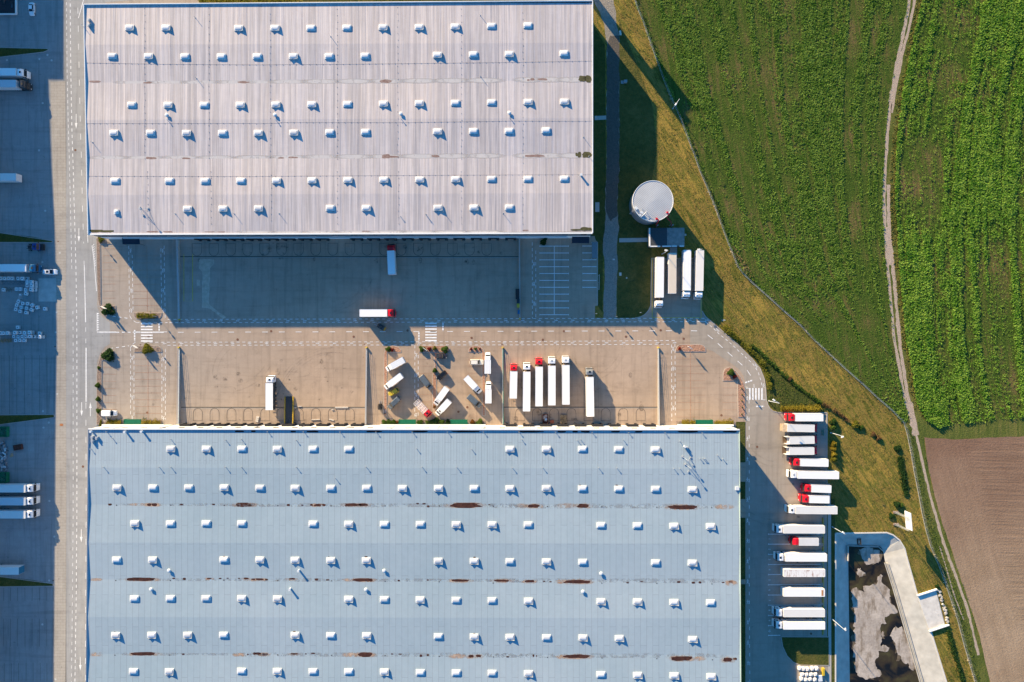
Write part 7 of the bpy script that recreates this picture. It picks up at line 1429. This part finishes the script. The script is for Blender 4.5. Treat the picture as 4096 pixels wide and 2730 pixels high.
hedge(TT(0, 2, [(990, 747), (1122, 747)]), 2.0, .9, 'yellow', 'yellow orange hedge left of the first green canopy'); hedge(TT(0, 2, [(1305, 747), (1482, 747)]), 1.9, .9, 'yellow', 'yellow orange hedge right of the first green canopy')
for c, r, u, v, rad, k, l, h in ((1, 2, 1217, 72, 23, 'green', 'green bush on the western flower island', 1.2), (1, 2, 1252, 78, 15, 'red', 'red bush beside the green one on the western flower island', .9), (1, 2, 1527, 70, 26, 'green', 'green bush at the left end of the middle flower island', 1.2), (1, 2, 1594, 70, 17, 'red', 'round red bush on the middle flower island', 1.0), (1, 2, 1643, 64, 18, 'yellow_green', 'thin yellow green bush on the middle flower island', .8), (1, 2, 1738, 75, 30, 'green', 'large green bush at the right end of the middle flower island', 1.4), (1, 2, 1977, 70, 11, 'red', 'left small red bush on the small flower island', .6), (1, 2, 2017, 70, 13, 'green', 'little green bush on the small flower island', .5), (1, 2, 2055, 70, 9, 'red', 'right tiny red bush on the small flower island', .5), (1, 2, 1645, 268, 20, 'green', 'single round green bush on the narrow gravel strip', 1.2), (1, 2, 1640, 602, 12, 'orange', 'withered brown bush at the foot of the narrow gravel strip', .5),
 (1, 2, 1182, 745, 25, 'green', 'first green bush in the planting left of the second canopy', 1.2), (1, 2, 1228, 745, 27, 'green', 'second green bush in the planting left of the second canopy', 1.2), (1, 2, 1270, 745, 24, 'green', 'third green bush in the planting left of the second canopy', 1.2), (1, 2, 1300, 742, 12, 'orange', 'orange bush touching the second canopy', .8), (1, 2, 1510, 747, 28, 'green', 'green bush just right of the second canopy', 1.1), (1, 2, 1575, 743, 18, 'green', 'small bush between two larger ones at the south wall', 1.0), (1, 2, 1645, 743, 42, 'dark', 'largest dark bush at the south wall', 1.6), (1, 2, 1707, 743, 26, 'green', 'bush just right of the largest dark one', 1.3), (1, 2, 1765, 743, 24, 'dark', 'dark bush left of the third canopy', 1.1), (1, 2, 1990, 740, 21, 'orange', 'orange red bush right of the third canopy', 1.0), (1, 2, 2057, 743, 29, 'green', 'green bush furthest right in the middle car park planting', 1.3),
 (2, 2, 1538, 67, 13, 'red', 'red bush on the eastern gravel island', 1.0), (2, 2, 2008, 287, 30, 'green', 'green round bush in the curved eastern bed', 1.5), (2, 2, 2040, 322, 19, 'red', 'dark red bush below the green one in the curved bed', 1.1)): shrub(c, r, u, v, rad, k, l, h)
hedge(TT(2, 2, [(1558, 748), (1680, 748)]), 1.9, .9, 'yellow', 'yellow hedge left of the last green canopy'); hedge(TT(2, 2, [(1858, 750), (2028, 750)]), 1.9, .9, 'yellow', 'yellow hedge right of the last green canopy')
for k, v in enumerate((432, 490, 545, 605, 668)): shrub(2, 2, 2108+(k % 2)*3, v, 5, 'green', '%s slim sapling from the top in the curved eastern bed' % ORD[k], .9)
hedge(TT(2, 1, [(1945, 1425), (2000, 1488), (2060, 1540), (2100, 1568)]), 1.8, 1.1, 'yellow_green', 'short hedge of yellow green bushes at the start of the road bend')
hedge(TT(2, 2, [(2105, 12), (2165, 65), (2240, 135), (2300, 205), (2335, 270), (2353, 330)])+TT(3, 2, [(14, 370), (18, 440)]), 1.5, .8, 'yellow_green', 'long row of low bushes following the outer kerb of the bend')
hedge(TT(3, 2, [(-160, 30), (-60, 110), (40, 212), (160, 325), (300, 440), (430, 530), (485, 570)]), 1.1, .55, 'green', 'diagonal row of low green shrubs between lawn and dry grass')
hedge(TT(3, 2, [(110, 618), (250, 615), (380, 615), (478, 612)]), 2.0, 1.1, 'yellow', 'yellow hedge along the upper edge of the east lorry park')
hedge(TT(3, 2, [(495, 572), (525, 590), (562, 603)]), 1.5, .9, 'red_brown', 'reddish shrub group at the corner of the diagonal row', name='shrub_group')
hedge(TT(3, 2, [(590, 625), (650, 662), (740, 735)]), 1.2, .8, 'red_brown', 'thin line of pinkish shrubs in the dry grass', name='shrub_group')
for u, v, rad, k, l, h in ((195, 348, 22, 'red_brown', 'reddish shrub on the diagonal row', .9), (595, 742, 30, 'dark', 'dark green bush behind the topmost red lorry', 1.4), (598, 785, 25, 'green', 'green bush just below the dark one behind the red lorries', 1.2), (800, 765, 34, 'yellow_green', 'pale yellow grass tuft shrub in the dry meadow', 1.2), (850, 792, 24, 'green', 'low green shrub beside the pale tuft', .9), (965, 855, 22, 'red_brown', 'left reddish shrub furthest out in the dry meadow', 1.0), (1010, 888, 24, 'red_brown', 'right reddish shrub furthest out in the dry meadow', 1.0), (1185, 985, 32, 'dark', 'dark round bush near the fence above the long dark strip', .9), (1180, 1497, 28, 'dark', 'left dark bush above the billboard', 1.2), (1218, 1505, 20, 'green', 'right green bush above the billboard', 1.0)): shrub(3, 2, u, v, rad, k, l, h, base=0)
for k, (v, l) in enumerate(((935, 'topmost'), (985, 'second'), (1035, 'third'), (1080, 'lowest'))): shrub(3, 2, 594+k*2, v, 27-k, 'yellow' if k != 3 else 'yellow_green', '%s yellow bush in the row beside the east lorry park' % l, 1.7, base=0)
hedge(TT(3, 2, [(1205, 1055), (1220, 1140), (1240, 1230), (1255, 1330), (1268, 1420)]), 1.9, .40, 'dark', 'long dark ivy strip in the dry meadow near the fence', dens=34, lump=.2)
hedge(TT(3, 3, [(1648, 1085), (1668, 1140), (1690, 1230), (1725, 1350), (1765, 1480), (1795, 1580), (1830, 1700)]), 1.5, .45, 'dark', 'dark ragged shrub strip on the slope east of the basin')
shrub(3, 3, 1130, 40, 26, 'dark', 'dark bush left of the billboard legs', .9, base=0); shrub(3, 3, 1548, 682, 17, 'dark', 'small dark bush above the spillway corner', .9, base=0)
def hq(c, r, u0, u1, v0, v1): return TT(c, r, [(u0, (v0+v1)/2), (u1, (v0+v1)/2)])
hedge(TT(0, 0, [(1830, 5), (2300, 6)]), 3.5, 1.3, 'yellow_green', 'tall clipped hedge left of the gap along the top edge', dens=16); hedge(TT(1, 0, [(-20, 6), (390, 6)]), 3.5, 1.3, 'yellow_green', 'tall clipped hedge right of the gap along the top edge', dens=16)
# ------------------------------------------------------------ crops and grass tufts
def field(poly, step, thin, size, across, seed, lm, name, hgt, dens_lo=.25):
    q = G(poly); xs = [p[0] for p in q]; ys = [p[1] for p in q]; A = (max(xs)-min(xs))*(max(ys)-min(ys)); n = int(A/step**2)
    x = rng.uniform(min(xs), max(xs), n); y = rng.uniform(min(ys), max(ys), n); k = inpoly(x, y, q); x, y = x[k], y[k]
    a, b_ = across(x, y)
    st = .55*vnoise(a*.36, b_*.011, seed)+.25*vnoise(a*.12, b_*.02, seed+1)+.35*vnoise(a*.85, b_*.035, seed+2)
    d_ = st+.45*(vnoise(x*.035, y*.035, seed+3)-.5)+.25*(vnoise(x*.3, y*.3, seed+4)-.5)
    d_ = (d_-.575)*1.45+.575
    keep = rng.uniform(0, 1, len(x)) < np.clip((d_-thin)*2.6, dens_lo, 1); x, y, d_ = x[keep], y[keep], d_[keep]
    big = np.clip(.55+d_, .6, 1.35); P = np.stack([x, y, hgt*(.25+.9*np.clip(d_, .05, 1.3)*rng.uniform(.45, 1, len(x)))], 1)
    V, F = leaves(P, size*big, 3, 1.3, .17, .05, 1.5)
    return tag(link(name, npmesh(name, V, F, lm)), kind='stuff')
fx = np.array([W(p) for p in FENCE]); tx_ = np.array([W(p) for p in TRK])
def xat(arr, y): o = np.argsort(arr[:, 1]); return np.interp(y, arr[o, 1], arr[o, 0])
def acL(x, y):
    f_ = xat(fx, y); t_ = xat(tx_, y); a = (x-f_)/np.maximum(t_-f_, 4); return a*95, y
def acR(x, y): return x-xat(tx_, y)*.9-.03*y, y
lmL = leafmat('crop_left', [(.045, .115, .010), (.075, .195, .012), (.14, .29, .022), (.30, .40, .08)]); lmR = leafmat('crop_right', [(.055, .16, .012), (.12, .31, .016), (.21, .41, .027), (.34, .46, .08)])
field(FL, .33, .36, .25, acL, 3, lmL, 'crop_plants', .27, .16); field(FR, .31, .30, .31, acR, 11, lmR, 'crop_plants', .66, .16)
def tufts(poly, dens, size, lm, name, hgt=.12, cond=None, spread=.15, per=2):
    q = G(poly); xs = [p[0] for p in q]; ys = [p[1] for p in q]; n = int((max(xs)-min(xs))*(max(ys)-min(ys))*dens); x = rng.uniform(min(xs), max(xs), n); y = rng.uniform(min(ys), max(ys), n); k = inpoly(x, y, q); x, y = x[k], y[k]
    if cond is not None: k = cond(x, y); x, y = x[k], y[k]
    P = np.stack([x, y, rng.uniform(.02, hgt, len(x))], 1); V, F = leaves(P, size, per, .5, spread, .03, 2.6); return tag(link(name, npmesh(name, V, F, lm)), kind='stuff')
lg_och = leafmat('dry_blades', [(.11, .105, .025), (.22, .175, .05), (.34, .25, .085)]); lg_grn = leafmat('green_blades', [(.05, .10, .012), (.09, .15, .02), (.16, .18, .035)]); lg_str = leafmat('straw_blades', [(.42, .34, .20), (.55, .46, .30), (.62, .55, .42)])
OCH = [(p[0]-8, p[1]) for p in FENCE]+TT(3, 3, [(1640, 1568), (1500, 1110), (1370, 760), (1270, 400), (1210, 265), (1090, 190), (620, 195)])+[(3330, 2120), (3312, 1660)]+TT(3, 2, [(560, 640), (300, 440), (40, 215)])+OUT_E[:7][::-1]+TT(2, 1, [(1745, 805), (1600, 560), (1480, 280), (1290, 90)])+TT(2, 0, [(1330, 1000), (1000, 400), (985, 0)])
tufts(OCH, 3.2, .15, lg_och, 'dry_grass_tufts', .10, lambda x, y: vnoise(x*.35, y*.35, 5)+.5*vnoise(x*1.2, y*1.2, 6) > .58)
VP = between([(p[0]-16, p[1]) for p in TRK], [(p[0]+12, p[1]) for p in TRK])
tufts([(p[0]+4, p[1]) for p in FENCE[29:]]+[(3920, 2800)]+[(p[0]+16, p[1]) for p in TRK[17:]][::-1], 3.5, .22, lg_grn, 'verge_grass', .08, lambda x, y: np.abs(x-xat(tx_, y)) > 1.3)
tufts(between([(p[0]+16, p[1]) for p in TRK[:17]], VERGE[:13]), 5, .30, leafmat('verge_blades', [(.11, .12, .022), (.19, .18, .035), (.27, .22, .06)]), 'verge_grass', .15, lambda x, y: vnoise(x*.5, y*.5, 8) > .3)
tufts(between([(p[0]-5, p[1]) for p in VERGE], [(p[0]+3, p[1]) for p in VERGE]), 10, .24, leafmat('edge_blades', [(.16, .16, .03), (.24, .22, .045), (.32, .28, .08)]), 'field_edge_grass', .2)
tufts(between([(p[0]-2.5, p[1]) for p in FENCE], [(p[0]+2.5, p[1]) for p in FENCE]), 9, .26, lg_str, 'fence_foot_grass', .3, lambda x, y: vnoise(x*.25, y*.25, 9) > .72)
tufts(between([(p[0]+3, p[1]) for p in FENCE[:30]], [(p[0]+15, p[1]) for p in FENCE[:30]]), 5, .30, lg_grn, 'fence_side_weeds', .5, lambda x, y: vnoise(x*.3, y*.3, 12) > .45)
tufts(TT(2, 1, [(2025, 690), (2060, 720), (2120, 830), (2200, 940), (2230, 1000), (2150, 960), (2090, 880), (2050, 800)]), 9, .2, leafmat('weed_blades', [(.20, .14, .05), (.32, .23, .10), (.42, .32, .17)]), 'straw_weeds', .5)
for q in (LAWN_C,): tufts(q, 4, .2, lg_grn, 'lawn_tufts', .08)
bpy.context.view_layer.update()
